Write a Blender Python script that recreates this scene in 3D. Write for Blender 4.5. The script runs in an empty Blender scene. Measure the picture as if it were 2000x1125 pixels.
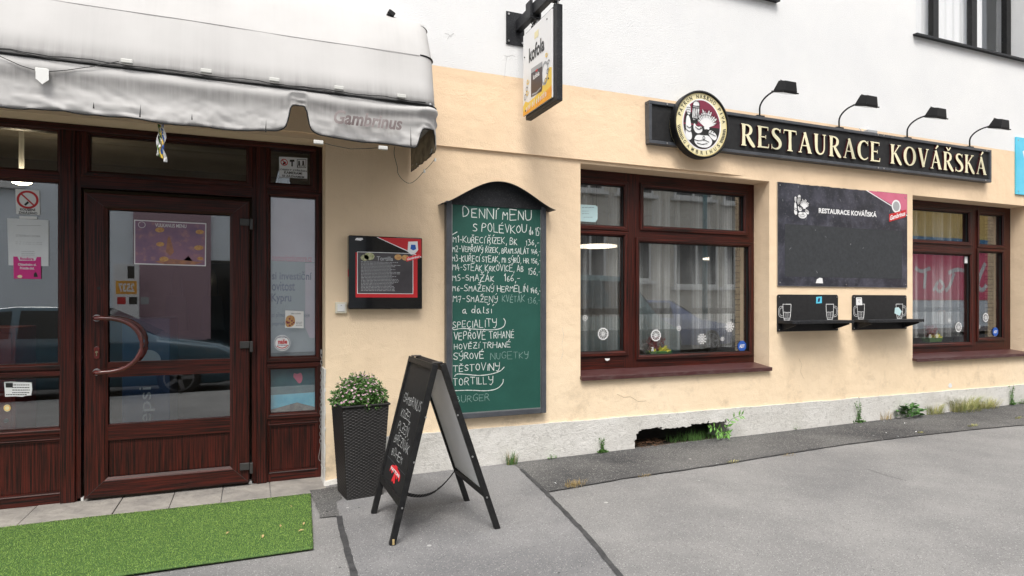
import bpy, bmesh, math, random, unicodedata
from mathutils import Vector, Matrix, noise
random.seed(7)
R = random.Random(11)
# ---------------------------------------------------------------- camera
F = 1230.0; D = 5.0; H = 1.38; TH = math.atan((1000 - 490) / F)
scene = bpy.context.scene
col = scene.collection
cam = bpy.data.objects.new('camera', bpy.data.cameras.new('camera'))
col.objects.link(cam); scene.camera = cam
cam.location = (0, -D, H); cam.rotation_euler = (math.radians(90), 0, -TH)
cam.data.sensor_width = 36; cam.data.lens = 36 * F / 2000; cam.data.shift_y = 28.5 / 2000
cam.data.clip_start = .05; cam.data.clip_end = 1500
# ---------------------------------------------------------------- light
SUN_EL, SUN_AZ = 58, 205      # azimuth clockwise from +Y
w = bpy.data.worlds.new('World'); scene.world = w; w.use_nodes = True
nt = w.node_tree; nt.nodes.clear()
sky = nt.nodes.new('ShaderNodeTexSky'); sky.sky_type = 'NISHITA'; sky.sun_disc = False
sky.sun_elevation = math.radians(SUN_EL); sky.sun_rotation = math.radians(SUN_AZ)
sky.air_density = 1.0; sky.dust_density = 4.0
hs = nt.nodes.new('ShaderNodeHueSaturation'); hs.inputs['Saturation'].default_value = .22
mxw = nt.nodes.new('ShaderNodeMix'); mxw.data_type = 'RGBA'; mxw.inputs[0].default_value = .45
mxw.inputs[7].default_value = (10, 10, 10.2, 1)
bg = nt.nodes.new('ShaderNodeBackground'); bg.inputs['Strength'].default_value = .12
wo = nt.nodes.new('ShaderNodeOutputWorld')
nt.links.new(sky.outputs[0], hs.inputs['Color']); nt.links.new(hs.outputs[0], mxw.inputs[6])
nt.links.new(mxw.outputs[2], bg.inputs['Color']); nt.links.new(bg.outputs[0], wo.inputs[0])
sun = bpy.data.objects.new('sun', bpy.data.lights.new('sun', 'SUN')); col.objects.link(sun)
sun.data.energy = 1.75; sun.data.angle = math.radians(24); sun.data.color = (1, .955, .89)
a, e = math.radians(SUN_AZ), math.radians(SUN_EL)
sdir = Vector((math.sin(a) * math.cos(e), math.cos(a) * math.cos(e), math.sin(e)))
sun.rotation_euler = sdir.to_track_quat('Z', 'Y').to_euler()
scene.view_settings.view_transform = 'Standard'; scene.view_settings.look = 'None'
scene.view_settings.gamma = 1; scene.view_settings.exposure = 0.80
scene.render.engine = 'CYCLES'
scene.cycles.transparent_max_bounces = 24; scene.cycles.max_bounces = 8
scene.cycles.use_denoising = True

# ---------------------------------------------------------------- helpers
def P(px, py, Y=0.0, Z=None):
    """point of the place seen at photo pixel (px, py) on the plane y=Y or z=Z"""
    k = (px - 1000) / F; u = (591 - py) / F
    d = (math.sin(TH) + k * math.cos(TH), math.cos(TH) - k * math.sin(TH), u)
    t = (Y + D) / d[1] if Z is None else (Z - H) / u
    return Vector((d[0] * t, -D + d[1] * t, H + u * t))
def PX(px, Y=0.0): return P(px, 591, Y).x
def PZ(px, py, Y=0.0): return P(px, py, Y).z
def gz(x): return .01 * (max(-60, min(80, x)) - 1.7)
def G(px, py):
    """ground point seen at pixel"""
    z = 0
    for _ in range(4):
        p = P(px, py, Z=z); z = gz(p.x)
    return Vector((p.x, p.y, z))
def lin(r, g, b):
    f = lambda c: ((c / 255 + .055) / 1.055) ** 2.4 if c > 10 else c / 255 / 12.92
    return (f(r), f(g), f(b))

M = {}
def mat(name, c, rough=.6, c2=None, scale=5.0, c3=None, spots=0, spot_scale=300, bump=0, bump_scale=60, metal=0, spec=.5,
        detail=6, stretch=(1, 1, 1), emit=None, est=1, contrast=(.35, .65), coat=0, alpha=None, sheen=0):
    m = bpy.data.materials.new(name); m.use_nodes = True
    n = m.node_tree; b = n.nodes['Principled BSDF']; L = n.links.new
    b.inputs['Roughness'].default_value = rough; b.inputs['Metallic'].default_value = metal
    b.inputs['Specular IOR Level'].default_value = spec; b.inputs['Coat Weight'].default_value = coat
    b.inputs['Base Color'].default_value = (*c, 1)
    if c2 or bump or spots:
        tc = n.nodes.new('ShaderNodeTexCoord'); mp = n.nodes.new('ShaderNodeMapping')
        mp.inputs['Scale'].default_value = stretch; L(tc.outputs['Object'], mp.inputs[0])
    cur = None
    if c2:
        no = n.nodes.new('ShaderNodeTexNoise'); no.inputs['Scale'].default_value = scale; no.inputs['Detail'].default_value = detail
        no.inputs['Roughness'].default_value = .65
        L(mp.outputs[0], no.inputs['Vector'])
        cr = n.nodes.new('ShaderNodeValToRGB'); cr.color_ramp.elements[0].position = contrast[0]; cr.color_ramp.elements[1].position = contrast[1]
        cr.color_ramp.elements[0].color = (*c, 1); cr.color_ramp.elements[1].color = (*c2, 1)
        L(no.outputs['Fac'], cr.inputs[0]); cur = cr.outputs[0]
    if spots:
        n2 = n.nodes.new('ShaderNodeTexNoise'); n2.inputs['Scale'].default_value = spot_scale; n2.inputs['Detail'].default_value = 2
        L(tc.outputs['Object'], n2.inputs['Vector'])
        r2 = n.nodes.new('ShaderNodeValToRGB'); r2.color_ramp.elements[0].position = .5 - spots * .0; r2.color_ramp.elements[0].color = (0, 0, 0, 1)
        r2.color_ramp.elements[0].position = .56; r2.color_ramp.elements[1].position = .7
        L(n2.outputs['Fac'], r2.inputs[0])
        mx = n.nodes.new('ShaderNodeMix'); mx.data_type = 'RGBA'
        mul = n.nodes.new('ShaderNodeMath'); mul.operation = 'MULTIPLY'; mul.inputs[1].default_value = spots
        L(r2.outputs[0], mul.inputs[0]); L(mul.outputs[0], mx.inputs[0])
        if cur: L(cur, mx.inputs[6])
        else: mx.inputs[6].default_value = (*c, 1)
        mx.inputs[7].default_value = (*(c3 or (.5, .5, .5)), 1); cur = mx.outputs[2]
    if cur: L(cur, b.inputs['Base Color'])
    if bump:
        n3 = n.nodes.new('ShaderNodeTexNoise'); n3.inputs['Scale'].default_value = bump_scale; n3.inputs['Detail'].default_value = 5
        L(mp.outputs[0], n3.inputs['Vector'])
        bp = n.nodes.new('ShaderNodeBump'); bp.inputs['Strength'].default_value = min(1, bump); bp.inputs['Distance'].default_value = .01 * max(1, bump)
        L(n3.outputs['Fac'], bp.inputs['Height']); L(bp.outputs[0], b.inputs['Normal'])
    if emit:
        b.inputs['Emission Color'].default_value = (*emit, 1); b.inputs['Emission Strength'].default_value = est
    M[name] = m; return m
def nodes(m): return m.node_tree, m.node_tree.nodes['Principled BSDF']
def N(n, t, **kw):
    x = n.nodes.new(t)
    for k, v in kw.items():
        if k.startswith('i_'):
            key = k[2:]; key = int(key) if key.isdigit() else key.replace('_', ' ')
            x.inputs[key].default_value = v
        else: setattr(x, k, v)
    return x

mat('white_plaster', (.78, .78, .775), .9, (.72, .725, .73), .9, bump=.6, bump_scale=120, detail=9)
mat('plinth_plaster', (.67, .655, .625), .95, (.56, .545, .51), 2.5, (.30, .29, .27), .35, 30, bump=.6, bump_scale=95, detail=9)
mat('tar', (.028, .028, .03), .8, (.06, .06, .062), 14, bump=.5, bump_scale=120)
mat('road_asphalt', (.06, .06, .062), .9, (.045, .045, .046), 1, (.2, .2, .2), .4, 150, bump=.5, bump_scale=120)
mat('stone_tile', (.36, .335, .30), .8, (.22, .205, .19), 3.5, bump=1.6, bump_scale=16, detail=9)
mat('grout', (.25, .24, .23), .95)
mat('black_metal', (.010, .011, .013), .5, (.018, .019, .022), 9, spec=.3, spots=.15, c3=(.2, .2, .2), spot_scale=120)
mat('black_paint', (.008, .008, .009), .5, (.018, .018, .018), 25, spec=.28, bump=.2, bump_scale=60)
mat('black_plastic', (.007, .007, .008), .45, spec=.3)
mat('gloss_black', (.005, .005, .006), .08, coat=.25, spec=.35)
mat('sign_black', (.014, .014, .015), .6, (.022, .022, .023), 30, spec=.3)
mat('charcoal_frame', (.05, .055, .065), .4, (.075, .08, .09), 12)
mat('cream_letter', (.84, .78, .54), .55, (.80, .74, .50), 8)
mat('oxblood', (.06, .006, .008), .5)
mat('gold', (.62, .50, .20), .45, (.72, .62, .33), 6, metal=0)
mat('white_print', (.78, .78, .78), .5)
mat('grey_print', (.35, .36, .37), .5)
mat('black_print', (.012, .012, .012), .5)
mat('maroon_print', (.20, .02, .05), .5)
mat('red_print', (.52, .015, .02), .45)
mat('red_bright', (.75, .03, .04), .5)
mat('pink_print', (.62, .16, .25), .5, (.55, .12, .2), 4)
mat('magenta_print', (.62, .02, .22), .4)
mat('navy_print', (.006, .015, .08), .5)
mat('blue_print', (.02, .10, .42), .4)
mat('orange_print', (.80, .30, .02), .5, (.85, .45, .04), 12)
mat('yellow_print', (.80, .55, .08), .5)
mat('cola_print', (.03, .012, .014), .3)
mat('cream_print', (.78, .70, .42), .5)
mat('paper', (.74, .76, .78), .7, (.68, .70, .73), 6)
mat('pale_blue_paper', (.50, .68, .70), .7)
mat('chalk_green', (.004, .062, .045), .65, (.008, .078, .058), 3, (.04, .13, .105), .3, 240, detail=9)
mat('chalk', (.72, .74, .72), .9, (.32, .42, .39), 260, contrast=(.42, .72))
mat('chalk_faint', (.10, .22, .19), .9, (.35, .45, .42), 180, contrast=(.35, .75))
mat('chalk_on_black', (.55, .56, .56), .9, (.22, .22, .22), 200, contrast=(.5, .75))
mat('slate_print', (.022, .025, .028), .75, (.034, .037, .042), 30, (.1, .1, .1), .2, 300)
mat('poster_print', (.022, .024, .034), .35, (.085, .085, .115), 3.5, (.3, .3, .33), .12, 45, detail=4, contrast=(.45, .75))
mat('fabric_inside', (.30, .25, .17), .9, (.16, .12, .08), 14)
mat('light_bulb_lit', (1, .9, .7), .5, emit=(1, .83, .55), est=30)
mat('lamp_disc_lit', (1, .9, .7), .5, emit=(1, .86, .66), est=1.7)
mat('wicker', (.010, .009, .009), .42, (.022, .02, .019), 40)
mat('soil', (.04, .03, .02), 1)
mat('mahogany_v', (.078, .013, .008), .42, (.008, .005, .004), 5, stretch=(26, 26, .5), bump=.12, bump_scale=30, detail=8, contrast=(.40, .60), spec=.28)
mat('mahogany_h', (.078, .013, .008), .42, (.008, .005, .004), 5, stretch=(.5, 26, 26), bump=.12, bump_scale=30, detail=8, contrast=(.40, .60), spec=.28)
mat('handle_brown', (.16, .025, .02), .22, (.06, .015, .012), 6, coat=.6)
mat('hinge_metal', (.045, .043, .042), .4)
mat('brass', (.30, .24, .15), .35, metal=.8)
mat('steel', (.45, .45, .45), .35, metal=.9)
mat('rubber_seal', (.008, .008, .008), .6)
mat('white_plastic', (.72, .72, .70), .4)
mat('clip_plastic', (.58, .58, .55), .45)
mat('switch_plastic', (.70, .66, .54), .4)
mat('sill_wood', (.06, .018, .018), .4, (.12, .08, .075), 9, stretch=(1, 8, 3), contrast=(.45, .8))
mat('room_dark', (.05, .045, .04), .9)
mat('room_wall', (.42, .38, .32), .9, (.34, .3, .26), 3)
mat('interior_stone', (.40, .33, .21), .9, (.16, .13, .09), 16, bump=1.5, bump_scale=40)
mat('fridge_blue', (.01, .05, .14), .4)
mat('fridge_text', (.45, .55, .62), .5)
mat('cabinet_red', (.22, .02, .015), .5)
mat('leaf_green', (.06, .15, .03), .55, (.12, .24, .06), 30)
mat('leaf_dark', (.05, .14, .03), .5, (.09, .21, .05), 20)
mat('leaf_bright', (.12, .30, .05), .5, (.17, .36, .07), 14)
mat('leaf_yellow', (.55, .50, .04), .5)
mat('grass_dry', (.50, .38, .18), .8, (.36, .26, .11), 30)
mat('grass_mixed', (.24, .30, .09), .7, (.48, .43, .20), 12)
mat('twig', (.14, .075, .04), .9)
mat('heather', (.22, .05, .05), .8)
mat('petal_pink', (.56, .34, .43), .7, (.70, .55, .60), 40)
mat('petal_core', (.35, .10, .18), .8)
mat('turf', (.06, .13, .025), .8, (.035, .08, .015), 40, detail=9)
mat('turf_blade', (.38, .53, .13), .8, (.20, .34, .07), 45, detail=9)
mat('turf_backing', (.05, .16, .02), .9)
mat('skin', (.42, .26, .19), .5); mat('hair_grey', (.10, .09, .08), .9); mat('jacket_dark', (.03, .032, .036), .9); mat('cap_dark', (.045, .043, .04), .9)
mat('grey_back', (.85, .85, .85), .5, (.80, .81, .81), 5, spots=.25, c3=(.7, .7, .7), spot_scale=300)
mat('cyan_print', (.07, .50, .72), .4, (.12, .58, .78), 3)
mat('car_blue', (.05, .09, .24), .18, coat=1); mat('car_teal', (.03, .13, .15), .25, coat=1); mat('car_steel', (.06, .12, .16), .18, coat=1)
mat('car_glass', (.01, .014, .016), .04); mat('tyre', (.015, .015, .015), .8); mat('rim', (.3, .3, .31), .3, metal=.8)
mat('facade_grey', (.62, .59, .52), .9, (.54, .51, .45), 1); mat('facade_white', (.80, .85, .90), .9, (.74, .79, .83), 1)
mat('facade_yellow', (.80, .56, .20), .9, (.70, .47, .16), 1.4); mat('mauve', (.38, .25, .29), .6); mat('banner_pink', (.85, .12, .22), .6)
mat('roof_tile', (.12, .05, .035), .9); mat('far_pane', (.015, .018, .02), .08); mat('far_frame', (.70, .70, .68), .5); mat('sky_blue_trim', (.06, .22, .42), .6)
mat('pole_teal', (.06, .16, .18), .5); mat('kerb_stone', (.3, .3, .3), .9, (.22, .22, .22), 9)
mat('poster_purple', (.17, .11, .20), .35, (.34, .17, .22), 5, (.55, .3, .2), .3, 20, contrast=(.3, .7))
mat('food_tan', (.6, .38, .14), .6, (.45, .2, .08), 60); mat('food_green', (.2, .26, .08), .6, (.55, .5, .35), 70)
mat('menu_dark', (.05, .045, .05), .3, (.085, .08, .085), 3)
mat('clear_tape', (.5, .5, .48), .3)
mat('teal_photo', (.02, .08, .11), .4, (.04, .13, .15), 6); mat('water_photo', (.06, .36, .55), .4, (.12, .48, .62), 9); mat('rock_photo', (.2, .19, .17), .6, (.08, .08, .08), 30)
mat('poster_grey', (.23, .26, .28), .4, (.27, .30, .32), 3); mat('lilac_print', (.46, .35, .42), .4, (.54, .46, .52), 2)
mat('cobweb_grey', (.45, .45, .44), .9)

def asphalt(name, c, c2, light, dark, sc=120, dens=.5):
    m = mat(name, c, .95, spec=.2); n, b = nodes(m); L = n.links.new; tc = N(n, 'ShaderNodeTexCoord')
    big = N(n, 'ShaderNodeTexNoise', i_Scale=.8, i_Detail=9.0, i_Roughness=.62); L(tc.outputs['Object'], big.inputs['Vector'])
    r = N(n, 'ShaderNodeValToRGB'); r.color_ramp.elements[0].position = .36; r.color_ramp.elements[1].position = .62; r.color_ramp.elements[0].color = (*c2, 1); r.color_ramp.elements[1].color = (*c, 1); L(big.outputs[0], r.inputs[0])
    fine = N(n, 'ShaderNodeTexNoise', i_Scale=420.0, i_Detail=2.0); L(tc.outputs['Object'], fine.inputs['Vector'])
    fm = N(n, 'ShaderNodeMapRange', i_1=.3, i_2=.7, i_3=.72, i_4=1.28); L(fine.outputs[0], fm.inputs[0])
    hs_ = N(n, 'ShaderNodeHueSaturation'); L(r.outputs[0], hs_.inputs['Color']); L(fm.outputs[0], hs_.inputs['Value']); cur = hs_.outputs[0]
    def specks(scale, rad, ch, lo, hi, colr, cur):
        v = N(n, 'ShaderNodeTexVoronoi', i_Scale=scale); L(tc.outputs['Object'], v.inputs['Vector']); sp = N(n, 'ShaderNodeSeparateColor'); L(v.outputs['Color'], sp.inputs[0])
        a = N(n, 'ShaderNodeMath', operation='LESS_THAN', i_1=rad); L(v.outputs['Distance'], a.inputs[0])
        q = N(n, 'ShaderNodeMapRange', i_1=lo, i_2=hi); L(sp.outputs[ch], q.inputs[0])
        k = N(n, 'ShaderNodeMath', operation='MULTIPLY'); L(a.outputs[0], k.inputs[0]); L(q.outputs[0], k.inputs[1])
        mx = N(n, 'ShaderNodeMix', data_type='RGBA', i_7=(*colr, 1)); L(k.outputs[0], mx.inputs[0]); L(cur, mx.inputs[6]); return mx.outputs[2]
    cur = specks(sc, .38, 0, 1 - dens, 1.0, light, cur); cur = specks(sc * .8, .33, 1, 1 - dens, 1.0, dark, cur); cur = specks(7, .055, 2, .6, .8, dark, cur); cur = specks(3.1, .05, 0, .75, .8, light, cur)
    L(cur, b.inputs['Base Color'])
    bp = N(n, 'ShaderNodeBump', i_Strength=.7, i_Distance=.006); g = N(n, 'ShaderNodeTexNoise', i_Scale=sc * 1.1, i_Detail=4.0); L(tc.outputs['Object'], g.inputs['Vector']); L(g.outputs[0], bp.inputs['Height']); L(bp.outputs[0], b.inputs['Normal'])
asphalt('asphalt_slab', (.245, .24, .235), (.17, .168, .168), (.40, .395, .38), (.09, .09, .09), 120, .34)
asphalt('asphalt_middle', (.225, .222, .222), (.135, .135, .14), (.38, .375, .37), (.08, .08, .082), 120, .34)
asphalt('asphalt_dark', (.13, .128, .125), (.055, .055, .057), (.34, .33, .31), (.02, .02, .02), 95, .42)
# beige render: warm paint, patchy stains and scuffs low down
def beige():
    m = mat('beige_plaster', (.70, .50, .315), .9); n, b = nodes(m); L = n.links.new
    tc = N(n, 'ShaderNodeTexCoord'); sp = N(n, 'ShaderNodeSeparateXYZ'); L(tc.outputs['Object'], sp.inputs[0])
    a = N(n, 'ShaderNodeTexNoise', i_Scale=.9, i_Detail=8.0); L(tc.outputs['Object'], a.inputs['Vector'])
    r = N(n, 'ShaderNodeValToRGB'); r.color_ramp.elements[0].position = .3; r.color_ramp.elements[1].position = .7
    r.color_ramp.elements[0].color = (.83, .655, .45, 1); r.color_ramp.elements[1].color = (.87, .71, .51, 1); L(a.outputs[0], r.inputs[0])
    # colour runs yellower above, paler below
    mr = N(n, 'ShaderNodeMapRange', i_1=.3, i_2=3.3); L(sp.outputs['Z'], mr.inputs[0])
    mx0 = N(n, 'ShaderNodeMix', data_type='RGBA', i_7=(.80, .565, .365, 1)); L(r.outputs[0], mx0.inputs[6])
    ml = N(n, 'ShaderNodeMath', operation='MULTIPLY', i_1=.6); L(mr.outputs[0], ml.inputs[0]); L(ml.outputs[0], mx0.inputs[0])
    # dirt
    d = N(n, 'ShaderNodeTexNoise', i_Scale=3.1, i_Detail=10.0, i_Roughness=.75); L(tc.outputs['Object'], d.inputs['Vector'])
    dr = N(n, 'ShaderNodeMapRange', i_1=.53, i_2=.75); L(d.outputs[0], dr.inputs[0])
    lo = N(n, 'ShaderNodeMapRange', i_1=.95, i_2=.3, i_3=.10, i_4=.75); L(sp.outputs['Z'], lo.inputs[0])
    mu = N(n, 'ShaderNodeMath', operation='MULTIPLY'); L(dr.outputs[0], mu.inputs[0]); L(lo.outputs[0], mu.inputs[1])
    mx = N(n, 'ShaderNodeMix', data_type='RGBA', i_7=(.34, .26, .17, 1)); L(mu.outputs[0], mx.inputs[0]); L(mx0.outputs[2], mx.inputs[6])
    ms = N(n, 'ShaderNodeMapping', i_Scale=(7, 1, .35)); L(tc.outputs['Object'], ms.inputs[0]); s = N(n, 'ShaderNodeTexNoise', i_Scale=1.4, i_Detail=7.0); L(ms.outputs[0], s.inputs['Vector'])
    sr_ = N(n, 'ShaderNodeMapRange', i_1=.52, i_2=.8, i_3=0.0, i_4=.08); L(s.outputs[0], sr_.inputs[0]); mx9 = N(n, 'ShaderNodeMix', data_type='RGBA', i_7=(.50, .36, .23, 1)); L(sr_.outputs[0], mx9.inputs[0]); L(mx.outputs[2], mx9.inputs[6])
    L(mx9.outputs[2], b.inputs['Base Color'])
    g = N(n, 'ShaderNodeTexNoise', i_Scale=130.0, i_Detail=4.0); L(tc.outputs['Object'], g.inputs['Vector'])
    g2 = N(n, 'ShaderNodeTexNoise', i_Scale=7.0, i_Detail=4.0); L(tc.outputs['Object'], g2.inputs['Vector'])
    ad = N(n, 'ShaderNodeMath', operation='MULTIPLY_ADD', i_1=3.0); L(g2.outputs[0], ad.inputs[0]); L(g.outputs[0], ad.inputs[2])
    bp = N(n, 'ShaderNodeBump', i_Strength=.5, i_Distance=.008); L(ad.outputs[0], bp.inputs['Height']); L(bp.outputs[0], b.inputs['Normal'])
beige()
# awning cloth: soot gathered above the piping and in streaks; valance roll band is soot plus painted fold shade
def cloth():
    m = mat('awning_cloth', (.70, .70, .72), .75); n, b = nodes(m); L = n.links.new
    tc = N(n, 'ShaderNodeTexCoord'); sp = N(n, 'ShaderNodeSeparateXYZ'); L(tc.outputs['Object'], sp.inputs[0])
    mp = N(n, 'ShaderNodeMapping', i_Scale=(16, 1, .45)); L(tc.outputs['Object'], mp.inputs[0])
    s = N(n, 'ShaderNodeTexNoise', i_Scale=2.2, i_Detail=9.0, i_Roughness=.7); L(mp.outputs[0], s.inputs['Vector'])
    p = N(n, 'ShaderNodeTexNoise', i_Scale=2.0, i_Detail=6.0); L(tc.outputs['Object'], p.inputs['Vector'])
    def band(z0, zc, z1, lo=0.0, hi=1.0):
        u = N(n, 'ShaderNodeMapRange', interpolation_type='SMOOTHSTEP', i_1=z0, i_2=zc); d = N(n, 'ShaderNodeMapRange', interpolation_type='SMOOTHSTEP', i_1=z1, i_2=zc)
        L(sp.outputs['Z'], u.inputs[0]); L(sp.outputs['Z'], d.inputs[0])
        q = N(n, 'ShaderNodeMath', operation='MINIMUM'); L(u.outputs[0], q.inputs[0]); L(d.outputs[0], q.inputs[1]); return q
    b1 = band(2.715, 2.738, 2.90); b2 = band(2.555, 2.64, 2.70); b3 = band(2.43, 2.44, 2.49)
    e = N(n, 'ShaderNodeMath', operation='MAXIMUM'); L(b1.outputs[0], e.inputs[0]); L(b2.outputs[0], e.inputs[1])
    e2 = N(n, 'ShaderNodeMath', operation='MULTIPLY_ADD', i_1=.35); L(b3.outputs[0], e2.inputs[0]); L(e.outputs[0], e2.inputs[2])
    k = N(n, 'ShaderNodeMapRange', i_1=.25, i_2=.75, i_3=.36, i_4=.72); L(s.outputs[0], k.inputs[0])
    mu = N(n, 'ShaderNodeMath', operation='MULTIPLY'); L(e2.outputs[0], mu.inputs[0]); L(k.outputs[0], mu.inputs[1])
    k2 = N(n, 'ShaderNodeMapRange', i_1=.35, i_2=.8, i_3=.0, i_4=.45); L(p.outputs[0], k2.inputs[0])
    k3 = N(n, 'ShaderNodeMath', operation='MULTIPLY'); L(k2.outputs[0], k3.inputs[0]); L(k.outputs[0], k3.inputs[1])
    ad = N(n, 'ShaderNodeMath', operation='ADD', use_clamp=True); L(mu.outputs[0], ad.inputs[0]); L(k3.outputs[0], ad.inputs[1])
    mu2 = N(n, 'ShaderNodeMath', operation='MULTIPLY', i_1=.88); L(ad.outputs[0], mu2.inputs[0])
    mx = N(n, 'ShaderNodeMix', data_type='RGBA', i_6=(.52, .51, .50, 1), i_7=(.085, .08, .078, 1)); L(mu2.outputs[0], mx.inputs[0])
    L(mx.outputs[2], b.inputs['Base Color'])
    g = N(n, 'ShaderNodeTexNoise', i_Scale=400.0); L(tc.outputs['Object'], g.inputs['Vector'])
    bp = N(n, 'ShaderNodeBump', i_Strength=.2, i_Distance=.002); L(g.outputs[0], bp.inputs['Height']); L(bp.outputs[0], b.inputs['Normal'])
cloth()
def glass(name, tint, mul, add):
    m = bpy.data.materials.new(name); m.use_nodes = True; n = m.node_tree; n.nodes.clear(); L = n.links.new
    o = N(n, 'ShaderNodeOutputMaterial'); mx = N(n, 'ShaderNodeMixShader'); t = N(n, 'ShaderNodeBsdfTransparent'); g = N(n, 'ShaderNodeBsdfGlossy')
    t.inputs[0].default_value = (*tint, 1); g.inputs['Roughness'].default_value = .004; g.inputs[0].default_value = (.95, .98, 1, 1)
    # Schlick reflectance from the angle, the same for both sides of the sheet
    ge = N(n, 'ShaderNodeNewGeometry'); dt = N(n, 'ShaderNodeVectorMath', operation='DOT_PRODUCT'); L(ge.outputs['Incoming'], dt.inputs[0]); L(ge.outputs['Normal'], dt.inputs[1])
    ab_ = N(n, 'ShaderNodeMath', operation='ABSOLUTE'); L(dt.outputs['Value'], ab_.inputs[0]); om = N(n, 'ShaderNodeMath', operation='SUBTRACT', i_0=1.0); L(ab_.outputs[0], om.inputs[1])
    pw5 = N(n, 'ShaderNodeMath', operation='POWER', i_1=5.0); L(om.outputs[0], pw5.inputs[0]); k = N(n, 'ShaderNodeMath', operation='MULTIPLY_ADD', use_clamp=True, i_1=mul, i_2=add)
    L(pw5.outputs[0], k.inputs[0]); L(k.outputs[0], mx.inputs[0]); L(t.outputs[0], mx.inputs[1]); L(g.outputs[0], mx.inputs[2]); L(mx.outputs[0], o.inputs[0])
    M[name] = m
glass('window_glass', (.985, .99, .988), .9, .135)
glass('upper_glass', (.99, .99, .99), .9, .05)
def sheer():
    m = bpy.data.materials.new('net_curtain'); m.use_nodes = True; n = m.node_tree; n.nodes.clear(); L = n.links.new; M['net_curtain'] = m
    o = N(n, 'ShaderNodeOutputMaterial'); mx = N(n, 'ShaderNodeMixShader'); t = N(n, 'ShaderNodeBsdfTransparent')
    df = N(n, 'ShaderNodeBsdfDiffuse', i_Color=(.88, .89, .89, 1)); tl = N(n, 'ShaderNodeBsdfTranslucent', i_Color=(.88, .89, .89, 1)); m2 = N(n, 'ShaderNodeMixShader', i_0=.35)
    L(df.outputs[0], m2.inputs[1]); L(tl.outputs[0], m2.inputs[2])
    tc = N(n, 'ShaderNodeTexCoord'); sp = N(n, 'ShaderNodeSeparateXYZ'); L(tc.outputs['Object'], sp.inputs[0])
    # plain weave, dark lace band, plain, wide lace border, hem
    r = N(n, 'ShaderNodeValToRGB'); r.color_ramp.interpolation = 'CONSTANT'
    mr = N(n, 'ShaderNodeMapRange', i_1=.8, i_2=1.5); L(sp.outputs['Z'], mr.inputs[0]); L(mr.outputs[0], r.inputs[0])
    vals = [(0, .95), (.05, .18), (.44, .32), (.66, .12), (.745, .21)]
    r.color_ramp.elements[0].position = 0; r.color_ramp.elements[0].color = (vals[0][1],) * 3 + (1,)
    r.color_ramp.elements[1].position = vals[1][0]; r.color_ramp.elements[1].color = (vals[1][1],) * 3 + (1,)
    for p, v in vals[2:]:
        el = r.color_ramp.elements.new(p); el.color = (v, v, v, 1)
    ck = N(n, 'ShaderNodeTexVoronoi', i_Scale=95.0); ck.inputs['Randomness'].default_value = .15; L(tc.outputs['Object'], ck.inputs['Vector'])
    cm = N(n, 'ShaderNodeMapRange', i_1=.2, i_2=.6, i_3=.55, i_4=1.6); L(ck.outputs['Distance'], cm.inputs[0])
    st = N(n, 'ShaderNodeMapping', i_Scale=(5, 0, .05)); L(tc.outputs['Object'], st.inputs[0]); sn = N(n, 'ShaderNodeTexNoise', i_Scale=1.6, i_Detail=3.0); L(st.outputs[0], sn.inputs['Vector'])
    sm = N(n, 'ShaderNodeMapRange', i_1=.45, i_2=.70, i_3=.65, i_4=2.6); L(sn.outputs[0], sm.inputs[0])
    k0 = N(n, 'ShaderNodeMath', operation='MULTIPLY'); L(r.outputs[0], k0.inputs[0]); L(sm.outputs[0], k0.inputs[1])
    k = N(n, 'ShaderNodeMath', operation='MULTIPLY', use_clamp=True); L(k0.outputs[0], k.inputs[0]); L(cm.outputs[0], k.inputs[1])
    L(k.outputs[0], mx.inputs[0]); L(t.outputs[0], mx.inputs[1]); L(m2.outputs[0], mx.inputs[2]); L(mx.outputs[0], o.inputs[0])
sheer()

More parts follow.
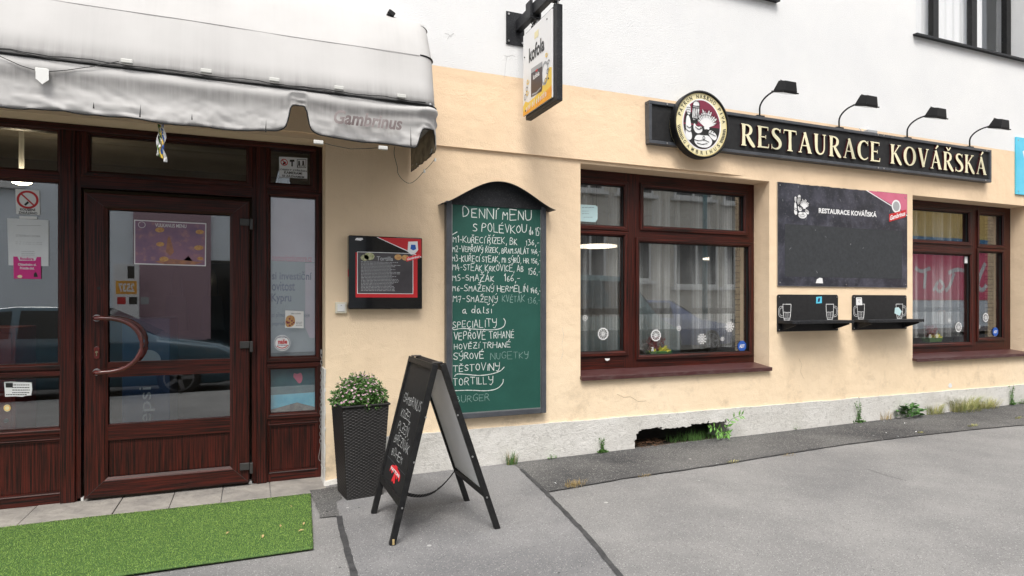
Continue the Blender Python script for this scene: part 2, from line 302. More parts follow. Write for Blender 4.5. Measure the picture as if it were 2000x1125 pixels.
# ---------------------------------------------------------------- objects
def props(o, label=None, cat=None, group=None, kind=None):
    if label: o['label'] = label
    if cat: o['category'] = cat
    if group: o['group'] = group
    if kind: o['kind'] = kind
    return o
def thing(name, label, cat, loc=(0, 0, 0), group=None):
    o = bpy.data.objects.new(name, None); col.objects.link(o); o.location = loc; o.empty_display_size = .1
    return props(o, label, cat, group)
def world_off(par):
    v = Vector((0, 0, 0))
    while par is not None: v += par.location; par = par.parent
    return v
class MB:
    def __init__(s): s.v = []; s.f = []; s.m = []
    def face(s, pts, mi=0):
        i = len(s.v); s.v += [tuple(p) for p in pts]; s.f.append(tuple(range(i, i + len(pts)))); s.m.append(mi); return s
    def hexa(s, p, mi=0):     # p: 8 points, bottom ring 0-3, top ring 4-7
        i = len(s.v); s.v += [tuple(q) for q in p]
        for f in ((3, 2, 1, 0), (4, 5, 6, 7), (0, 1, 5, 4), (1, 2, 6, 5), (2, 3, 7, 6), (3, 0, 4, 7)):
            s.f.append(tuple(i + k for k in f)); s.m.append(mi)
        return s
    def box(s, x0, x1, y0, y1, z0, z1, mi=0):
        x0, x1 = sorted((x0, x1)); y0, y1 = sorted((y0, y1)); z0, z1 = sorted((z0, z1))
        return s.hexa([(x0, y0, z0), (x1, y0, z0), (x1, y1, z0), (x0, y1, z0), (x0, y0, z1), (x1, y0, z1), (x1, y1, z1), (x0, y1, z1)], mi)
    def beam(s, a, b, w, t, up=(0, 0, 1), mi=0):
        a, b = Vector(a), Vector(b); d = (b - a).normalized(); u = Vector(up); sd = d.cross(u).normalized(); u = sd.cross(d).normalized()
        q = []
        for p in (a, b):
            q += [p - sd * w / 2 - u * t / 2, p + sd * w / 2 - u * t / 2, p + sd * w / 2 + u * t / 2, p - sd * w / 2 + u * t / 2]
        return s.hexa(q, mi)
    def tube(s, pts, r, n=8, mi=0, caps=True):
        pts = [Vector(p) for p in pts]; rs = r if isinstance(r, (list, tuple)) else [r] * len(pts); base = len(s.v); ref = None
        for i, p in enumerate(pts):
            d = (pts[min(i + 1, len(pts) - 1)] - pts[max(i - 1, 0)]).normalized()
            if ref is None: ref = Vector((0, 0, 1)) if abs(d.z) < .9 else Vector((1, 0, 0))
            a = d.cross(ref); a = a.normalized() if a.length > 1e-6 else Vector((1, 0, 0)); b = d.cross(a).normalized(); ref = b.cross(d) * -1 if False else ref
            for k in range(n):
                t = 2 * math.pi * k / n; s.v.append(tuple(p + (a * math.cos(t) + b * math.sin(t)) * rs[i]))
        for i in range(len(pts) - 1):
            for k in range(n):
                q = base + i * n; s.f.append((q + k, q + (k + 1) % n, q + n + (k + 1) % n, q + n + k)); s.m.append(mi)
        if caps:
            s.f.append(tuple(base + k for k in reversed(range(n)))); s.m.append(mi)
            q = base + (len(pts) - 1) * n; s.f.append(tuple(q + k for k in range(n))); s.m.append(mi)
        return s
    def prism(s, poly, fn, n0, n1, mi=0, side=None):   # poly: 2D points; fn(u,v,n)->3D
        k = len(poly); i = len(s.v); side = mi if side is None else side
        s.v += [tuple(fn(u, v, n0)) for u, v in poly] + [tuple(fn(u, v, n1)) for u, v in poly]
        s.f.append(tuple(reversed(range(i, i + k)))); s.m.append(side)
        s.f.append(tuple(range(i + k, i + 2 * k))); s.m.append(mi)
        for j in range(k): s.f.append((i + j, i + (j + 1) % k, i + k + (j + 1) % k, i + k + j)); s.m.append(side)
        return s
    def disc(s, c, r, fn, n=24, mi=0, rz=None):
        return s.face([fn(c[0] + r * math.cos(2 * math.pi * k / n), c[1] + (rz or r) * math.sin(2 * math.pi * k / n), 0) for k in range(n)], mi)
    def ring(s, c, r0, r1, fn, n=28, mi=0, n_=0):
        for k in range(n):
            a, b = 2 * math.pi * k / n, 2 * math.pi * (k + 1) / n
            s.face([fn(c[0] + r * math.cos(t), c[1] + r * math.sin(t), n_) for r, t in ((r0, a), (r1, a), (r1, b), (r0, b))], mi)
        return s
    def make(s, name, mats, parent=None, bev=0, smooth=False, seg=2, kind=None, label=None):
        me = bpy.data.meshes.new(name); me.from_pydata(s.v, [], s.f)
        for m in (mats if isinstance(mats, (list, tuple)) else [mats]): me.materials.append(M[m])
        if any(s.m): me.polygons.foreach_set('material_index', s.m)
        bm = bmesh.new(); bm.from_mesh(me)
        if bev: bmesh.ops.remove_doubles(bm, verts=bm.verts, dist=1e-5)
        if not s_flat(bm): bmesh.ops.recalc_face_normals(bm, faces=bm.faces)
        bm.to_mesh(me); bm.free()
        if smooth: me.polygons.foreach_set('use_smooth', [True] * len(me.polygons))
        o = bpy.data.objects.new(name, me); col.objects.link(o)
        if parent is not None: o.parent = parent; o.location = -world_off(parent)
        if bev:
            b = o.modifiers.new('bevel', 'BEVEL'); b.width = bev; b.segments = seg; b.limit_method = 'ANGLE'
        if kind: o['kind'] = kind
        if label: o['label'] = label
        return o
def s_flat(bm): return False
def wallfn(Y): return lambda u, v, n: (u, Y - n, v)      # upright plane facing the street
def planefn(O, U, V):
    O, U, V = Vector(O), Vector(U).normalized(), Vector(V).normalized(); Nn = U.cross(V).normalized()
    return lambda u, v, n: tuple(O + U * u + V * v + Nn * n)
def pxpoly(pts, Y): return [(P(x, y, Y).x, P(x, y, Y).z) for x, y in pts]
def pxface(mb, pts, Y, mi=0, n=0): return mb.face([(u, Y - n, v) for u, v in pxpoly(pts, Y)], mi)
def smooth_poly(pts, it=1, closed=False):
    for _ in range(it):
        q = [] if closed else [pts[0]]
        rng = range(len(pts)) if closed else range(len(pts) - 1)
        for i in rng:
            a, b = pts[i], pts[(i + 1) % len(pts)]
            q += [tuple(a[k] * .75 + b[k] * .25 for k in range(len(a))), tuple(a[k] * .25 + b[k] * .75 for k in range(len(a)))]
        if not closed: q.append(pts[-1])
        pts = q
    return pts
def text_geo(body, bold=0, shear=0):
    c = bpy.data.curves.new('t', 'FONT'); c.body = body; c.size = 1; c.offset = bold; c.shear = shear; c.fill_mode = 'FRONT'; c.resolution_u = 3
    c.space_line = .9
    o = bpy.data.objects.new('t', c); col.objects.link(o)
    dg = bpy.context.evaluated_depsgraph_get(); me = bpy.data.meshes.new_from_object(o.evaluated_get(dg))
    v = [(p.co.x, p.co.y) for p in me.vertices]; f = [tuple(p.vertices) for p in me.polygons]
    bpy.data.objects.remove(o); bpy.data.curves.remove(c); bpy.data.meshes.remove(me)
    return v, f
def add_text(mb, body, fn, u0, v0, u1, v1, mi=0, bold=0, shear=0, rot=0, n=0, mirror=False):
    """fit the words in the rectangle u0..u1, v0..v1 of the plane fn"""
    v, f = text_geo(body, bold, shear)
    if not v: return
    if rot: v = [(-y, x) for x, y in v]
    xs = [p[0] for p in v]; ys = [p[1] for p in v]; x0, x1, y0, y1 = min(xs), max(xs), min(ys), max(ys)
    i = len(mb.v)
    for x, y in v:
        a = (x - x0) / (x1 - x0); a = 1 - a if mirror else a
        mb.v.append(tuple(fn(u0 + a * (u1 - u0), v0 + (y - y0) / (y1 - y0) * (v1 - v0), n)))
    for q in f: mb.f.append(tuple(i + k for k in q)); mb.m.append(mi)
def px_text(mb, body, pxl, pyt, pxr, pyb, Y, mi=0, **kw):
    """words whose left edge stands between pyt and pyb at pixel pxl, right edge at pxr"""
    add_text(mb, body, wallfn(Y), PX(pxl, Y), PZ(pxl, pyb, Y), PX(pxr, Y), PZ(pxl, pyt, Y), mi, **kw)
# single stroke hand
GL = {'A': '0,0 2,6 4,0|.8,2 3.3,2.1', 'B': '0,0 0,6 2.6,5.8 3.4,4.6 2.4,3.3 0,3.2|2.4,3.3 4,2 3,.3 0,0', 'C': '4,5.2 2.4,6 .6,5 0,3 .6,.8 2.4,0 4,1',
      'D': '0,0 0,6 2.4,5.4 4,3 2.4,.4 0,0', 'E': '4,6 0,6 0,0 4,0|0,3 3.2,3.1', 'F': '4,6 0,6 0,0|0,3 3,3', 'G': '4,5.2 2.4,6 .6,5 0,3 .6,.8 2.4,0 4,1 4,2.8 2.4,2.8',
      'H': '0,0 0,6|4,0 4,6|0,3 4,3.1', 'I': '.6,0 .6,6', 'J': '3,6 3,1.2 1.8,0 .4,.8', 'K': '0,0 0,6|3.8,6 0,2.8 4,0', 'L': '0,6 0,0 3.6,0', 'M': '0,0 .3,6 2,2.4 3.7,6 4,0',
      'N': '0,0 0,6 4,0 4,6', 'O': '2,6 .5,5 0,3 .5,1 2,0 3.5,1 4,3 3.5,5 2,6', 'P': '0,0 0,6 2.8,5.8 3.8,4.4 2.8,3 0,2.8', 'R': '0,0 0,6 2.8,5.8 3.7,4.5 2.8,3.1 0,2.9|1.6,3 4,0',
      'S': '3.8,5.2 2.2,6 .4,5.2 .5,3.8 2,3 3.6,2.2 3.7,.8 2,0 .1,.8', 'T': '-.2,6 4.2,6|2,6 2,0', 'U': '0,6 0,1.6 1,.2 2.8,.1 4,1.6 4,6', 'V': '0,6 2,0 4,6', 'Y': '0,6 .4,3.6 2,3 4,3.4|4,6 3.8,1 2.4,-1 1,-.6',
      'Z': '0,6 4,6 0,0 4,0|.8,3 3.2,3', '1': '.4,4.4 1.6,6 1.6,0', '2': '0,5 1.4,6 3,5.2 2.6,3.4 0,0 3.4,0', '3': '.2,6 3.2,6 1.4,3.6 3.2,2.6 2.8,.4 .2,0', '4': '1.6,6 0,2.4 3.4,2.4|2.6,4 2.6,0',
      '5': '3.2,6 .6,6 .4,3.4 2.6,3.4 3.2,1.6 2,0 .2,.3', '6': '3,6 .8,4.2 .2,1.6 1.4,0 3,.8 3,2.6 1.2,3.1 .4,2', '7': '0,6 3.2,6 1.2,0|.6,3 2.8,3', 'a': '2.8,3.4 1.2,3.8 .2,2 1,0 2.4,.6 2.8,3.4 3,.6 3.8,.1',
      'd': '2.8,3.2 1.2,3.8 .2,2 1,0 2.4,.6 2.9,3|3,6.4 3,0', 'l': '1,6.4 .9,.6 1.8,0', 's': '2.8,3.4 1,3.6 .8,2.4 2.4,1.6 2,.1 .2,.2', 'i': '.6,3.6 .7,0', 'o': '1.6,3.6 .2,2 1.4,0 2.8,1.8 1.6,3.6',
      '-': '.4,3 2.8,3.1', ',': '1,.4 .4,-1.4', '.': '.6,0 .9,.3', '/': '0,-1 2,6.5', '°': '.4,6 1.4,6.2 1.2,5 .3,5 .4,6'}
ACC = {'\u0301': '1.8,7 3,8.1', '\u030c': '1,8.1 2,7 3.2,8.2', '\u030a': '1.4,7.2 2.4,7.4 2.6,8.4 1.6,8.6 1.2,7.8 1.4,7.2'}
def scribble(body, jit=.25, rnd=R):
    out = []; x = 0
    for ch in unicodedata.normalize('NFD', body):
        if ch == ' ': x += 3; continue
        src = GL.get(ch) or ACC.get(ch)
        if not src: continue
        if ch in ACC: ox = lastx
        else:
            ox = x; lastx = x; wd = max(float(p.split(',')[0]) for s_ in src.split('|') for p in s_.split(' ')); dy = rnd.uniform(-.45, .45); sc = rnd.uniform(.85, 1.15)
        for s_ in src.split('|'):
            pl = [tuple(map(float, p.split(','))) for p in s_.split(' ')]
            pl = [(ox + a * sc + rnd.uniform(-jit, jit), b * sc + dy + rnd.uniform(-jit, jit)) for a, b in pl]
            if len(pl) > 4: pl = smooth_poly(pl, 2)
            out.append(pl)
        if ch not in ACC: x += wd * sc + 1.5
    return out
CN = [0]
def ribbon(mb, pl, w, fn, mi=0):
    for i in range(len(pl) - 1):
        (a, b), (c, d) = pl[i], pl[i + 1]; l = math.hypot(c - a, d - b)
        if l < 1e-6: continue
        ux, uy = (c - a) / l, (d - b) / l; e = w * .25; ww = w * R.uniform(.36, .6); CN[0] += 1; n = .0004 + (CN[0] % 9) * .00012
        mb.face([fn(a - ux * e + uy * ww, b - uy * e - ux * ww, n), fn(c + ux * e + uy * ww, d + uy * e - ux * ww, n), fn(c + ux * e - uy * ww, d + uy * e + ux * ww, n), fn(a - ux * e - uy * ww, b - uy * e + ux * ww, n)], mi)
def write(mb, body, fn, u0, v0, u1, cap, w, mi=0, jit=.25, slope=0):
    s_ = scribble(body, jit); xs = [p[0] for l in s_ for p in l]; x0, x1 = min(xs), max(xs); k = (u1 - u0) / (x1 - x0); kz = cap / 6
    for l in s_:
        ribbon(mb, [(u0 + (a - x0) * k, v0 + b * kz + slope * (a - x0) * k) for a, b in l], w, fn, mi)
def grid_holes(x0, x1, z0, z1, holes, y0, y1, mb, mi=0, grain=False):
    """slab between y0 (front) and y1 with rectangular openings"""
    xs = sorted({x0, x1, *[h[0] for h in holes], *[h[1] for h in holes]}); zs = sorted({z0, z1, *[h[2] for h in holes], *[h[3] for h in holes]})
    xs = [x for x in xs if x0 <= x <= x1]; zs = [z for z in zs if z0 <= z <= z1]
    inh = lambda x, z: any(h[0] < x < h[1] and h[2] < z < h[3] for h in holes)
    nx, nz = len(xs) - 1, len(zs) - 1
    cell = [[not inh((xs[i] + xs[i + 1]) / 2, (zs[j] + zs[j + 1]) / 2) for j in range(nz)] for i in range(nx)]
    for i in range(nx):
        colfull = all(cell[i])
        for j in range(nz):
            if not cell[i][j]: continue
            a, b, c, d = xs[i], xs[i + 1], zs[j], zs[j + 1]; m_ = (mi if colfull else 1) if grain else mi
            mb.face([(a, y0, c), (b, y0, c), (b, y0, d), (a, y0, d)], m_); mb.face([(b, y1, c), (a, y1, c), (a, y1, d), (b, y1, d)], m_)
            g_ = lambda p, q: 0 <= p < nx and 0 <= q < nz and cell[p][q]
            if not g_(i - 1, j): mb.face([(a, y1, c), (a, y0, c), (a, y0, d), (a, y1, d)], m_)
            if not g_(i + 1, j): mb.face([(b, y0, c), (b, y1, c), (b, y1, d), (b, y0, d)], m_)
            if not g_(i, j - 1): mb.face([(a, y1, c), (b, y1, c), (b, y0, c), (a, y0, c)], m_)
            if not g_(i, j + 1): mb.face([(a, y0, d), (b, y0, d), (b, y1, d), (a, y1, d)], m_)
    return mb
def ring_frame(mb, x0, x1, z0, z1, wd, yb, yf, ch=.012, vi=0, hi=1):
    """mitred sash: glass opening x0..x1,z0..z1, member width wd, back yb, front yf (yf < yb)"""
    o = (x0 - wd, x1 + wd, z0 - wd, z1 + wd); w4 = wd if isinstance(wd, (int, float)) else wd
    def rect(e, y): return [(x0 - e, y, z0 - e), (x1 + e, y, z0 - e), (x1 + e, y, z1 + e), (x0 - e, y, z1 + e)]
    loops = [rect(wd, yb), rect(wd, yf + .004), rect(wd - .004, yf), rect(ch + .004, yf), rect(ch, yf + .003), rect(0, yf + ch + .006), rect(0, yb)]
    for a, b in zip(loops, loops[1:]):
        for k in range(4):
            j = (k + 1) % 4; mb.face([a[k], a[j], b[j], b[k]], hi if k in (0, 2) else vi)
def pane(x0, x1, z0, z1, y, parent, m='window_glass'):
    return MB().box(x0 - .004, x1 + .004, y, y + .005, z0 - .004, z1 + .004).make('pane', m, parent)
# ================================================================ ground
def jag(pts, step=.12, amp=.008):
    out = []
    for i in range(len(pts)):
        a, b = pts[i], pts[(i + 1) % len(pts)]; l = math.hypot(b[0] - a[0], b[1] - a[1]); n = max(1, int(min(l, 12) / step))
        for k in range(n):
            t = k / n; j = amp if 0 < k else 0
            out.append((a[0] + (b[0] - a[0]) * t + R.uniform(-j, j), a[1] + (b[1] - a[1]) * t + R.uniform(-j, j)))
    return out
def sheet(name, pts, m, off, kind='structure', **kw):
    o = MB().face([(x, y, gz(x) + off) for x, y in pts]).make(name, m); bm = bmesh.new(); bm.from_mesh(o.data); bmesh.ops.triangulate(bm, faces=bm.faces, ngon_method='EAR_CLIP'); bm.to_mesh(o.data); bm.free()
    props(o, kind=kind); return o
def strip_sheet(name, x0, x1, y0, y1, m, off):
    mb = MB(); xs = [x0] + [x for x in (-58.3, 81.7) if x0 < x < x1] + [x1]
    for a, b in zip(xs, xs[1:]): mb.face([(a, y0, gz(a) + off), (b, y0, gz(b) + off), (b, y1, gz(b) + off), (a, y1, gz(a) + off)])
    return props(mb.make(name, m), kind='structure')
strip_sheet('ground', -300, 300, -300, 300, 'road_asphalt', -.16)
strip_sheet('road', -200, 200, -10.6, -5.6, 'road_asphalt', -.12)
mb = MB()
for i in range(-20, 40): mb.hexa([(i * .999 + .01, -5.6, gz(i) - .15), (i + .985, -5.6, gz(i + 1) - .15), (i + .985, -5.45, gz(i + 1) - .15), (i + .01, -5.45, gz(i) - .15),
                                  (i + .01, -5.6, gz(i) + .002), (i + .985, -5.6, gz(i + 1) + .002), (i + .985, -5.45, gz(i + 1) + .002), (i + .01, -5.45, gz(i) + .002)])
props(mb.make('kerb', 'kerb_stone', bev=.01), kind='structure')
strip_sheet('far_pavement', -200, 200, -13.2, -10.6, 'asphalt_slab', 0)
pv = [(-200, -5.46), (-60, -5.46), (80, -5.46), (200, -5.46), (200, .02), (80, .02), (-60, .02), (-200, .02)]
mb = MB()
for a, b in ((-200, -58.3), (-58.3, -6), (-6, 14), (14, 81.7), (81.7, 200)):
    if a == -6:
        n = 60
        for i in range(n):
            xa, xb = a + (b - a) * i / n, a + (b - a) * (i + 1) / n
            for j in range(12):
                ya, yb = -5.46 + 5.48 * j / 12, -5.46 + 5.48 * (j + 1) / 12
                mb.face([(x, y, gz(x)) for x, y in ((xa, ya), (xb, ya), (xb, yb), (xa, yb))])
    else: mb.face([(a, -5.46, gz(a)), (b, -5.46, gz(b)), (b, .02, gz(b)), (a, .02, gz(a))])
props(mb.make('pavement', 'asphalt_slab'), kind='structure')
# middle slab between the tar joints
sL = [G(640, 960), G(662, 1010), G(668, 1040), G(690, 1120), G(705, 1180)]
sR = [G(1018, 918), G(1065, 962), G(1135, 1035), G(1210, 1125), G(1270, 1200)]
mid = [(p.x, p.y) for p in sL] + [(sL[-1].x, -2.9), (sR[-1].x, -2.9)] + [(p.x, p.y) for p in reversed(sR)] + [(2.06, .0), (.56, .0)]
sheet('pavement_slab', jag(mid, .1, .004), 'asphalt_middle', .004)
# rough dark strip under the wall
seam = [G(1070, 962), G(1150, 948), G(1230, 934), G(1330, 920), G(1430, 905), G(1530, 888), G(1660, 868), G(1790, 852), G(1900, 840), G(2000, 831)]
sl = [(p.x, p.y) for p in seam]
st = [(1.99 + .02, -.82)] + sl + [(14, sl[-1][1] - .02), (14, .0), (2.07, .0)]
sheet('asphalt_strip', jag(st, .09, .012), 'asphalt_dark', .004)
sheet('asphalt_patch', jag([(.40, -.13), (.41, -.78), (.53, -.80), (.545, -.5), (.60, -.42), (.63, -.12)], .06, .01), 'asphalt_dark', .0075)
def seamline(name, ps, w, off=.0085, m='tar', amp=.25):
    L_, R_ = [], []
    q = []
    for a, b in zip(ps, ps[1:]):
        n = max(1, int((Vector(b) - Vector(a)).length / .05))
        q += [Vector(a).lerp(Vector(b), k / n) for k in range(n)]
    q.append(Vector(ps[-1]))
    for i, p in enumerate(q):
        d = (q[min(i + 1, len(q) - 1)] - q[max(i - 1, 0)]); d = Vector((-d.y, d.x)).normalized()
        wl = w * (1 + R.uniform(-amp, amp)) / 2; wr = w * (1 + R.uniform(-amp, amp)) / 2
        L_.append((p.x + d.x * wl, p.y + d.y * wl)); R_.append((p.x - d.x * wr, p.y - d.y * wr))
    mb = MB()
    for i in range(len(q) - 1): mb.face([(x, y, gz(x) + off) for x, y in (L_[i], R_[i], R_[i + 1], L_[i + 1])])
    return props(mb.make(name, m), kind='structure')
v2 = lambda p: Vector((p.x, p.y))
seamline('tar_joint', [v2(p) for p in sR], .032)
seamline('tar_joint', [v2(p) for p in sL[1:]], .036, amp=.2)
seamline('tar_joint', [Vector(p) for p in sl], .016, amp=.7)
seamline('pavement_crack', [v2(G(1695, 917)), v2(G(1735, 930)), v2(G(1770, 939))], .004, .002, amp=.8)

# ================================================================ the restaurant building
bld = thing('restaurant_building', 'beige and white plastered building with grey plinth and brown windows', 'building', (4.5, .2, 0))
ZB = 3.32; ZT = 9.0; X0, X1 = -7.0, 16.0
RX0, RX1, RT = -6.2, .527, 2.62               # door recess
W1 = (2.74, 4.955, .712, 2.635); W2 = (7.135, 9.36, .725, 2.635); W3 = (7.19, 9.42, 4.52, 6.2); W4 = (2.75, 5.0, 4.52, 6.2)
lower = MB(); grid_holes(X0, X1, .30, ZB, [(RX0, RX1, .0, RT), W1, W2, (11.5, 13.7, .725, 2.635)], 0, .42, lower)
lower.make('wall', 'beige_plaster', bld)
# jamb foot beside the door and wall foot below the plinth line
MB().box(.527, .66, 0, .42, -.1, .30).make('wall_foot', 'beige_plaster', bld)
upper = MB(); grid_holes(X0, X1, ZB, ZT, [W3, W4, (-2, .2, 4.52, 6.2), (11.5, 13.7, 4.52, 6.2)], 0, .42, upper)
upper.make('upper_wall', 'white_plaster', bld)
# projecting plaster lip above the openings
zl = PZ(1100, 309); xe = PX(1452)
def lip(x0, x1, z, d, h, name='plaster_lip'):
    mb = MB(); n = 40
    for i in range(n):
        a, b = x0 + (x1 - x0) * i / n, x0 + (x1 - x0) * (i + 1) / n
        da = d * min(1, (x1 - a) / .25 + .05); db = d * min(1, (x1 - b) / .25 + .05)
        za, zb = z + R.uniform(-.0004, .0004), z + R.uniform(-.0004, .0004)
        if i: za = pz
        pz = zb
        mb.face([(a, -da, za), (b, -db, zb), (b, -.0002, z + h), (a, -.0002, z + h)]); mb.face([(a, .001, za), (b, .001, zb), (b, -db, zb), (a, -da, za)])
    return mb.make(name, 'beige_plaster', bld)
lip(.2, xe, zl, .022, .55)
lip(PX(1210), PX(1475), PZ(1210, 324), .004, .012)
# plinth with a broken vent opening
hole = [(1238, 880), (1241, 858), (1246, 841), (1262, 838), (1292, 836), (1320, 837), (1345, 832), (1384, 824), (1400, 825), (1418, 821), (1423, 838), (1425, 862), (1425, 885)]
hp = [(P(x, y, -.016).x, P(x, y, -.016).z) for x, y in hole]; hp[0] = (hp[0][0], -.3); hp[-1] = (hp[-1][0], -.3)
def inpoly(x, y, p):
    c = False
    for i in range(len(p)):
        (a, b), (e, f) = p[i - 1], p[i]
        if (b > y) != (f > y) and x < (e - a) * (y - b) / (f - b) + a: c = not c
    return c
px0, px1 = .64, 14.0
xs = [px0]
while xs[-1] < px1: xs.append(xs[-1] + (.018 if xs[-1] < 5.3 else .05))
zs = [-.14 + i * (.32 + .14) / 26 for i in range(27)]
V = []; Fc = []; idx = {}
def pv_(i, j):
    if (i, j) not in idx:
        x, z = xs[i], zs[j]; nn = noise.noise(Vector((x * 9, z * 9, 1))) * .0025 + noise.noise(Vector((x * 34, z * 34, 5))) * .0016
        y = -.017 - nn
        if j == 26: z += noise.noise(Vector((x * 3, 0, 9))) * .007 + noise.noise(Vector((x * 20, 0, 2))) * .003
        idx[(i, j)] = len(V); V.append((x + (R.uniform(-.006, .006) if 3 < x < 5 else 0), y, z + (R.uniform(-.006, .006) if 3 < x < 5 and 0 < j < 26 else 0)))
    return idx[(i, j)]
keep = {}
for i in range(len(xs) - 1):
    for j in range(26):
        cx, cz = (xs[i] + xs[i + 1]) / 2, (zs[j] + zs[j + 1]) / 2
        keep[(i, j)] = not inpoly(cx, cz, hp)
        if keep[(i, j)]: Fc.append((pv_(i, j), pv_(i + 1, j), pv_(i + 1, j + 1), pv_(i, j + 1)))
def back(i, j, y=.3):
    k = len(V); v = V[pv_(i, j)]; V.append((v[0], y, v[2])); return k
for (i, j), k in list(keep.items()):
    if not k: continue
    if j == 25: Fc.append((pv_(i, 26), pv_(i + 1, 26), back(i + 1, 26, .01), back(i, 26, .01)))
    for di, dj, e in ((-1, 0, ((i, j), (i, j + 1))), (1, 0, ((i + 1, j + 1), (i + 1, j))), (0, 1, ((i, j + 1), (i + 1, j + 1))), (0, -1, ((i + 1, j), (i, j)))):
        if keep.get((i + di, j + dj)) is False: Fc.append((pv_(*e[0]), pv_(*e[1]), back(*e[1]), back(*e[0])))
for j in range(26): Fc.append((pv_(0, j + 1), pv_(0, j), back(0, j, .02), back(0, j + 1, .02)))
mb = MB(); mb.v = V; mb.f = Fc; mb.m = [0] * len(Fc); mb.make('plinth', 'plinth_plaster', bld)
mb = MB(); mb.box(.66, 3.25, .05, .42, -.2, .2995).box(4.6, X1, .05, .42, -.2, .2995).box(3.25, 4.6, .40, .42, -.3, .2995).box(X0, RX0, .05, .42, -.3, .2995)
mb.make('foundation', 'room_dark', bld)
# stained mark under the bracket and bits of old render are part of the walls' look
# roof and side walls, back rooms
mb = MB().box(X0, X1, .42, 10, ZT - .2, ZT).box(X0, X0 + .3, .42, 10, -.2, ZT - .2).box(X1 - .3, X1, .42, 10, -.2, ZT - .2).box(X0 + .3, X1 - .3, 9.7, 10, -.2, ZT - .2)
mb.make('side_wall', 'white_plaster', bld)
MB().box(X0 + .3, 2.1, 3.4, 3.5, -.05, 2.95).box(2.0, 2.1, .425, 3.4, -.05, 2.95).make('lobby_wall', 'room_dark', bld)
mb = MB().box(2.11, 2.2, .425, 4.7, -.05, 2.95).box(2.2, 11, 4.6, 4.7, -.05, 2.95).box(10.9, 11, .425, 4.6, -.05, 2.95)
mb.make('interior_wall', 'room_wall', bld)
MB().box(X0 + .3, X1 - .3, .425, 9.6, -.06, -.01).make('interior_floor', 'room_dark', bld)
MB().box(X0 + .3, X1 - .3, .425, 9.6, 2.96, 3.1).make('interior_ceiling', 'room_wall', bld)
MB().box(2.2, 11, 3.2, 3.3, 4.2, 7).make('upper_interior_wall', 'white_print', bld)

# ---------------------------------------------------------------- windows
def window(hole_, glasses, name='window', yf=.215, sill=True, label=None, sash=.045):
    x0, x1, z0, z1 = hole_
    mb = MB(); grid_holes(x0, x1, z0 + .0, z1, glasses, yf, yf + .075, mb, grain=True)
    f = mb.make(name, ['mahogany_v', 'mahogany_h'], bld, label=label)
    for g in glasses:
        m2 = MB(); ring_frame(m2, g[0] + .0, g[1] - .0, g[2], g[3], sash, yf + .03, yf - .018)
        m2.make('sash', ['mahogany_v', 'mahogany_h'], f)
        m3 = MB()
        for (a, b, c, d) in ((g[0], g[1], g[2], g[2] + .006), (g[0], g[1], g[3] - .006, g[3]), (g[0], g[0] + .006, g[2] + .006, g[3] - .006), (g[1] - .006, g[1], g[2] + .006, g[3] - .006)):
            m3.box(a, b, yf + .012, yf + .028, c, d)
        m3.make('seal', 'rubber_seal', f)
        pane(g[0], g[1], g[2], g[3], yf + .030, f)
    return f
YF = .215
def gl(pl, pt, pr, pb, Y=YF - .0, pxz=None):
    z = pxz or max(pl, 1134); return (PX(pl, Y), PX(pr, Y), PZ(z, pb, Y), PZ(z, pt, Y))
w1 = window(W1, [(2.82, PX(1218, YF), PZ(1134, 438, YF), PZ(1134, 357, YF)), (2.82, PX(1218, YF), PZ(1134, 688, YF), PZ(1134, 458, YF)),
                 gl(1257, 367, 1452, 441), gl(1249, 473, 1462, 694)], label='wide brown window, its lower pane showing the long net curtain')
m = MB(); m.hexa([(2.735, -.035, W1[2] - .028), (4.957, -.035, W1[2] - .028), (4.957, .215, W1[2] + .002), (2.735, .215, W1[2] + .002), (2.735, -.035, W1[2] + .002), (4.957, -.035, W1[2] + .002), (4.957, .215, W1[2] + .034), (2.735, .215, W1[2] + .034)])
m.box(2.735, 4.957, -.041, -.0352, W1[2] - .034, W1[2] + .004).make('sill', 'sill_wood', w1, bev=.003)
w2 = window(W2, [(7.21, PX(1891, YF), PZ(1783, 467, YF), PZ(1783, 408, YF)), (7.21, PX(1894, YF), PZ(1783, 672, YF), PZ(1783, 494, YF)),
                 gl(1912, 418, 1957, 477, pxz=1912), gl(1911, 492, 1957, 660, pxz=1911)], label='brown window at the far right beside the black menu panel')
m = MB(); m.hexa([(7.13, -.05, W2[2] - .028), (9.37, -.05, W2[2] - .028), (9.37, .215, W2[2] + .002), (7.13, .215, W2[2] + .002), (7.13, -.05, W2[2] + .002), (9.37, -.05, W2[2] + .002), (9.37, .215, W2[2] + .034), (7.13, .215, W2[2] + .034)])
m.box(7.13, 9.37, -.056, -.0502, W2[2] - .034, W2[2] + .004).make('sill', 'sill_wood', w2, bev=.003)
window((11.5, 13.7, .725, 2.635), [(11.58, 12.4, .85, 2.55), (12.55, 13.6, .85, 2.55)])
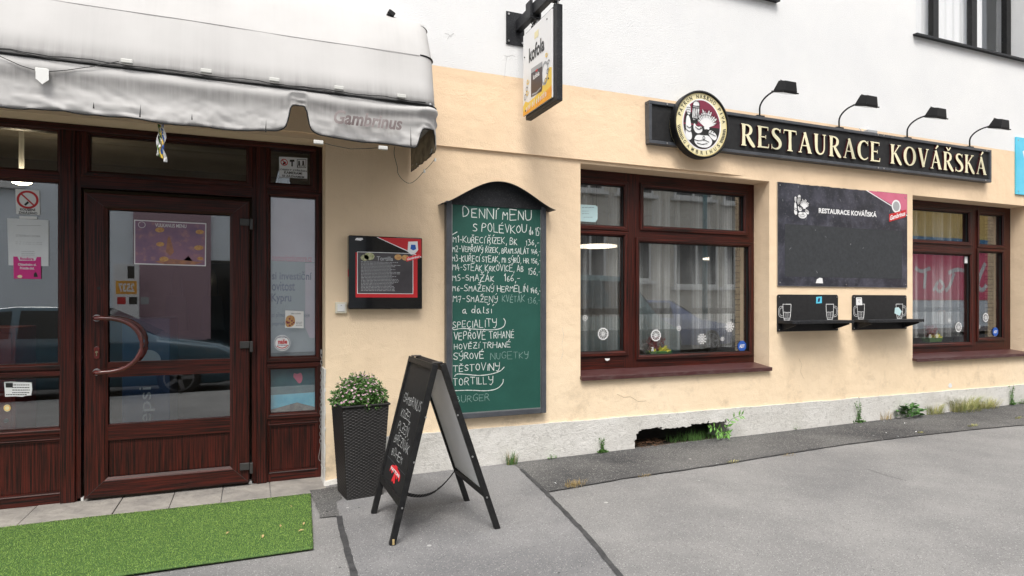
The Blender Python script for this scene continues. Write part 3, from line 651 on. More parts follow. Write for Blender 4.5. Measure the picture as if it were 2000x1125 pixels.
# upstairs windows
def upwin(x0, x1, z0, z1, splits):
    gs = []; e = [x0 + .09] + splits + [x1 - .09]
    for i in range(len(e) - 1): gs.append((e[i] + (.05 if i else 0), e[i + 1] - (.05 if i < len(e) - 2 else 0), z0 + .09, z1 - .09))
    f = MB(); grid_holes(x0, x1, z0, z1, gs, .24, .31, f); f = f.make('upper_window', 'black_paint', bld)
    for g in gs: pane(g[0], g[1], g[2], g[3], .27, f, 'upper_glass')
    m = MB()
    m.hexa([(x0 - .05, -.055, z0 - .03), (x1 + .05, -.055, z0 - .03), (x1 + .05, .24, z0 + .0), (x0 - .05, .24, z0 + .0), (x0 - .05, -.055, z0 - .008), (x1 + .05, -.055, z0 - .008), (x1 + .05, .24, z0 + .02), (x0 - .05, .24, z0 + .02)])
    m.make('sill', 'black_metal', f)
    return f, gs
for hx in (W3, W4, (-2, .2, 4.52, 6.2), (11.5, 13.7, 4.52, 6.2)):
    f, gs = upwin(*hx, [hx[0] + .72, hx[0] + 1.47] if hx[1] - hx[0] > 2 else [])
    mb = MB()
    n = 90; L0, L1 = hx[0] - .1, hx[1] - (.42 if hx is W3 else .1)
    for i in range(n):
        xa, xb = L0 + (L1 - L0) * i / n, L0 + (L1 - L0) * (i + 1) / n
        ya, yb = .36 + .012 * math.sin(i * .9), .36 + .012 * math.sin((i + 1) * .9)
        mb.face([(xa, ya, hx[2] - .1), (xb, yb, hx[2] - .1), (xb, yb, hx[3]), (xa, ya, hx[3])])
    mb.make('curtain', 'white_print', f)

# ---------------------------------------------------------------- entrance
YE = .226
ent = MB(); zt = RT
q = lambda a, b, c, d, zx: (PX(a, YE), PX(c, YE), PZ(zx, d, YE), PZ(zx, b, YE))
zbot = PZ(165, 978, YE)
xl0 = PX(-420, YE)
g_fl_l = (PX(-150, YE), PX(112, YE), PZ(0, 326, YE), PZ(0, 247, YE)); g_fl_m = (PX(175, YE), PX(481, YE), PZ(175, 333, YE), PZ(175, 262, YE)); g_fl_r = (PX(529, YE), PX(606, YE), PZ(529, 356, YE), PZ(529, 291, YE))
g_l1 = (PX(-150, YE), PX(113, YE), PZ(0, 713, YE), PZ(0, 350, YE)); g_l2 = (PX(-150, YE), PX(115, YE), PZ(0, 842, YE), PZ(0, 742, YE)); g_l3 = (PX(-150, YE), PX(116, YE), PZ(0, 970, YE), PZ(0, 870, YE))
g_r1 = (PX(529, YE), PX(616, YE), PZ(529, 697, YE), PZ(529, 383, YE)); g_r2 = (PX(529, YE), PX(616, YE), PZ(529, 808, YE), PZ(529, 722, YE)); g_r3 = (PX(529, YE), PX(616, YE), PZ(529, 920, YE), PZ(529, 834, YE))
door_hole = (PX(158, YE), PX(492, YE), -.5, PZ(160, 366, YE))
cols_ = [g_fl_l, g_fl_m, g_fl_r, g_l1, g_l2, g_l3, g_r1, g_r2, g_r3, door_hole]
grid_holes(xl0, RX1 - .002, zbot - .0, zt, cols_, YE, YE + .08, ent, grain=True)
ent = ent.make('entrance_frame', ['mahogany_v', 'mahogany_h'], bld)
MB().box(RX0, xl0, YE, YE + .08, 0, RT).make('entrance_panel', 'mahogany_v', bld)
for g in (g_fl_l, g_fl_m, g_fl_r, g_l1, g_l2, g_r1, g_r2):
    m = MB(); ring_frame(m, *g, .045, YE + .02, YE - .014); m.make('sash', ['mahogany_v', 'mahogany_h'], ent)
    pane(*g, YE + .025, ent)
for g in (g_l3, g_r3):
    m = MB(); ring_frame(m, *g, .02, YE + .02, YE - .008); m.make('panel_moulding', ['mahogany_v', 'mahogany_h'], ent)
    MB().box(g[0] - .01, g[1] + .01, YE + .014, YE + .03, g[2] - .01, g[3] + .01).make('panel', 'mahogany_v', ent)
# mullion strips standing proud
for a, b in ((118, 148), (501, 521)):
    MB().box(PX(a, YE), PX(b, YE), YE - .022, YE + .001, zbot, zt - .03).make('mullion', 'mahogany_v', ent, bev=.006)
MB().box(PX(0, YE) - .9, RX1 - .05, YE - .03, YE + .001, zt - .045, zt - .004).make('frame_head', 'mahogany_h', ent, bev=.006)
# door leaf
dl = MB(); YD = YE - .03
d0, d1 = PX(165, YD), PX(487, YD); dz0, dz1 = PZ(165, 974, YD), PZ(165, 375, YD)
pg1 = (PX(211, YD), PX(449, YD), PZ(211, 708, YD), PZ(211, 409, YD)); pg2 = (PX(213, YD), PX(450, YD), PZ(213, 830, YD), PZ(213, 737, YD)); pp = (PX(214, YD), PX(450, YD), PZ(214, 932, YD), PZ(214, 861, YD))
grid_holes(pg1[0] - .03, pg1[1] + .03, pp[2] - .02, pg1[3] + .03, [pg1, (pg1[0], pg1[1], pg2[2], pg2[3]), (pg1[0], pg1[1], pp[2], pp[3])], YD + .004, YD + .06, dl, grain=True)
wl = pg1[0] - d0
def ring2(mb, x0, x1, z0, z1, o, yb, yf):
    a, b, c, d = x0, x1, z0, z1; e, f, g, h = o
    def lp(t, y):  # t 0 outer .. 1 inner
        return [(e + (a - e) * t, y, g + (c - g) * t), (f + (b - f) * t, y, g + (c - g) * t), (f + (b - f) * t, y, h + (d - h) * t), (e + (a - e) * t, y, h + (d - h) * t)]
    loops = [lp(0, yb), lp(0, yf + .006), lp(.05, yf), lp(.82, yf), lp(.88, yf + .004), lp(1, yf + .016), lp(1, yb)]
    for p, q_ in zip(loops, loops[1:]):
        for k in range(4): mb.face([p[k], p[(k + 1) % 4], q_[(k + 1) % 4], q_[k]], 1 if k in (0, 2) else 0)
ring2(dl, pg1[0], pg1[1], pp[2], pg1[3], (d0, d1, dz0, dz1), YD + .06, YD - .012)
door = dl.make('door', ['mahogany_v', 'mahogany_h'], bld)
for g in (pg1, (pg1[0], pg1[1], pg2[2], pg2[3])): pane(*g, YD + .03, door)
MB().box(pg1[0], pg1[1], YD + .02, YD + .035, pp[2], pp[3]).make('panel', 'mahogany_v', door)
for z_ in (pg1[2], pg2[3], pg2[2], pp[3]): pass
mb = MB()                                # pale mitre joints scribed at the corners
for (a, b) in (((d0, dz1), (pg1[0], pg1[3])), ((d1, dz1), (pg1[1], pg1[3])), ((d0, dz0), (pg1[0], pp[2])), ((d1, dz0), (pg1[1], pp[2]))):
    l = Vector((b[0] - a[0], 0, b[1] - a[1])); nn = Vector((-l.z, 0, l.x)).normalized() * .0011; A = Vector((a[0], YD - .0135, a[1])) + l * .06; B = Vector((a[0], YD - .0135, a[1])) + l * .82
    mb.hexa([A - nn, B - nn, B - nn + Vector((0, .001, 0)), A - nn + Vector((0, .001, 0)), A + nn, B + nn, B + nn + Vector((0, .001, 0)), A + nn + Vector((0, .001, 0))])
mb.make('mitre_joint', 'hinge_metal', door)
# bow handle outside, its twin inside
def bow(yo, sgn, name):
    zc = (PZ(190, 621, YD) + PZ(190, 726, YD)) / 2; hz = (PZ(190, 621, YD) - PZ(190, 726, YD)) / 2; xh = PX(190, YD); out = .068
    pts = [(xh, yo, zc + hz), (xh, yo - sgn * out * .7, zc + hz), (xh + .02, yo - sgn * out, zc + hz)]
    rr = PX(278, YD - .06) - xh
    for k in range(0, 17):
        t = math.pi / 2 - math.pi * k / 16; pts.append((xh + .035 + (rr - .035) * math.cos(t) ** .8 if math.cos(t) > 1e-6 else xh + .035, yo - sgn * out, zc + hz * math.sin(t)))
    pts += [(xh + .02, yo - sgn * out, zc - hz), (xh, yo - sgn * out * .7, zc - hz), (xh, yo, zc - hz)]
    h = MB().tube(pts, .0165, 14); h.make(name, 'handle_brown', door, smooth=True)
    m = MB()
    for s_ in (1, -1): m.tube([(xh, yo + .001, zc + s_ * hz), (xh, yo - sgn * .008, zc + s_ * hz)], .024, 20)
    m.make('handle_rose', 'steel', door, smooth=False)
bow(YD - .012, 1, 'handle'); bow(YD + .06, -1, 'inner_handle')
lx, lz = PX(190, YD), PZ(190, 689, YD)
pl_ = [(lx + .017 * math.cos(t), lz + (.028 if math.sin(t) > 0 else -.028) + .017 * math.sin(t)) for t in [2 * math.pi * k / 24 for k in range(24)]]
lk = MB().prism(pl_, wallfn(YD - .012), 0, .009).make('lock_plate', 'handle_brown', door, bev=.002)
MB().tube([(lx, YD - .0212, lz + .006), (lx, YD - .024, lz + .006)], .0085, 16).box(lx - .003, lx + .003, YD - .0236, YD - .0212, lz - .02, lz).make('lock_cylinder', 'brass', lk)
MB().tube([(PX(194, YD), YD - .0121, PZ(194, 563, YD)), (PX(194, YD), YD - .0135, PZ(194, 563, YD))], .011, 16).make('blind_hole', 'rubber_seal', door)
for py in (435, 673, 909):
    hx_, hz_ = PX(484, YD), PZ(484, py, YD)
    MB().box(hx_ - .055, hx_ + .012, YD - .036, YD - .012, hz_ - .026, hz_ + .026).box(hx_ + .014, hx_ + .036, YD - .045, YD - .01, hz_ - .055, hz_ + .026).make('hinge', 'hinge_metal', door, bev=.004)
for a in (155, 489):
    MB().box(PX(a, YE) - .012, PX(a, YE) + .024, YE - .0, YE + .05, zbot - .02, zbot + .022).make('frame_foot', 'white_plastic', ent)
for x, y in ((188, 341), (460, 357)): MB().box(PX(x, YE) - .013, PX(x, YE) + .013, YE - .018, YE - .014, PZ(x, y, YE) - .004, PZ(x, y, YE) + .004).make('drain_cap', 'handle_brown', ent)
# threshold tiles in front of the door, each its own stone
TZ = zbot
def tz(x): return TZ
MB().box(RX0, .52, -.14, .5, -.3, TZ - .012).make('threshold_bed', 'grout', bld)
tb = [-1.9, -1.35, P(328, 996, Z=TZ).x - .33, P(328, 996, Z=TZ).x, P(431, 985, Z=TZ).x, P(530, 974, Z=TZ).x, .525]
for i in range(len(tb) - 1):
    a, b = tb[i] + .003, tb[i + 1] - .003; mb = MB(); n = 8; k = R.uniform(-.003, .003)
    for yy0, yy1 in ((-.175, YE + .05),):
        mb.box(a, b, yy0, yy1, TZ - .03, TZ + k)
    o = mb.make('tile', 'stone_tile', bld, bev=.003)
MB().hexa([(RX0, -.21, -.2), (.40, -.21, -.2), (.54, -.02, -.2), (RX0, -.02, -.2), (RX0, -.18, TZ - .022), (.38, -.18, TZ - .022), (.53, -.10, TZ - .012), (RX0, -.10, TZ - .012)]).make('threshold_edge', 'grout', bld, bev=.004)

# dirt-grey cement collar at the corner foot
mb = MB(); mb.hexa([(.50, -.10, -.1), (.66, -.04, -.1), (.66, .2, -.1), (.50, .2, -.1), (.515, -.03, .015), (.65, -.018, .03), (.65, .2, .03), (.515, .2, .015)]).make('mortar_collar', 'plinth_plaster', bld, bev=.006)
mb = MB()
zz = -.02
while zz < .86:                           # crumbled plaster edge between frame and jamb
    h_ = R.uniform(.02, .07); mb.box(.517, .5275 + R.uniform(-.004, .004), -.002 - R.uniform(.0, .006) , .226, zz, zz + h_); zz += h_
mb.make('jamb_edge', 'plinth_plaster', bld, bev=.003)
# ================================================================ awning
aw = thing('awning', 'dirty white cloth awning with black piping above the entrance', 'awning', (-1.4, -.4, 2.44))
AX0, AX1, AY = -5.2, 1.20, -.79; RC = .115
prof = [(.0, 3.52), (-.30, 3.455), (-.52, 3.392), (-.545, 3.372), (-.62, 3.25), (-.692, 3.115), (-.698, 3.095), (-.722, 3.0), (-.745, 2.91), (-.766, 2.82), (-.772, 2.79), (AY, 2.735)]
# plan path: along the front then round the corner and back to the wall
def plan(y, n=8):
    """points x,y of the cloth at front distance y"""
    r = min(RC, abs(y) * .5); pts = []
    m = 110
    for i in range(m + 1): pts.append((AX0 + (AX1 - r - AX0) * i / m, y))
    for k in range(1, n + 1):
        t = math.pi / 2 * k / n; pts.append((AX1 - r + r * math.sin(t), y + r - r * math.cos(t)))
    for k in range(1, 9): pts.append((AX1, y + r + (0 - y - r) * k / 8 if y < -.01 else 0))
    return pts
rows = []
for j, (y, z) in enumerate(prof):
    pr = plan(y) if y < -.001 else [(p[0], 0.0) for p in plan(-.2)]
    rows.append([(px, py + noise.noise(Vector((px * 1.5, z * 4, 0))) * .008 * (0 < j < 11) + noise.noise(Vector((px * 5, z * 3, 3))) * .004 * (0 < j < 11), z + (.02 + .04 * (AX1 - px) if j < 4 else 0)) for px, py in pr])
def surf(rows, name, m, parent, smooth=True, skip=None):
    mb = MB(); n = len(rows[0])
    for r in rows: mb.v += r
    for j in range(len(rows) - 1):
        for i in range(n - 1):
            if skip and skip(i, j): continue
            mb.f.append((j * n + i, j * n + i + 1, (j + 1) * n + i + 1, (j + 1) * n + i)); mb.m.append(0)
    o = mb.make(name, m, parent, smooth=smooth)
    s_ = o.modifiers.new('solid', 'SOLIDIFY'); s_.thickness = .002; return o
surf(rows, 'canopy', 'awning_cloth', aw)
# valance with scalloped lower edge
zt_, zb_ = 2.735, 2.445
nx = PX(583, AY)
def low(x):
    d = abs(x - nx); z = zb_ + .006 * math.sin(x * 5) + .004 * math.sin(x * 17)
    e = max(0, min(1, (x - (AX1 - .165)) / .055)); return z + .140 / (1 + (d / .058) ** 9) + .045 / (1 + (d / .095) ** 4) + .13 * e * e * (3 - 2 * e)
def lowside(s_):      # distance round the corner
    if s_ < .09: return zb_ + .13
    return zb_ + .13 * max(0, 1 - (s_ - .09) / .03) - .015 * s_
    t = min(1, (s_ - .06) / .09); 
    up = .17 * t * t * (3 - 2 * t)
    if s_ > .20: k = min(1, (s_ - .20) / .08); up = .17 * (1 - k) - .0
    return zb_ + up - .02 * max(0, s_ - .3)
path = []
m = 900
for i in range(m + 1):
    x = AX0 + (AX1 - .10 - AX0) * i / m; path.append((x, AY, 0, -1, low(x)))
s_ = 0
for k in range(1, 9):
    t = math.pi / 2 * k / 8; s_ = .10 * t; path.append((AX1 - .10 + .10 * math.sin(t), AY + .10 - .10 * math.cos(t), math.sin(t), -math.cos(t), lowside(s_)))
for k in range(1, 61):
    y = AY + .10 + (-.03 - AY - .10) * k / 60; path.append((AX1, y, 1, 0, lowside(.157 + (y - AY - .1))))
rows = []; NJ = 16
for j in range(NJ + 1):
    row = []
    for (x, y, ax, ay, zl_) in path:
        t = j / NJ; z = zt_ - .004 - (zt_ - .004 - zl_) * t
        s0 = x + (y - AY) * 1.3
        # roll below the piping, slack and crumples towards the hem
        b = .022 * math.sin(t * math.pi * 1.15) * 1 - .020 * math.sin(max(0, t - .18) * math.pi * 1.6) * .9
        zz_ = z * 6
        w_ = noise.noise(Vector((s0 * 2.2, zz_ * .8, 4))) * .014 * t - abs(noise.noise(Vector((s0 * 7 + zz_ * 2.5, zz_ * 3, 8)))) * .030 * t ** 1.5 - abs(noise.noise(Vector((s0 * 17 - zz_ * 3, zz_ * 6, 1)))) * .012 * t * t
        # pulled folds running to the corner
        if x > .55 and t < .8: w_ += .012 * math.sin((z - 2.62 - (x - .55) * .10) * 70) * max(0, min(1, (x - .55) * 2)) * (1 - t)
        e = b + w_
        row.append((x + ax * e, y + ay * e, z))
    rows.append(row)
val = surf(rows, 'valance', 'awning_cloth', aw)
hem = [rows[-1][i] for i in range(0, len(path), 2)]
MB().tube([(x, y, z - .002) for x, y, z in hem], .0045, 6).make('hem_piping', 'black_paint', val, smooth=True)
pip = [(x, y - .0, zt_ - .002) for (x, y, *_r) in path]
MB().tube([(a + (0.004 if b > AY + .08 else 0), b - .004, c) for a, b, c in pip[::3]], .0065, 6).make('piping', 'black_paint', aw, smooth=True)
for (y, z) in ((-.535, 3.382), (-.695, 3.105)):
    pr = plan(y)[110:119] if True else 0
    MB().tube([(a + .005, b - .005, z) for a, b in pr], .0055, 6).make('corner_piping', 'black_paint', aw, smooth=True)
sm = plan(-.695)[:111]; MB().tube([(a, b - .0035 + noise.noise(Vector((a * 1.5, 3.1 * 4, 0))) * .010, 3.10) for a, b in sm], .0018, 6).make('seam', 'awning_cloth', aw, smooth=True)
# inner lining seen under the corner, frame tubes
ins = []
for j in range(5):
    ins.append([(AX1 - .012, AY + .05 + (-.02 - AY - .05) * k / 12, (2.62 if j == 0 else 0) or (2.62 - (2.62 - (zb_ + .005 - .02)) * j / 4)) for k in range(13)])
surf(ins, 'inner_lining', 'fabric_inside', aw)
MB().tube([(AX0, AY + .03, zt_ + .01), (AX1 - .05, AY + .03, zt_ + .01)], .014, 8).tube([(AX1 - .03, AY + .05, zt_ + .01), (AX1 - .03, 0, zt_ + .01)], .014, 8).make('frame_tube', 'grey_print', aw)
# torn slits in the valance edge
mb = MB()
for px_, y0, y1 in ((802, 248, 285), (520, 232, 258), (275, 203, 229), (183, 199, 212), (375, 222, 234), (583, 0, 0)):
    if not y0: continue
    Yv = AY - .03; a, b = P(px_, y0, Yv), P(px_ + R.uniform(-2, 2), y1, Yv)
    mb.prism([(a.x, a.z), (b.x - .004, b.z), (b.x + .004, b.z)], wallfn(Yv), 0, .002)
mb.make('tear', 'black_paint', val)
# faded name on the valance
YV = AY - .046
mb = MB(); O = P(652, 240, YV)
add_text(mb, 'Gambrinus', lambda u, v, n: (u, YV - n, v), PX(652, YV), PZ(652, 241, YV), PX(786, YV), PZ(652, 213, YV), bold=.03, shear=.25)
mat('faded_maroon', (.13, .10, .10), .9, (.33, .29, .285), 7)
def swash(mb, fn, pts, w, mi=0):
    ribbon(mb, smooth_poly(pts, 3), w, fn, mi)
mb.make('lettering', 'faded_maroon', val)
# cord with clips
cord = thing('light_cord', 'thin black cord clipped along the awning and hanging from its corner', 'cord', (-.2, AY - .01, 2.74))
pts = []
for i in range(90):
    x = -3 + 4.1 * i / 89; pts.append((x, AY - .016 - .004 * math.sin(i), zt_ + .012 + .004 * math.sin(i * .7) + .002 * math.sin(i * 2.3)))
mb = MB(); mb.tube(pts, .0028, 5)
mb.tube([(x, y, z - .013 + .008 * math.sin(i * .37)) for i, (x, y, z) in enumerate(pts)], .0022, 5)
a0 = [P(x, y, AY - .02) for x, y in ((-30, 97), (0, 110), (40, 128), (82, 141), (130, 137), (180, 130), (232, 120))]; mb.tube(a0, .0022, 5)
h = [P(x, y, AY + .02) for x, y in ((622, 277), (650, 284), (685, 291), (720, 290), (748, 288))]; mb.tube(h, .002, 5)
h = [P(x, y, -.40) for x, y in ((771, 286), (769, 300), (773, 315), (777, 330), (776, 338), (786, 352), (800, 360), (815, 350), (829, 333), (838, 325), (850, 310))]; mb.tube(smooth_poly([tuple(p) for p in h], 2), .002, 5)
mb.make('wire', 'black_paint', cord, smooth=True)
for x, y, yy in ((82, 138, AY - .02), (248, 120, AY - .02), (403, 139, AY - .02), (536, 156, AY - .02), (662, 172, AY - .02), (784, 188, AY - .02), (622, 278, AY - .01), (748, 289, AY - .01)):
    p = P(x, y, yy); MB().box(p.x - .03, p.x + .03, yy - .012, yy + .01, p.z - .012, p.z + .012).make('clip', 'clip_plastic', cord, bev=.004)
p = P(84, 150, AY - .018)
MB().prism([(p.x - .03, p.z + .04), (p.x + .03, p.z + .04), (p.x + .03, p.z - .018), (p.x, p.z - .045), (p.x - .03, p.z - .018)], wallfn(AY - .03), 0, .003).make('tag', 'white_plastic', cord)
for x, y in ((850, 312), (829, 334)):
    p = P(x, y, -.40); MB().tube([(p.x, p.y, p.z + .012), (p.x, p.y, p.z - .012)], [.006, .009], 8).make('bulb', 'white_plastic', cord)
# flag ribbons hanging by the door head
rb = thing('ribbon_bundle', 'white, blue and yellow ribbons hanging under the awning edge', 'ribbons', P(315, 240, -.75))
for i, (mm, dx, ln) in enumerate((('white_print', -6, 56), ('white_print', 0, 40), ('blue_print', 5, 52), ('yellow_print', 2, 60), ('leaf_green', -3, 58), ('white_print', 7, 66))):
    mb = MB(); c = P(314 + dx * .5, 243, -.75); n = 9; prev = None; wd = .010; L_ = ln / 300
    for k in range(n + 1):
        t = k / n; x = c.x + dx * .0015 * t + .006 * math.sin(k * 1.1 + i); y = c.y + .01 * math.cos(k * .9 + i * 2); z = c.z - L_ * t; a_ = k * .5 + i
        e = [(x - wd * math.cos(a_), y - wd * math.sin(a_), z), (x + wd * math.cos(a_), y + wd * math.sin(a_), z)]
        if prev: mb.face([prev[0], prev[1], e[1], e[0]])
        prev = e
    mb.make('ribbon', mm, rb)
MB().tube([P(313, 222, -.75), P(315, 244, -.75)], .002, 5).make('string', 'black_paint', rb)
# small floodlight above the awning
def flood(base, tip, name, label, group, head=.085):
    t = thing(name, label, 'floodlight', base, group)
    b, c = Vector(base), Vector(tip)
    pts = [b, b + Vector((0, 0, .08))]
    for k in range(1, 9):
        a_ = math.pi / 2 * k / 8; pts.append(Vector((b.x, b.y - (b.y - c.y) * .62 * (1 - math.cos(a_)), b.z + .08 + (c.z - b.z - .085) * math.sin(a_))))
    pts.append(c + Vector((0, .03, .01)))
    MB().tube(pts, .0085, 10).make('arm', 'black_metal', t, smooth=True)
    MB().box(b.x - .05, b.x + .05, b.y - .02, b.y + .02, b.z - .004, b.z + .012).make('foot', 'black_metal', t, bev=.003)
    # housing: trapezoid box, lamp glass to the wall, lid flange below
    m = MB(); s1, s2 = head, head * .8
    fr = Vector((0, .30, -.954)).normalized(); up = Vector((0, .954, .30)); sd = Vector((1, 0, 0))
    def ring(o, sx, su): return [o - sd * sx - up * su, o + sd * sx - up * su, o + sd * sx + up * su, o - sd * sx + up * su]
    c0 = c + Vector((0.0, 0, 0))
    m.hexa(ring(c0 - fr * .05, s2, s2 * .7) + ring(c0 + fr * .045, s1, s1 * .86))
    m.make('housing', 'black_plastic', t, bev=.006)
    MB().hexa(ring(c0 + fr * .046, s1 * 1.12, s1 * .98) + ring(c0 + fr * .058, s1 * 1.12, s1 * .98)).make('lid', 'black_plastic', t, bev=.002)
    MB().hexa(ring(c0 + fr * .0585, s1 * .95, s1 * .8) + ring(c0 + fr * .062, s1 * .95, s1 * .8)).make('glass_cover', 'far_pane', t)
    MB().tube([c0 - fr * .05 + up * .03 - sd * .02, c0 - fr * .06 + up * .075 - sd * .02, c0 - fr * .05 + up * .085, c0 - fr * .03 + up * .065 + sd * .01], .004, 6).make('bracket', 'black_metal', t)
    return t
# ================================================================ long name sign
YS = -.075
sg = thing('restaurant_sign', 'long black sign board reading RESTAURACE KOVÁŘSKÁ in cream raised letters', 'sign', (6, -.04, 2.88))
sx0, sx1, sz1, sz0 = PX(1268, YS), PX(1937, YS), PZ(1268, 195, YS), PZ(1268, 279, YS)
MB().box(sx0 + .02, sx1 - .02, YS + .02, -.004, sz0 + .02, sz1 - .02).make('board', 'sign_black', sg)
fw = .032
xj = PX(1739, YS)
for a, b, c, d in ((sx0, xj - .003, sz1 - fw, sz1), (xj + .003, sx1, sz1 - fw, sz1), (sx0, xj - .003, sz0, sz0 + fw), (xj + .003, sx1, sz0, sz0 + fw), (sx0, sx0 + fw, sz0 + fw + .001, sz1 - fw - .001), (sx1 - fw, sx1, sz0 + fw + .001, sz1 - fw - .001)):
    MB().box(a, b, YS, 0.0 - .003, c, d).make('frame_strip', 'charcoal_frame', sg, bev=.004)
MB().box(xj - .001, xj + .001, YS + .0185, YS + .021, sz0 + fw, sz1 - fw).make('joint', 'black_print', sg)
for x, y in ((1303, 200), (1303, 279), (1726, 263), (1726, 328), (1715, 262), (1715, 327), (1927, 292), (1925, 353)):
    xx = PX(x, YS); zz = (sz1 - fw / 2) if y < 300 and not (y == 279) else sz0 + fw / 2
    MB().tube([(xx, YS - .0005, zz), (xx, YS - .004, zz)], .009, 10).make('screw', 'steel', sg)
# serif letters built from swelling strokes
def serif(ch):
    S = []; a = lambda *p: S.append(p)
    sr = lambda x, z, wl_, wr: a((x - wl_, z, .045), (x + wr, z, .045))
    if ch == 'R': a((.13, .02, .17), (.13, .5, .13), (.13, .98, .17)); sr(.13, .022, .12, .13); sr(.13, .978, .12, .05); a((.14, .965, .05), (.32, .965, .07), (.46, .88, .12), (.49, .74, .155), (.44, .58, .12), (.30, .49, .06), (.16, .485, .05)); a((.30, .49, .13), (.42, .27, .16), (.60, .02, .17), (.68, .012, .06)); return S, .70
    if ch == 'E': a((.13, .02, .17), (.13, .5, .13), (.13, .98, .17)); sr(.13, .022, .12, .05); sr(.13, .978, .12, .05); a((.14, .965, .06), (.52, .965, .06)); a((.53, .99, .045), (.53, .82, .03)); a((.14, .51, .055), (.42, .51, .055)); a((.42, .60, .03), (.42, .42, .03)); a((.14, .035, .065), (.55, .035, .065)); a((.555, .01, .045), (.57, .2, .03)); return S, .60
    if ch == 'S': a((.47, .98, .03), (.46, .80, .03)); a((.46, .87, .05), (.38, .95, .06), (.26, .975, .07), (.13, .92, .11), (.09, .79, .15), (.16, .65, .17), (.31, .53, .18), (.44, .40, .17), (.48, .24, .15), (.41, .09, .11), (.26, .02, .07), (.12, .04, .05), (.03, .12, .05)); a((.03, .22, .03), (.03, .0, .03)); return S, .54
    if ch == 'T': a((.34, .02, .17), (.34, .5, .13), (.34, .98, .16)); sr(.34, .022, .14, .14); a((.03, .965, .06), (.65, .965, .06)); a((.035, .99, .04), (.01, .80, .025)); a((.645, .99, .04), (.67, .80, .025)); return S, .68
    if ch == 'A': a((.10, .02, .055), (.36, .97, .075)); a((.34, .99, .13), (.62, .02, .17)); sr(.10, .022, .09, .09); sr(.62, .022, .11, .11); a((.20, .35, .05), (.50, .35, .05)); return S, .74
    if ch == 'V': a((.12, .98, .17), (.36, .02, .15)); a((.36, .03, .07), (.60, .98, .055)); sr(.12, .978, .11, .11); sr(.60, .978, .09, .09); return S, .70
    if ch == 'U': a((.13, .98, .17), (.13, .38, .14), (.17, .15, .14), (.30, .03, .08), (.46, .06, .07), (.56, .2, .07), (.58, .4, .065), (.58, .98, .06)); sr(.13, .978, .12, .11); sr(.58, .978, .10, .09); return S, .74
    if ch == 'C': a((.60, .84, .05), (.50, .94, .06), (.36, .97, .07), (.20, .88, .12), (.105, .70, .16), (.085, .5, .175), (.105, .3, .16), (.2, .12, .12), (.36, .03, .07), (.50, .05, .055), (.62, .15, .045)); a((.61, .98, .035), (.61, .74, .025)); return S, .66
    if ch == 'O': a(*[(.39 + .30 * math.cos(t), .5 + .47 * math.sin(t), .055 + .12 * abs(math.cos(t)) ** 1.3) for t in [2 * math.pi * k / 32 for k in range(33)]]); return S, .80
    if ch == 'K': a((.13, .02, .17), (.13, .5, .13), (.13, .98, .17)); sr(.13, .022, .12, .12); sr(.13, .978, .12, .12); a((.18, .48, .05), (.52, .96, .065)); a((.28, .56, .12), (.42, .32, .16), (.60, .02, .17), (.68, .012, .05)); sr(.53, .978, .10, .10); return S, .70
def vstroke(mb, pts, fn, n0, n1, k, ox, oz, mi=0, side=1, sx=1):
    if len(pts) > 3: pts = smooth_poly(list(pts), 2)
    Lf, Rt = [], []
    for i, (x, z, w_) in enumerate(pts):
        a_, b_ = pts[max(i - 1, 0)], pts[min(i + 1, len(pts) - 1)]; dx, dz = b_[0] - a_[0], b_[1] - a_[1]; l = math.hypot(dx, dz) or 1
        Lf.append(((ox + (x - dz / l * w_ / 2) * k * sx), oz + (z + dx / l * w_ / 2) * k)); Rt.append((ox + (x + dz / l * w_ / 2) * k * sx, oz + (z - dx / l * w_ / 2) * k))
    m = len(pts); i0 = len(mb.v)
    for arr, n_ in ((Lf, n0), (Rt, n0), (Lf, n1), (Rt, n1)): mb.v += [tuple(fn(u, v, n_)) for u, v in arr]
    for i in range(m - 1):
        mb.f.append((i0 + 2 * m + i, i0 + 3 * m + i, i0 + 3 * m + i + 1, i0 + 2 * m + i + 1)); mb.m.append(mi)
        for o in (0, m): mb.f.append((i0 + o + i, i0 + o + i + 1, i0 + 2 * m + o + i + 1, i0 + 2 * m + o + i)); mb.m.append(side)
    for e in (0, m - 1): mb.f.append((i0 + e, i0 + m + e, i0 + 3 * m + e, i0 + 2 * m + e)); mb.m.append(side)
def sign_word(word, xa, xb, z0, cap, Y, th, parent):
    glyph = []; x = 0
    for ch in unicodedata.normalize('NFD', word):
        if ch in ACC: glyph[-1][2].append(ch); continue
        S, wd = serif(ch); glyph.append([S, x, [], wd]); x += wd + .10
    tot = x - .10; sx = (xb - xa) / (tot * cap)
    for S, gx, ac, wd in glyph:
        mb = MB(); ox = xa + gx * cap * sx
        for i, st_ in enumerate(S): vstroke(mb, st_, wallfn(Y), 0, th + .0003 * i, cap, ox, z0, sx=sx)
        for c in ac:
            if c == '\u0301': vstroke(mb, ((wd * .46, 1.07, .05), (wd * .66, 1.27, .11)), wallfn(Y), 0, th, cap, ox, z0, sx=sx)
            else:
                vstroke(mb, ((wd * .30, 1.25, .06), (wd * .47, 1.08, .07)), wallfn(Y), 0, th, cap, ox, z0, sx=sx); vstroke(mb, ((wd * .47, 1.08, .06), (wd * .68, 1.26, .07)), wallfn(Y), 0, th + .0004, cap, ox, z0, sx=sx)
        mb.make('letter', ['cream_letter', 'oxblood'], parent)
zc = PZ(1450, 282, YS - .03); cap = PZ(1450, 239, YS - .03) - zc
sign_word('RESTAURACE', PX(1450, YS - .02), PX(1722, YS - .02), zc, cap, YS + .02, .022, sg)
sign_word('KOVÁŘSKÁ', PX(1742, YS - .02), PX(1930, YS - .02), zc, cap, YS + .02, .022, sg)
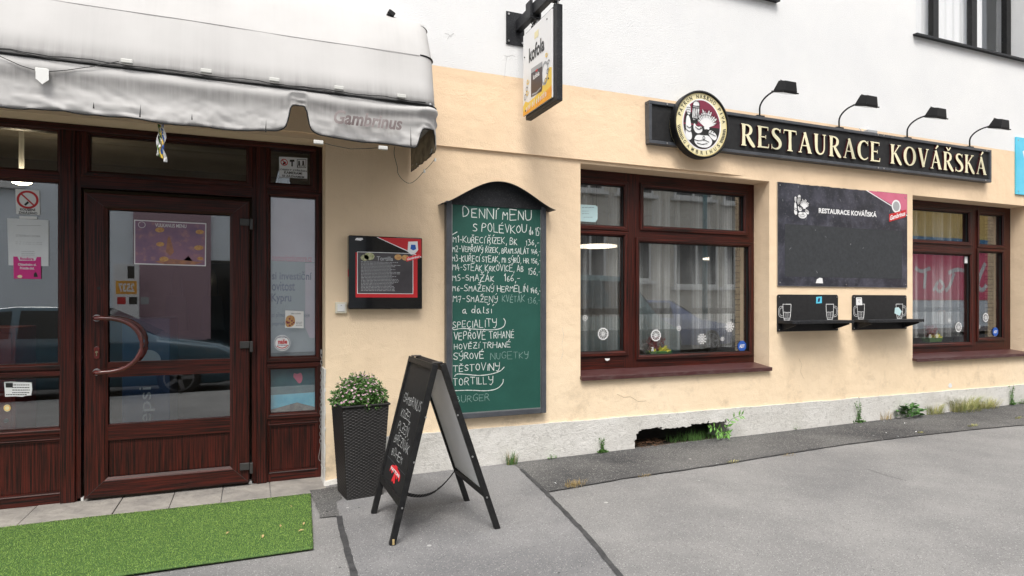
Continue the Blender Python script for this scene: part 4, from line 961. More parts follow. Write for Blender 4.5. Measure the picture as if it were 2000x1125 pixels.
# round badge
bd = thing('round_badge', 'round gold edged brewery badge with a raised mug on the left of the long sign', 'sign', (3.97, -.1, 2.75))
bc = P(1371, 243.5, -.15); rb_ = .322
YB = -.155
m = MB(); n = 64
prof_ = [(rb_ * .99, -.08), (rb_, YB + .02), (rb_, YB - .004), (rb_ - .014, YB - .008), (rb_ - .022, YB + .008)]
for (r0, y0), (r1, y1) in zip(prof_, prof_[1:]):
    for k in range(n):
        a_, b_ = 2 * math.pi * k / n, 2 * math.pi * (k + 1) / n
        m.face([(bc.x + r * math.cos(t), y, bc.z + r * math.sin(t)) for r, y, t in ((r0, y0, a_), (r1, y1, a_), (r1, y1, b_), (r0, y0, b_))])
m.make('rim', 'black_plastic', bd, smooth=True)
fb = lambda u, v, n: (bc.x + u, YB + .008 - n, bc.z + v)
MB().prism([((rb_ - .012) * math.cos(2 * math.pi * k / n), (rb_ - .012) * math.sin(2 * math.pi * k / n)) for k in range(n)], fb, -.08, 0).make('face_plate', 'cream_print', bd)
m = MB(); m.ring((0, 0), rb_ - .03, rb_ - .02, fb, 64, 0, .0005); m.make('gold_band', 'gold', bd)
m = MB(); m.face([fb(.228 * math.cos(2 * math.pi * k / 64), .245 * math.sin(2 * math.pi * k / 64), .001) for k in range(64)]); m.make('white_field', 'white_print', bd)
m = MB(); m.face([fb(.215 * math.cos(2 * math.pi * k / 64), .232 * math.sin(2 * math.pi * k / 64), .002) for k in range(64)]); m.make('maroon_field', 'maroon_print', bd)
m = MB()
m.face([fb(.213 * math.cos(t), .230 * math.sin(t), .0025) for t in [math.pi * (1.02 + .96 * k / 30) for k in range(31)]])
m.face([fb(u, v, .0028) for u, v in ((-.212, .0), (-.19, .10), (-.06, .11), (-.05, .0))]); m.make('black_field', 'black_print', bd)
# printed emblem: mug held high on the left, sheaf of hops and drapery in white with black line
def emblem(parent, fn, k, ox, oz, w_='white_print', b_='black_print', n=.0035):
    m = MB(); T = lambda pts, e=0: m.face([fn(ox + u * k, oz + v * k, n + e) for u, v in smooth_poly(pts, 2, True)])
    i = len(m.f)
    T([(-.60, -.02), (-.56, .78), (-.42, .95), (-.18, .92), (-.14, .70), (-.22, .05)])                      # mug and froth
    T([(-.92, .40), (-.90, .68), (-.78, .74), (-.66, .66), (-.66, .30), (-.80, .22)], .0002)                # handle hand
    T([(-.95, -.30), (-.90, .22), (-.72, .20), (-.62, -.28), (-.66, -.60), (-.90, -.62)])                  # sleeve
    T([(-.98, -.50), (-.86, -.40), (-.60, -.55), (-.58, -.88), (-.78, -.98), (-.94, -.80)], .0004)
    T([(-.46, -.06), (-.30, -.30), (0, -.22), (.04, -.50), (-.30, -.62), (-.52, -.40)])                    # drapery folds
    T([(-.50, -.98), (-.34, -.64), (.10, -.66), (.42, -.62), (.66, -.92), (.40, -1.22), (-.20, -1.24)], .0002)
    T([(.30, -.42), (.60, -.34), (.92, -.60), (.80, -.86), (.52, -.74)], .0004)
    for q in range(13):                                                                                    # sheaf of barley
        a_ = math.radians(150 - q * 10.5); L1 = .62 + .12 * math.sin(q * 1.9)
        bx_, bz_ = .26, -.30; cx, cz = bx_ + math.cos(a_) * .62 * L1 * .9, bz_ + math.sin(a_) * L1 * .8
        dx, dz = math.cos(a_), math.sin(a_)
        T([(bx_ - dz * .02, bz_ + dx * .02), (cx - dz * .05, cz + dx * .05), (cx + dx * .17 - dz * .07, cz + dz * .17 + dx * .07), (cx + dx * .40, cz + dz * .40), (cx + dx * .17 + dz * .07, cz + dz * .17 - dx * .07), (cx + dz * .05, cz - dx * .05), (bx_ + dz * .02, bz_ - dx * .02)], .0002 + .00012 * q)
    T([(.10, -.26), (.24, -.20), (.44, -.24), (.42, -.36), (.26, -.33), (.12, -.38)], .002)
    m.make('emblem_print', w_, parent)
    m = MB(); ln = lambda pts, w=.035: ribbon(m, [(ox + u * k, oz + v * k) for u, v in smooth_poly(pts, 2)], w * k, lambda u, v, q: fn(u, v, n + .0026 + q))
    for z in (.10, .62, .70): ln([(-.59, z), (-.40, z - .02), (-.17, z + .0)])
    for x in (-.50, -.40, -.30): ln([(x, .16), (x + .03, .35), (x, .58)], .03)
    ln([(-.60, -.02), (-.56, .78), (-.42, .95), (-.18, .92), (-.14, .70), (-.22, .05), (-.60, -.02)], .03)
    for z in (.34, .46, .57): ln([(-.90, z), (-.78, z + .02), (-.70, z)], .025)
    ln([(-.9, -.30), (-.75, -.40), (-.62, -.30)]); ln([(-.95, -.45), (-.78, -.56), (-.60, -.50)])
    ln([(-.40, -.30), (-.2, -.42), (0, -.30)]); ln([(-.5, -.9), (-.2, -.95), (.1, -.85), (.4, -.95)], .03); ln([(-.3, -1.05), (0, -1.1), (.3, -1.02)], .03); ln([(.35, -.5), (.55, -.55), (.8, -.62)])
    for q in range(13):
        a_ = math.radians(150 - q * 10.5); dx, dz = math.cos(a_), math.sin(a_)
        ln([(.26 + dx * .45, -.3 + dz * .5), (.26 + dx * .8, -.3 + dz * .85)], .018)
        for u in (.6, .72, .84): ln([(.26 + dx * u - dz * .05, -.3 + dz * (u + .05) + dx * .05), (.26 + dx * (u + .04), -.3 + dz * (u + .02)), (.26 + dx * u + dz * .05, -.3 + dz * (u + .05) - dx * .05)], .018)
    for j in range(7): t = .15 * j; ln([(-.10 + t, -.30 - .10 * math.sin(j * .5) - .02 * j), (-.06 + t, -.36 - .02 * j), (-.02 + t, -.31 - .02 * j)], .035)
    ln([(.08, -.68), (.02, -.78), (.1, -.86), (.18, -.78), (.1, -.68)], .03)
    m.make('emblem_lines', b_, parent)
emblem(bd, fb, .200, .0, .03)
m = MB()
def arc_text(mb, s, r, a0, a1, h, fn, n=.002, flip=False):
    L_ = len(s)
    for i, ch in enumerate(s):
        if ch == ' ': continue
        t = math.radians(a0 + (a1 - a0) * i / (L_ - 1)); c, s2 = math.cos(t), math.sin(t)
        ux, uz = (s2, -c) if not flip else (-s2, c); vx, vz = (c, s2) if not flip else (-c, -s2)
        wd = h * (.25 if ch == 'I' else .8)
        f2 = lambda u, v, q: fn(c * r + ux * u + vx * v, s2 * r + uz * u + vz * v, n + q)
        add_text(mb, ch, f2, -wd / 2, -h / 2, wd / 2, h / 2, bold=.01)
arc_text(m, 'PATRON NAŠEHO PIVA', .268, 163, 12, .036, fb)
arc_text(m, 'GAMBRINUS', .268, 222, 318, .034, fb, flip=True)
for s_ in (-1, 1):
    for j in range(9): t = math.radians((-6 - j * 3.4) if s_ > 0 else (186 + j * 3.4)); ribbon(m, [(.255 * math.cos(t), .255 * math.sin(t)), (.285 * math.cos(t + .05), .285 * math.sin(t + .05))], .007, lambda u, v, q: fb(u, v, .002 + q))
m.make('lettering', 'black_print', bd)
# four floodlights on the sign
for i, (px_, lb) in enumerate(((1483, 'black floodlight on a bent arm, the one nearest the round badge'), (1638, 'black floodlight on a bent arm above the letters AC of the long sign'),
                              (1771, 'black floodlight on a bent arm above the letters KO of the long sign'), (1893, 'black floodlight on a bent arm, the one nearest the sign end'))):
    x = PX(px_, -.05); hx_ = x + .0
    flood((x, -.055, sz1), (hx_ + .02, -.38, sz1 + .205), 'floodlight', lb, 'floodlights along the top of the sign')
q_ = P(763, 33, -.51)
t = thing('small_floodlight', 'small black floodlight peeping over the top of the white awning', 'floodlight', (q_.x, q_.y, q_.z))
a_ = P(757, 24, -.51); b_ = P(769, 33, -.51); MB().beam(a_, b_, .07, .035).make('housing', 'black_plastic', t, bev=.006); MB().tube([q_, (q_.x, q_.y + .05, q_.z - .05)], .014, 8).make('bracket', 'black_metal', t)
# grey junction box on the sign
jx = PX(1701, -.05); t = thing('junction_box', 'small grey cable box lying on top of the long sign', 'box', (jx, -.05, sz1))
MB().box(jx - .07, jx + .08, -.07, -.01, sz1 + .001, sz1 + .032).make('case', 'grey_print', t, bev=.005); MB().tube([(jx - .07, -.03, sz1 + .015), (jx - .12, -.03, sz1 + .012), (jx - .13, -.01, sz1 + .05)], .004, 6).make('cable', 'grey_print', t)

# ================================================================ hanging sign
hg = thing('hanging_sign', 'upright double sided drink advertisement hanging from chains on an iron arm', 'hanging sign', (2.13, -.49, 2.88))
HX = 2.10
sy0, sy1 = -.78, -.205; hz0, hz1 = 2.895, 3.62
MB().box(HX + .012, HX + .062, sy0, sy1, hz0, hz1).make('frame', 'black_metal', hg, bev=.004)
MB().box(HX - .002, HX + .010, sy0 + .055, sy1 + .02, hz0 + .035, hz1 - .02).make('face_panel', 'white_print', hg, bev=.001)
MB().box(HX + .064, HX + .074, sy0 + .03, sy1, hz0 + .035, hz1 - .02).make('rear_panel', 'white_print', hg, bev=.001)
pw = sy1 + .02 - (sy0 + .055); ph = hz1 - hz0 - .055
fh = lambda u, v, n: (HX - .0025 - n, sy1 + .02 - u * pw, hz0 + .035 + v * ph)
m = MB(); m.face([fh(u, v, .0004) for u, v in [(0, .0), (1, .0), (1, .34), (.92, .36), (.78, .24), (.60, .16), (.40, .14), (.2, .13), (.08, .17), (0, .12)]]); m.make('yellow_wave', 'yellow_print', hg)
m = MB(); m.face([fh(u, v, .0008) for u, v in [(0, .0), (1, .0), (1, .14), (.7, .10), (.4, .06), (.2, .07), (0, .05)]]); m.make('orange_wave', 'orange_print', hg)
m = MB(); m.prism([(.30, .17), (.66, .15), (.69, .17), (.69, .49), (.30, .51)], fh, 0, .0015); m.make('drink_print', 'cola_print', hg)
m = MB(); m.face([fh(u, v, .002) for u, v in ((.30, .455), (.69, .435), (.69, .49), (.30, .51))]); m.make('froth_print', 'grey_print', hg); m = MB(); m.face([fh(u, v, .0021) for u, v in ((.33, .18), (.5, .165), (.66, .19), (.64, .205), (.5, .185), (.35, .2))]); m.make('glass_base_print', 'grey_print', hg)
m = MB()
add_text(m, 'kofola', fh, .22, .60, .76, .78, bold=.03, n=.001)
for i in range(8):
    t0 = .16 if i % 2 else .1
sw = lambda c, r, tu, s_=1: [(c[0] + r * (1 - k / 26) * math.cos(s_ * k * tu / 20), c[1] + .8 * r * (1 - k / 26) * math.sin(s_ * k * tu / 20)) for k in range(20)]
for c, r in (((.09, .21), .06), ((.14, .30), .045), ((.87, .32), .05), ((.9, .42), .04), ((.8, .23), .05)): ribbon(m, sw(c, r, 7), .008, lambda u, v, n: fh(u, v, .0012 + n))
m.make('lettering', 'black_print', hg)
m = MB()
for c, r in (((.18, .39), .05), ((.83, .53), .04), ((.16, .26), .05)): ribbon(m, sw(c, r, 6, -1), .014, lambda u, v, n: fh(u, v, .0016 + n))
m.make('swirl_print', 'yellow_print', hg)
m = MB(); m.ring((.80, .33), .09, .115, lambda u, v, n: fh(.78 + (u - .80) * 1.0, .33 + (v - .33) * 1.2, .0009 + n), 20); m.make('mug_handle_print', 'grey_print', hg)
m = MB(); add_text(m, 'kofola', fh, .38, .355, .60, .415, bold=.03, n=.0024)
xx = .12
for k in range(13):
    if k in (3, 6): xx += .03; continue
    m.face([fh(u, v, .0022) for u, v in ((xx, .03 + xx * .03), (xx + .022, .03 + xx * .03), (xx + .03, .075 + .02 * (k % 3) + xx * .03), (xx + .006, .085 + xx * .03))]); xx += .062
m.make('white_lettering', 'white_print', hg)
m = MB(); m.face([fh(u, v, .001) for u, v in ((.42, .83), (.56, .83), (.56, .91), (.42, .91))]); m.make('yellow_mark', 'cream_print', hg)
m = MB(); m.face([fh(u, v, .0027) for u, v in ((.47, .425), (.54, .425), (.54, .45), (.47, .45))]); m.make('red_mark', 'red_print', hg)
for u, v in ((.06, .72), (.85, .93), (.9, .24), (.1, .05)): MB().tube([fh(u, v, 0), fh(u, v, .004)], .006, 8).make('screw', 'black_metal', hg)
# iron arm (bolted to the wall)
br = thing('sign_bracket', 'dark iron wall plate with projecting square arm that carries the hanging sign', 'bracket', (2.1, -.02, 3.74))
pxa, pxb, pza, pzb = PX(988), PX(1023), PZ(988, 90 - 4), PZ(988, 22)
MB().box(pxa, pxb, -.012, -.001, pza, pzb).make('wall_plate', 'black_metal', br, bev=.002)
for x in (pxa + .02, pxb - .02):
    for z in (pza + .025, pzb - .025): MB().tube([(x, -.0125, z), (x, -.021, z)], .009, 8).make('bolt', 'steel', br)
cx = (pxa + pxb) / 2 + .03; czz = 3.755
MB().box(cx - .028, cx - .020, -.95, -.013, czz - .045, czz + .045).box(cx - .019, cx + .028, -.95, -.013, czz + .033, czz + .045).box(cx - .019, cx + .028, -.95, -.013, czz - .045, czz - .033).make('arm', 'black_metal', br, bev=.001)
for y in (-.33, -.70):
    MB().box(cx - .055, cx - .030, y - .045, y + .045, czz - .065, czz + .065).box(cx + .030, cx + .045, y - .045, y + .045, czz - .065, czz + .065).box(cx - .054, cx + .044, y - .044, y + .044, czz - .078, czz - .066).make('clamp', 'black_metal', br, bev=.003)
    MB().tube([(cx + .02, y - .02, czz - .079), (cx + .02, y - .02, czz - .105)], .010, 8).make('clamp_bolt', 'steel', br)
def chain(parent, a, b, n, name='chain', r=.0022, lw=.007, m='steel'):
    a, b = Vector(a), Vector(b); d = (b - a) / n; mb = MB(); dn = d.normalized(); ref = Vector((1, 0, 0)) if abs(dn.x) < .8 else Vector((0, 1, 0)); s1 = dn.cross(ref).normalized(); s2 = dn.cross(s1)
    for i in range(n):
        c = a + d * (i + .5); s_ = s1 if i % 2 else s2; h = d.length * .62; pts = []
        for k in range(11):
            t = 2 * math.pi * k / 10; pts.append(c + dn * h * max(-1, min(1, 1.25 * math.sin(t))) + s_ * lw * max(-1, min(1, 1.25 * math.cos(t))))
        mb.tube(pts, r, 5, caps=False)
    return mb.make(name, m, parent, smooth=True)
for y in (-.30, -.71): chain(hg, (HX + .037, y, hz1), (HX + .037, y, czz - .07), 3, r=.005, lw=.014, m='black_metal')
# ================================================================ lit menu case
YM = -.075
mc = thing('menu_case', 'glossy black framed menu case showing the Tortilla menu beside the door', 'menu case', (.9, -.03, 1.33))
mx0, mx1, mz0, mz1 = PX(681, YM), PX(825, YM), PZ(681, 604, YM), PZ(681, 459, YM)
rr = .02
MB().box(mx0, mx1, YM, -.001, mz0, mz1).make('case', 'gloss_black', mc, bev=.008)
mw, mh = mx1 - mx0, mz1 - mz0
fm = lambda u, v, n: (mx0 + u * mw, YM - .0008 - n, mz0 + v * mh)
m = MB(); m.face([fm(u, v, 0) for u, v in ((.37, .985), (.985, .985), (.985, .73))]); m.make('red_corner', 'red_print', mc)
m = MB(); m.face([fm(u, v, .0004) for u, v in ((.365, .985), (.385, .985), (.985, .735), (.985, .72))]); m.make('white_stripe', 'white_print', mc)
m = MB(); m.face([fm(u, v, 0) for u, v in ((.09, .16), (.93, .16), (.93, .77), (.09, .77))]); m.make('red_mount', 'red_print', mc)
m = MB(); m.face([fm(u, v, .0005) for u, v in ((.11, .21), (.87, .21), (.87, .78), (.11, .78))]); m.make('sheet_edge', 'white_print', mc)
sh = MB(); sh.face([fm(u, v, .0009) for u, v in ((.118, .217), (.862, .217), (.862, .773), (.118, .773))]); sh.make('menu_sheet', 'menu_dark', mc)
m = MB(); add_text(m, 'Tortilla', fm, .37, .665, .59, .725, bold=.02, n=.0013)
yv = .64
for k in range(21):
    x = .16
    e = R.choice((.62, .66, .55, .70, .58))
    while x < e:
        w_ = R.uniform(.012, .045); m.face([fm(a, b, .0013) for a, b in ((x, yv), (x + w_, yv), (x + w_, yv + .0085), (x, yv + .0085))]); x += w_ + .008
    yv -= .0195
m.make('lettering', 'grey_print', mc)
m = MB()
for c, r in (((.27, .72), .07), ((.21, .70), .055)): m.face([fm(c[0] + r * math.cos(t), c[1] + r * .75 * math.sin(t), .0012) for t in [2 * math.pi * k / 20 for k in range(20)]])
m.make('food_print', 'food_green', mc)
m = MB()
for c, r in (((.66, .72), .05), ((.76, .715), .05)): m.face([fm(c[0] + r * math.cos(t), c[1] + r * .8 * math.sin(t), .0014) for t in [2 * math.pi * k / 20 for k in range(20)]])
m.make('food_print', 'food_tan', mc)
m = MB(); m.face([fm(u, v, .0018) for u, v in ((.775, .66), (.965, .715), (.955, .775), (.775, .72))]); m.make('brand_ribbon', 'red_bright', mc)
m = MB(); add_text(m, 'Gambrinus', lambda u, v, n: fm(u, v + (u - .78) * .28, .0022), .785, .675, .955, .71, bold=.03, shear=.2)
m.face([fm(u, v, .0016) for u, v in ((.79, .80), (.80, .94), (.93, .95), (.94, .83), (.90, .78), (.84, .76))]); m.make('white_lettering', 'white_print', mc)
m = MB(); m.face([fm(u, v, .002) for u, v in ((.83, .84), (.84, .90), (.90, .90), (.91, .84), (.87, .82))]); m.make('blue_mark', 'blue_print', mc)
m = MB(); m.face([fm(u, v, .0006) for u, v in ((.08, .935), (.10, .965), (.18, .968), (.19, .945), (.17, .94), (.16, .93))]); m.make('worn_sticker', 'white_print', mc)
MB().box(mx0 - .002, mx0 + .004, YM + .015, YM + .04, PZ(681, 540, YM), PZ(681, 526, YM)).make('latch', 'red_print', mc)
# light switch
t = thing('wall_switch', 'cream wall switch at the lower left corner of the menu case', 'switch', (PX(666), -.02, PZ(666, 601)))
a0, a1, b0, b1 = PX(655, -.02), PX(677, -.02), PZ(655, 612, -.02), PZ(655, 590, -.02)
MB().box(a0, a1, -.026, -.001, b0, b1).make('frame', 'switch_plastic', t, bev=.004); MB().box(a0 + .014, a1 - .014, -.032, -.0262, b0 + .014, b1 - .014).make('rocker', 'white_plastic', t, bev=.003)
MB().box((a0 + a1) / 2 - .004, (a0 + a1) / 2 + .004, -.0335, -.0321, b1 - .03, b1 - .024).make('mark', 'grey_print', t)

# ================================================================ big green chalkboard
YG = -.05
cb = thing('chalkboard', 'tall green chalkboard with the daily menu under an arched black hood', 'chalkboard', (1.93, -.03, .42))
gx0, gx1, gz0, gz1 = PX(871, YG), PX(1066, YG), PZ(1066, 806, YG), PZ(871, 392, YG)
bx0, bx1, bz0, bz1 = PX(882, YG), PX(1057, YG), PZ(1057, 797, YG), gz1 - .0
m = MB().box(gx0, bx0, YG - .012, -.001, gz0, gz1).box(bx1, gx1, YG - .012, -.001, gz0, gz1).make('side_frame', 'charcoal_frame', cb, bev=.004)
MB().box(bx0 + .0005, bx1 - .0005, YG - .012, -.001, gz0, bz0).make('bottom_frame', 'charcoal_frame', cb, bev=.004)
MB().box(bx0 - .003, bx1 + .003, YG + .004, -.002, bz0 - .003, gz1).make('writing_surface', 'chalk_green', cb)
m = MB()
for a, b, c, d in ((bx0, bx0 + .006, bz0 + .006, gz1 - .012), (bx1 - .006, bx1, bz0 + .006, gz1 - .012), (bx0, bx1, bz0, bz0 + .006)): m.box(a, b, YG - .001, YG + .0038, c, d)
m.make('trim', 'steel', cb)
# hood: ogee arch swept forward
cxm = (gx0 + gx1) / 2; hw = (gx1 - gx0) / 2
zt0 = gz1 - .005; top = PZ(966, 358, YG) - .0
def hoodz(u):      # u -1..1
    k = min(1, abs(u) / 1.12); return zt0 - .03 + (top - zt0 + .03) * (.5 + .5 * math.cos(math.pi * k)) ** .68
hx = [-1.12 + 2.24 * i / 48 for i in range(49)]
poly = [(cxm + u * hw, hoodz(u)) for u in hx if abs(u) <= 1.0]
poly = poly + [(gx1, zt0 - .0), (gx0, zt0 - .0)]
MB().prism([(cxm + u * hw * .999, hoodz(u) - .001) for u in [-1 + i / 20 for i in range(41)]] + [(gx1, zt0 - .02), (gx0, zt0 - .02)], wallfn(0), .002, -YG + .004).make('gable', 'black_metal', cb)
m = MB()
for i in range(48):
    u0, u1 = hx[i], hx[i + 1]; z0, z1 = hoodz(u0), hoodz(u1)
    m.hexa([(cxm + u0 * hw, -.135, z0 - .001), (cxm + u1 * hw, -.135, z1 - .001), (cxm + u1 * hw, -.001, z1 - .001), (cxm + u0 * hw, -.001, z0 - .001),
            (cxm + u0 * hw, -.135, z0 + .003), (cxm + u1 * hw, -.135, z1 + .003), (cxm + u1 * hw, -.001, z1 + .003), (cxm + u0 * hw, -.001, z0 + .003)])
m.make('hood', 'black_metal', cb)
fg = lambda u, v, n: (u, YG + .0035 - n, v)
LN = [('DENNÍ MENU', 904, 424, 1038, 19, 2.6), ('S POLÉVKOU', 924, 451, 1029, 16, 2.2), ('do 15°', 1034, 459, 1056, 14, 2),
      ('M1-KUŘECÍ ŘÍZEK, BK', 885, 473, 1010, 12, 1.9), ('136,-', 1028, 479, 1053, 11, 1.9), ('M2-VEPŘOVÝ ŘÍZEK, BRAM.SALÁT 146,-', 884, 491, 1056, 11, 1.8),
      ('M3-KUŘECÍ STEAK, MIX SÝRŮ, HR 156,-', 884, 510, 1056, 11, 1.8), ('M4-STEAK KRKOVICE, AB', 884, 528, 1022, 12, 1.8), ('156,-', 1032, 536, 1055, 12, 1.8), ('M5-SMAŽÁK', 884, 548, 965, 12, 1.8), ('166,-', 985, 549, 1015, 12, 1.8),
      ('M6-SMAŽENÝ HERMELÍN', 884, 569, 1031, 12, 1.8), ('146,-', 1037, 573, 1056, 11, 1.8), ('M7-SMAŽENÝ', 885, 590, 972, 12, 1.8), ('a další', 904, 612, 965, 13, 2),
      ('SPECIALITY', 885, 640, 970, 14, 1.9), ('VEPŘOVÉ TRHANÉ', 887, 663, 1004, 14, 2), ('HOVĚZÍ TRHANÉ', 887, 682, 997, 11, 1.9), ('SÝROVÉ', 886, 702, 945, 13, 2),
      ('TĚSTOVINY', 885, 726, 976, 13, 2.2), ('TORTILLY', 885, 753, 963, 13, 2)]
m = MB(); mf = MB()
def chalkline(m, s_, xa, yb, xb, cap, wd):
    x0, x1 = PX(xa, YG), PX(xb, YG); z = PZ(xa, yb, YG); d = (P(xa, yb, YG) - Vector((0, -D, H))).length; c = cap * .0045; kk = PZ(xa, yb - cap, YG) - z
    write(m, s_, fg, x0, z, x1, kk, wd * .0027)
for l in LN: chalkline(m, *l)
for l in (('KVĚTÁK', 981, 590, 1025, 12, 1.8), ('136,-', 1031, 592, 1055, 11, 1.6), ('NUGETKY', 958, 702, 1032, 13, 1.6), ('BURGER', 890, 786, 956, 13, 1.7)): chalkline(mf, *l)
def pl(pts): return smooth_poly([(P(x, y, YG).x, P(x, y, YG).z) for x, y in pts], 3)
for pts in (((884, 640), (886, 645), (900, 641), (930, 643), (965, 645), (984, 640), (988, 628), (984, 622)), ((888, 735), (892, 730), (910, 731), (935, 734), (960, 731), (978, 725), (985, 717)), ((888, 763), (920, 762), (950, 764), (972, 760), (983, 748), (983, 741)), ((884, 458), (891, 454), (893, 453))): ribbon(m, pl(pts), .0065, fg)
m.make('chalk_writing', 'chalk', cb); mf.make('faint_chalk_writing', 'chalk_faint', cb)
m = MB(); m.face([(u, YG + .003 , v) for u, v in pxpoly([(880, 573), (883, 576), (884, 590), (881, 596)], YG)]); m.make('torn_tape', 'white_print', cb)

# ================================================================ black printed panel
YP = -.012
pn = thing('printed_sign', 'black printed beer panel with empty slate field, reading RESTAURACE KOVÁŘSKÁ', 'sign', (6.1, -.01, 1.55))
ax0, ax1, az0, az1 = PX(1519, YP), PX(1772, YP), PZ(1519, 558, YP), PZ(1519, 355, YP)
# slightly chewed top edge
tp = [(ax0 + (ax1 - ax0) * i / 60, az1 - (.006 * R.random() if i not in (0, 60) and 8 < i < 45 else 0)) for i in range(61)]
MB().prism([(ax0, az0), (ax1, az0)] + tp[::-1], wallfn(0), .001, .012).make('panel', 'poster_print', pn, bev=0)
MB().box(ax0 - .002, ax0 - .0005, YP - .001, -.001, az0, az1).box(ax0, ax1, YP - .001, -.001, az0 - .004, az0 - .0005).make('edge_strip', 'steel', pn)
fp = lambda u, v, n: (ax0 + u * (ax1 - ax0), YP - .0006 - n, az0 + v * (az1 - az0))
m = MB(); m.face([fp(u, v, 0) for u, v in ((.05, .09), (.955, .09), (.955, .60), (.05, .60))]); m.make('slate_field', 'slate_print', pn)
m = MB(); m.face([fp(u, v, 0) for u, v in ((.665, .998), (.999, .998), (.999, .785), (.985, .80))]); m.make('pink_corner', 'pink_print', pn)
m = MB(); m.face([fp(u, v, .0004) for u, v in ((.655, .998), (.67, .998), (.999, .775), (.999, .765))])
emb = lambda u, v, n: (u, YP - .0006 - n, v)
m.ring((fp(.905, .86, 0)[0], fp(.905, .86, 0)[2]), .055, .075, emb, 22, 0, .0012)
px_text(m, 'RESTAURACE KOVÁŘSKÁ', 1599, 403, 1712, 416, YP, bold=.035, n=.0008)
m.face([fp(u, v, .0006) for u, v in ((.27, .03), (.28, .07), (.30, .085), (.32, .08), (.325, .03))]); m.make('white_print_marks', 'white_print', pn)
m = MB(); m.disc((fp(.905, .86, 0)[0], fp(.905, .86, 0)[2]), .055, lambda u, v, n: emb(u, v, .001), 20); m.make('medallion', 'grey_print', pn)
m = MB(); m.face([fp(u, v, .0016) for u, v in ((.845, .69), (.985, .755), (.99, .835), (.845, .77))]); m.make('brand_ribbon', 'red_print', pn)
m = MB(); add_text(m, 'Gambrinus', lambda u, v, n: fp(u, v + (u - .85) * .5, .0021), .852, .705, .98, .755, bold=.03, shear=.2); m.make('ribbon_lettering', 'white_print', pn)
emblem(pn, lambda u, v, n: (u, YP - .0006 - n, v), .115, fp(.17, 0, 0)[0], PZ(1560, 400, YP), n=.0008)
m = MB()
for k in range(26):
    u, v = R.uniform(.02, .98), R.choice((R.uniform(.62, .97), R.uniform(.02, .97))); l = R.uniform(.004, .03); t = R.uniform(0, 3.1)
    m.face([fp(u, v, .0009), fp(u + .002, v, .0009), fp(u + .002 + l * math.cos(t), v + l * math.sin(t), .0009), fp(u + l * math.cos(t), v + l * math.sin(t), .0009)])
m.make('scratch', 'grey_print', pn)
for u, v in ((.015, .97), (.985, .96), (.015, .03), (.985, .03), (.5, .02)): p = fp(u, v, 0); MB().tube([p, (p[0], p[1] - .004, p[2])], .007, 8).make('screw', 'steel', pn)

# ================================================================ two wall shelves for standing drinkers
def shelf(pxl, pxr, label):
    x0, x1 = PX(pxl, -.015), PX(pxr, -.015); zb, zt = PZ(1519, 648, -.015) , PZ(1519, 575, -.015); zsh = PZ(1519, 626, -.015)
    t = thing('wall_shelf', label, 'shelf', ((x0 + x1) / 2, -.02, zb), 'black standing shelves under the panel')
    r = .025; rp = [(x0, zb), (x1, zb)] + [(x1 - r + r * math.cos(a), zt - r + r * math.sin(a)) for a in [math.pi / 2 * k / 6 for k in range(7)]] + [(x0 + r - r * math.sin(a), zt - r + r * math.cos(a)) for a in [math.pi / 2 * k / 6 for k in range(7)]]
    MB().prism(rp, wallfn(0), .001, .015).make('back_plate', 'sign_black', t, bev=.002)
    dp = -.255; c = .05
    MB().prism([(x0 + .002, -.016), (x1 - .002, -.016), (x1 - .002, dp + c), (x1 - c, dp), (x0 + c, dp), (x0 + .002, dp + c)], lambda u, v, n: (u, v, zsh + n), -.03, 0).make('board', 'black_metal', t, bev=.003)
    for x in (x0 + .06, x1 - .06): MB().prism([(-.016, zsh - .031), (-.20, zsh - .031), (-.20, zsh - .045), (-.016, zb + .012)], lambda u, v, n: (x + n, u, v), -.008, .008).make('bracket', 'black_metal', t)
    for x in (x0 + .02, x1 - .02):
        for z in (zt - .025, zb + .02): MB().tube([(x, -.0155, z), (x, -.019, z)], .006, 8).make('screw', 'steel', t)
    for s_, cx in ((-1, x0 + .125), (1, x1 - .125)):
        m = MB()
        L_ = lambda pts, w_=.006: ribbon(m, [(cx + s_ * a * 1.25, b) for a, b in smooth_poly([(p[0], zsh + .004 + p[1] * 1.1) for p in pts], 2)], w_, lambda u, v, n: (u, -.0158 - n, v))
        hh = .15
        L_([(-.045, hh), (.045, hh)]); L_([(-.045, hh), (-.042, .06), (-.030, 0)]); L_([(.045, hh), (.042, .06), (.03, 0)]); L_([(-.03, 0), (.03, 0)]); L_([(-.042, .075), (-.028, .07), (-.02, .075), (0, .07), (.02, .075), (.042, .075)], .004)
        for q in (-.022, 0, .022): L_([(q - .012, .07), (q - .012, .02), (q, .008), (q + .012, .02), (q + .012, .07)], .0035)
        L_([(.045, .13), (.085, .13), (.095, .08), (.085, .03), (.042, .025)], .004); L_([(.045, .115), (.074, .115), (.082, .08), (.074, .045), (.044, .04)], .0035)
        m.make('mug_outline', 'white_print', t)
    return t
s1 = shelf(1519, 1637, 'left black wall shelf with two white beer mug outlines and a blue sticker')
s2 = shelf(1665.5, 1771, 'right black wall shelf with beer mug outlines and a white square notice')
def sticker(name, label, pts, Y, m, cat='sticker', extra=None, th=.0012):
    c = P(*pts[0], Y); t = thing(name, label, cat, tuple(c)); mb = MB(); mb.prism(pxpoly(pts, Y), wallfn(Y), .0002, th); mb.make('sheet', m, t)
    if extra: extra(t, Y - th - .0006)
    return t
sticker('sticker', 'pale blue sticker with a dark mark on the left wall shelf', [(1594, 580), (1605, 579), (1605, 592), (1594, 593)], -.0165, 'cyan_print', extra=lambda t, Y: (lambda m: (pxface(m, [(1598, 583), (1602, 582), (1601, 589), (1597, 590)], Y), m.make('mark', 'navy_print', t)))(MB()))
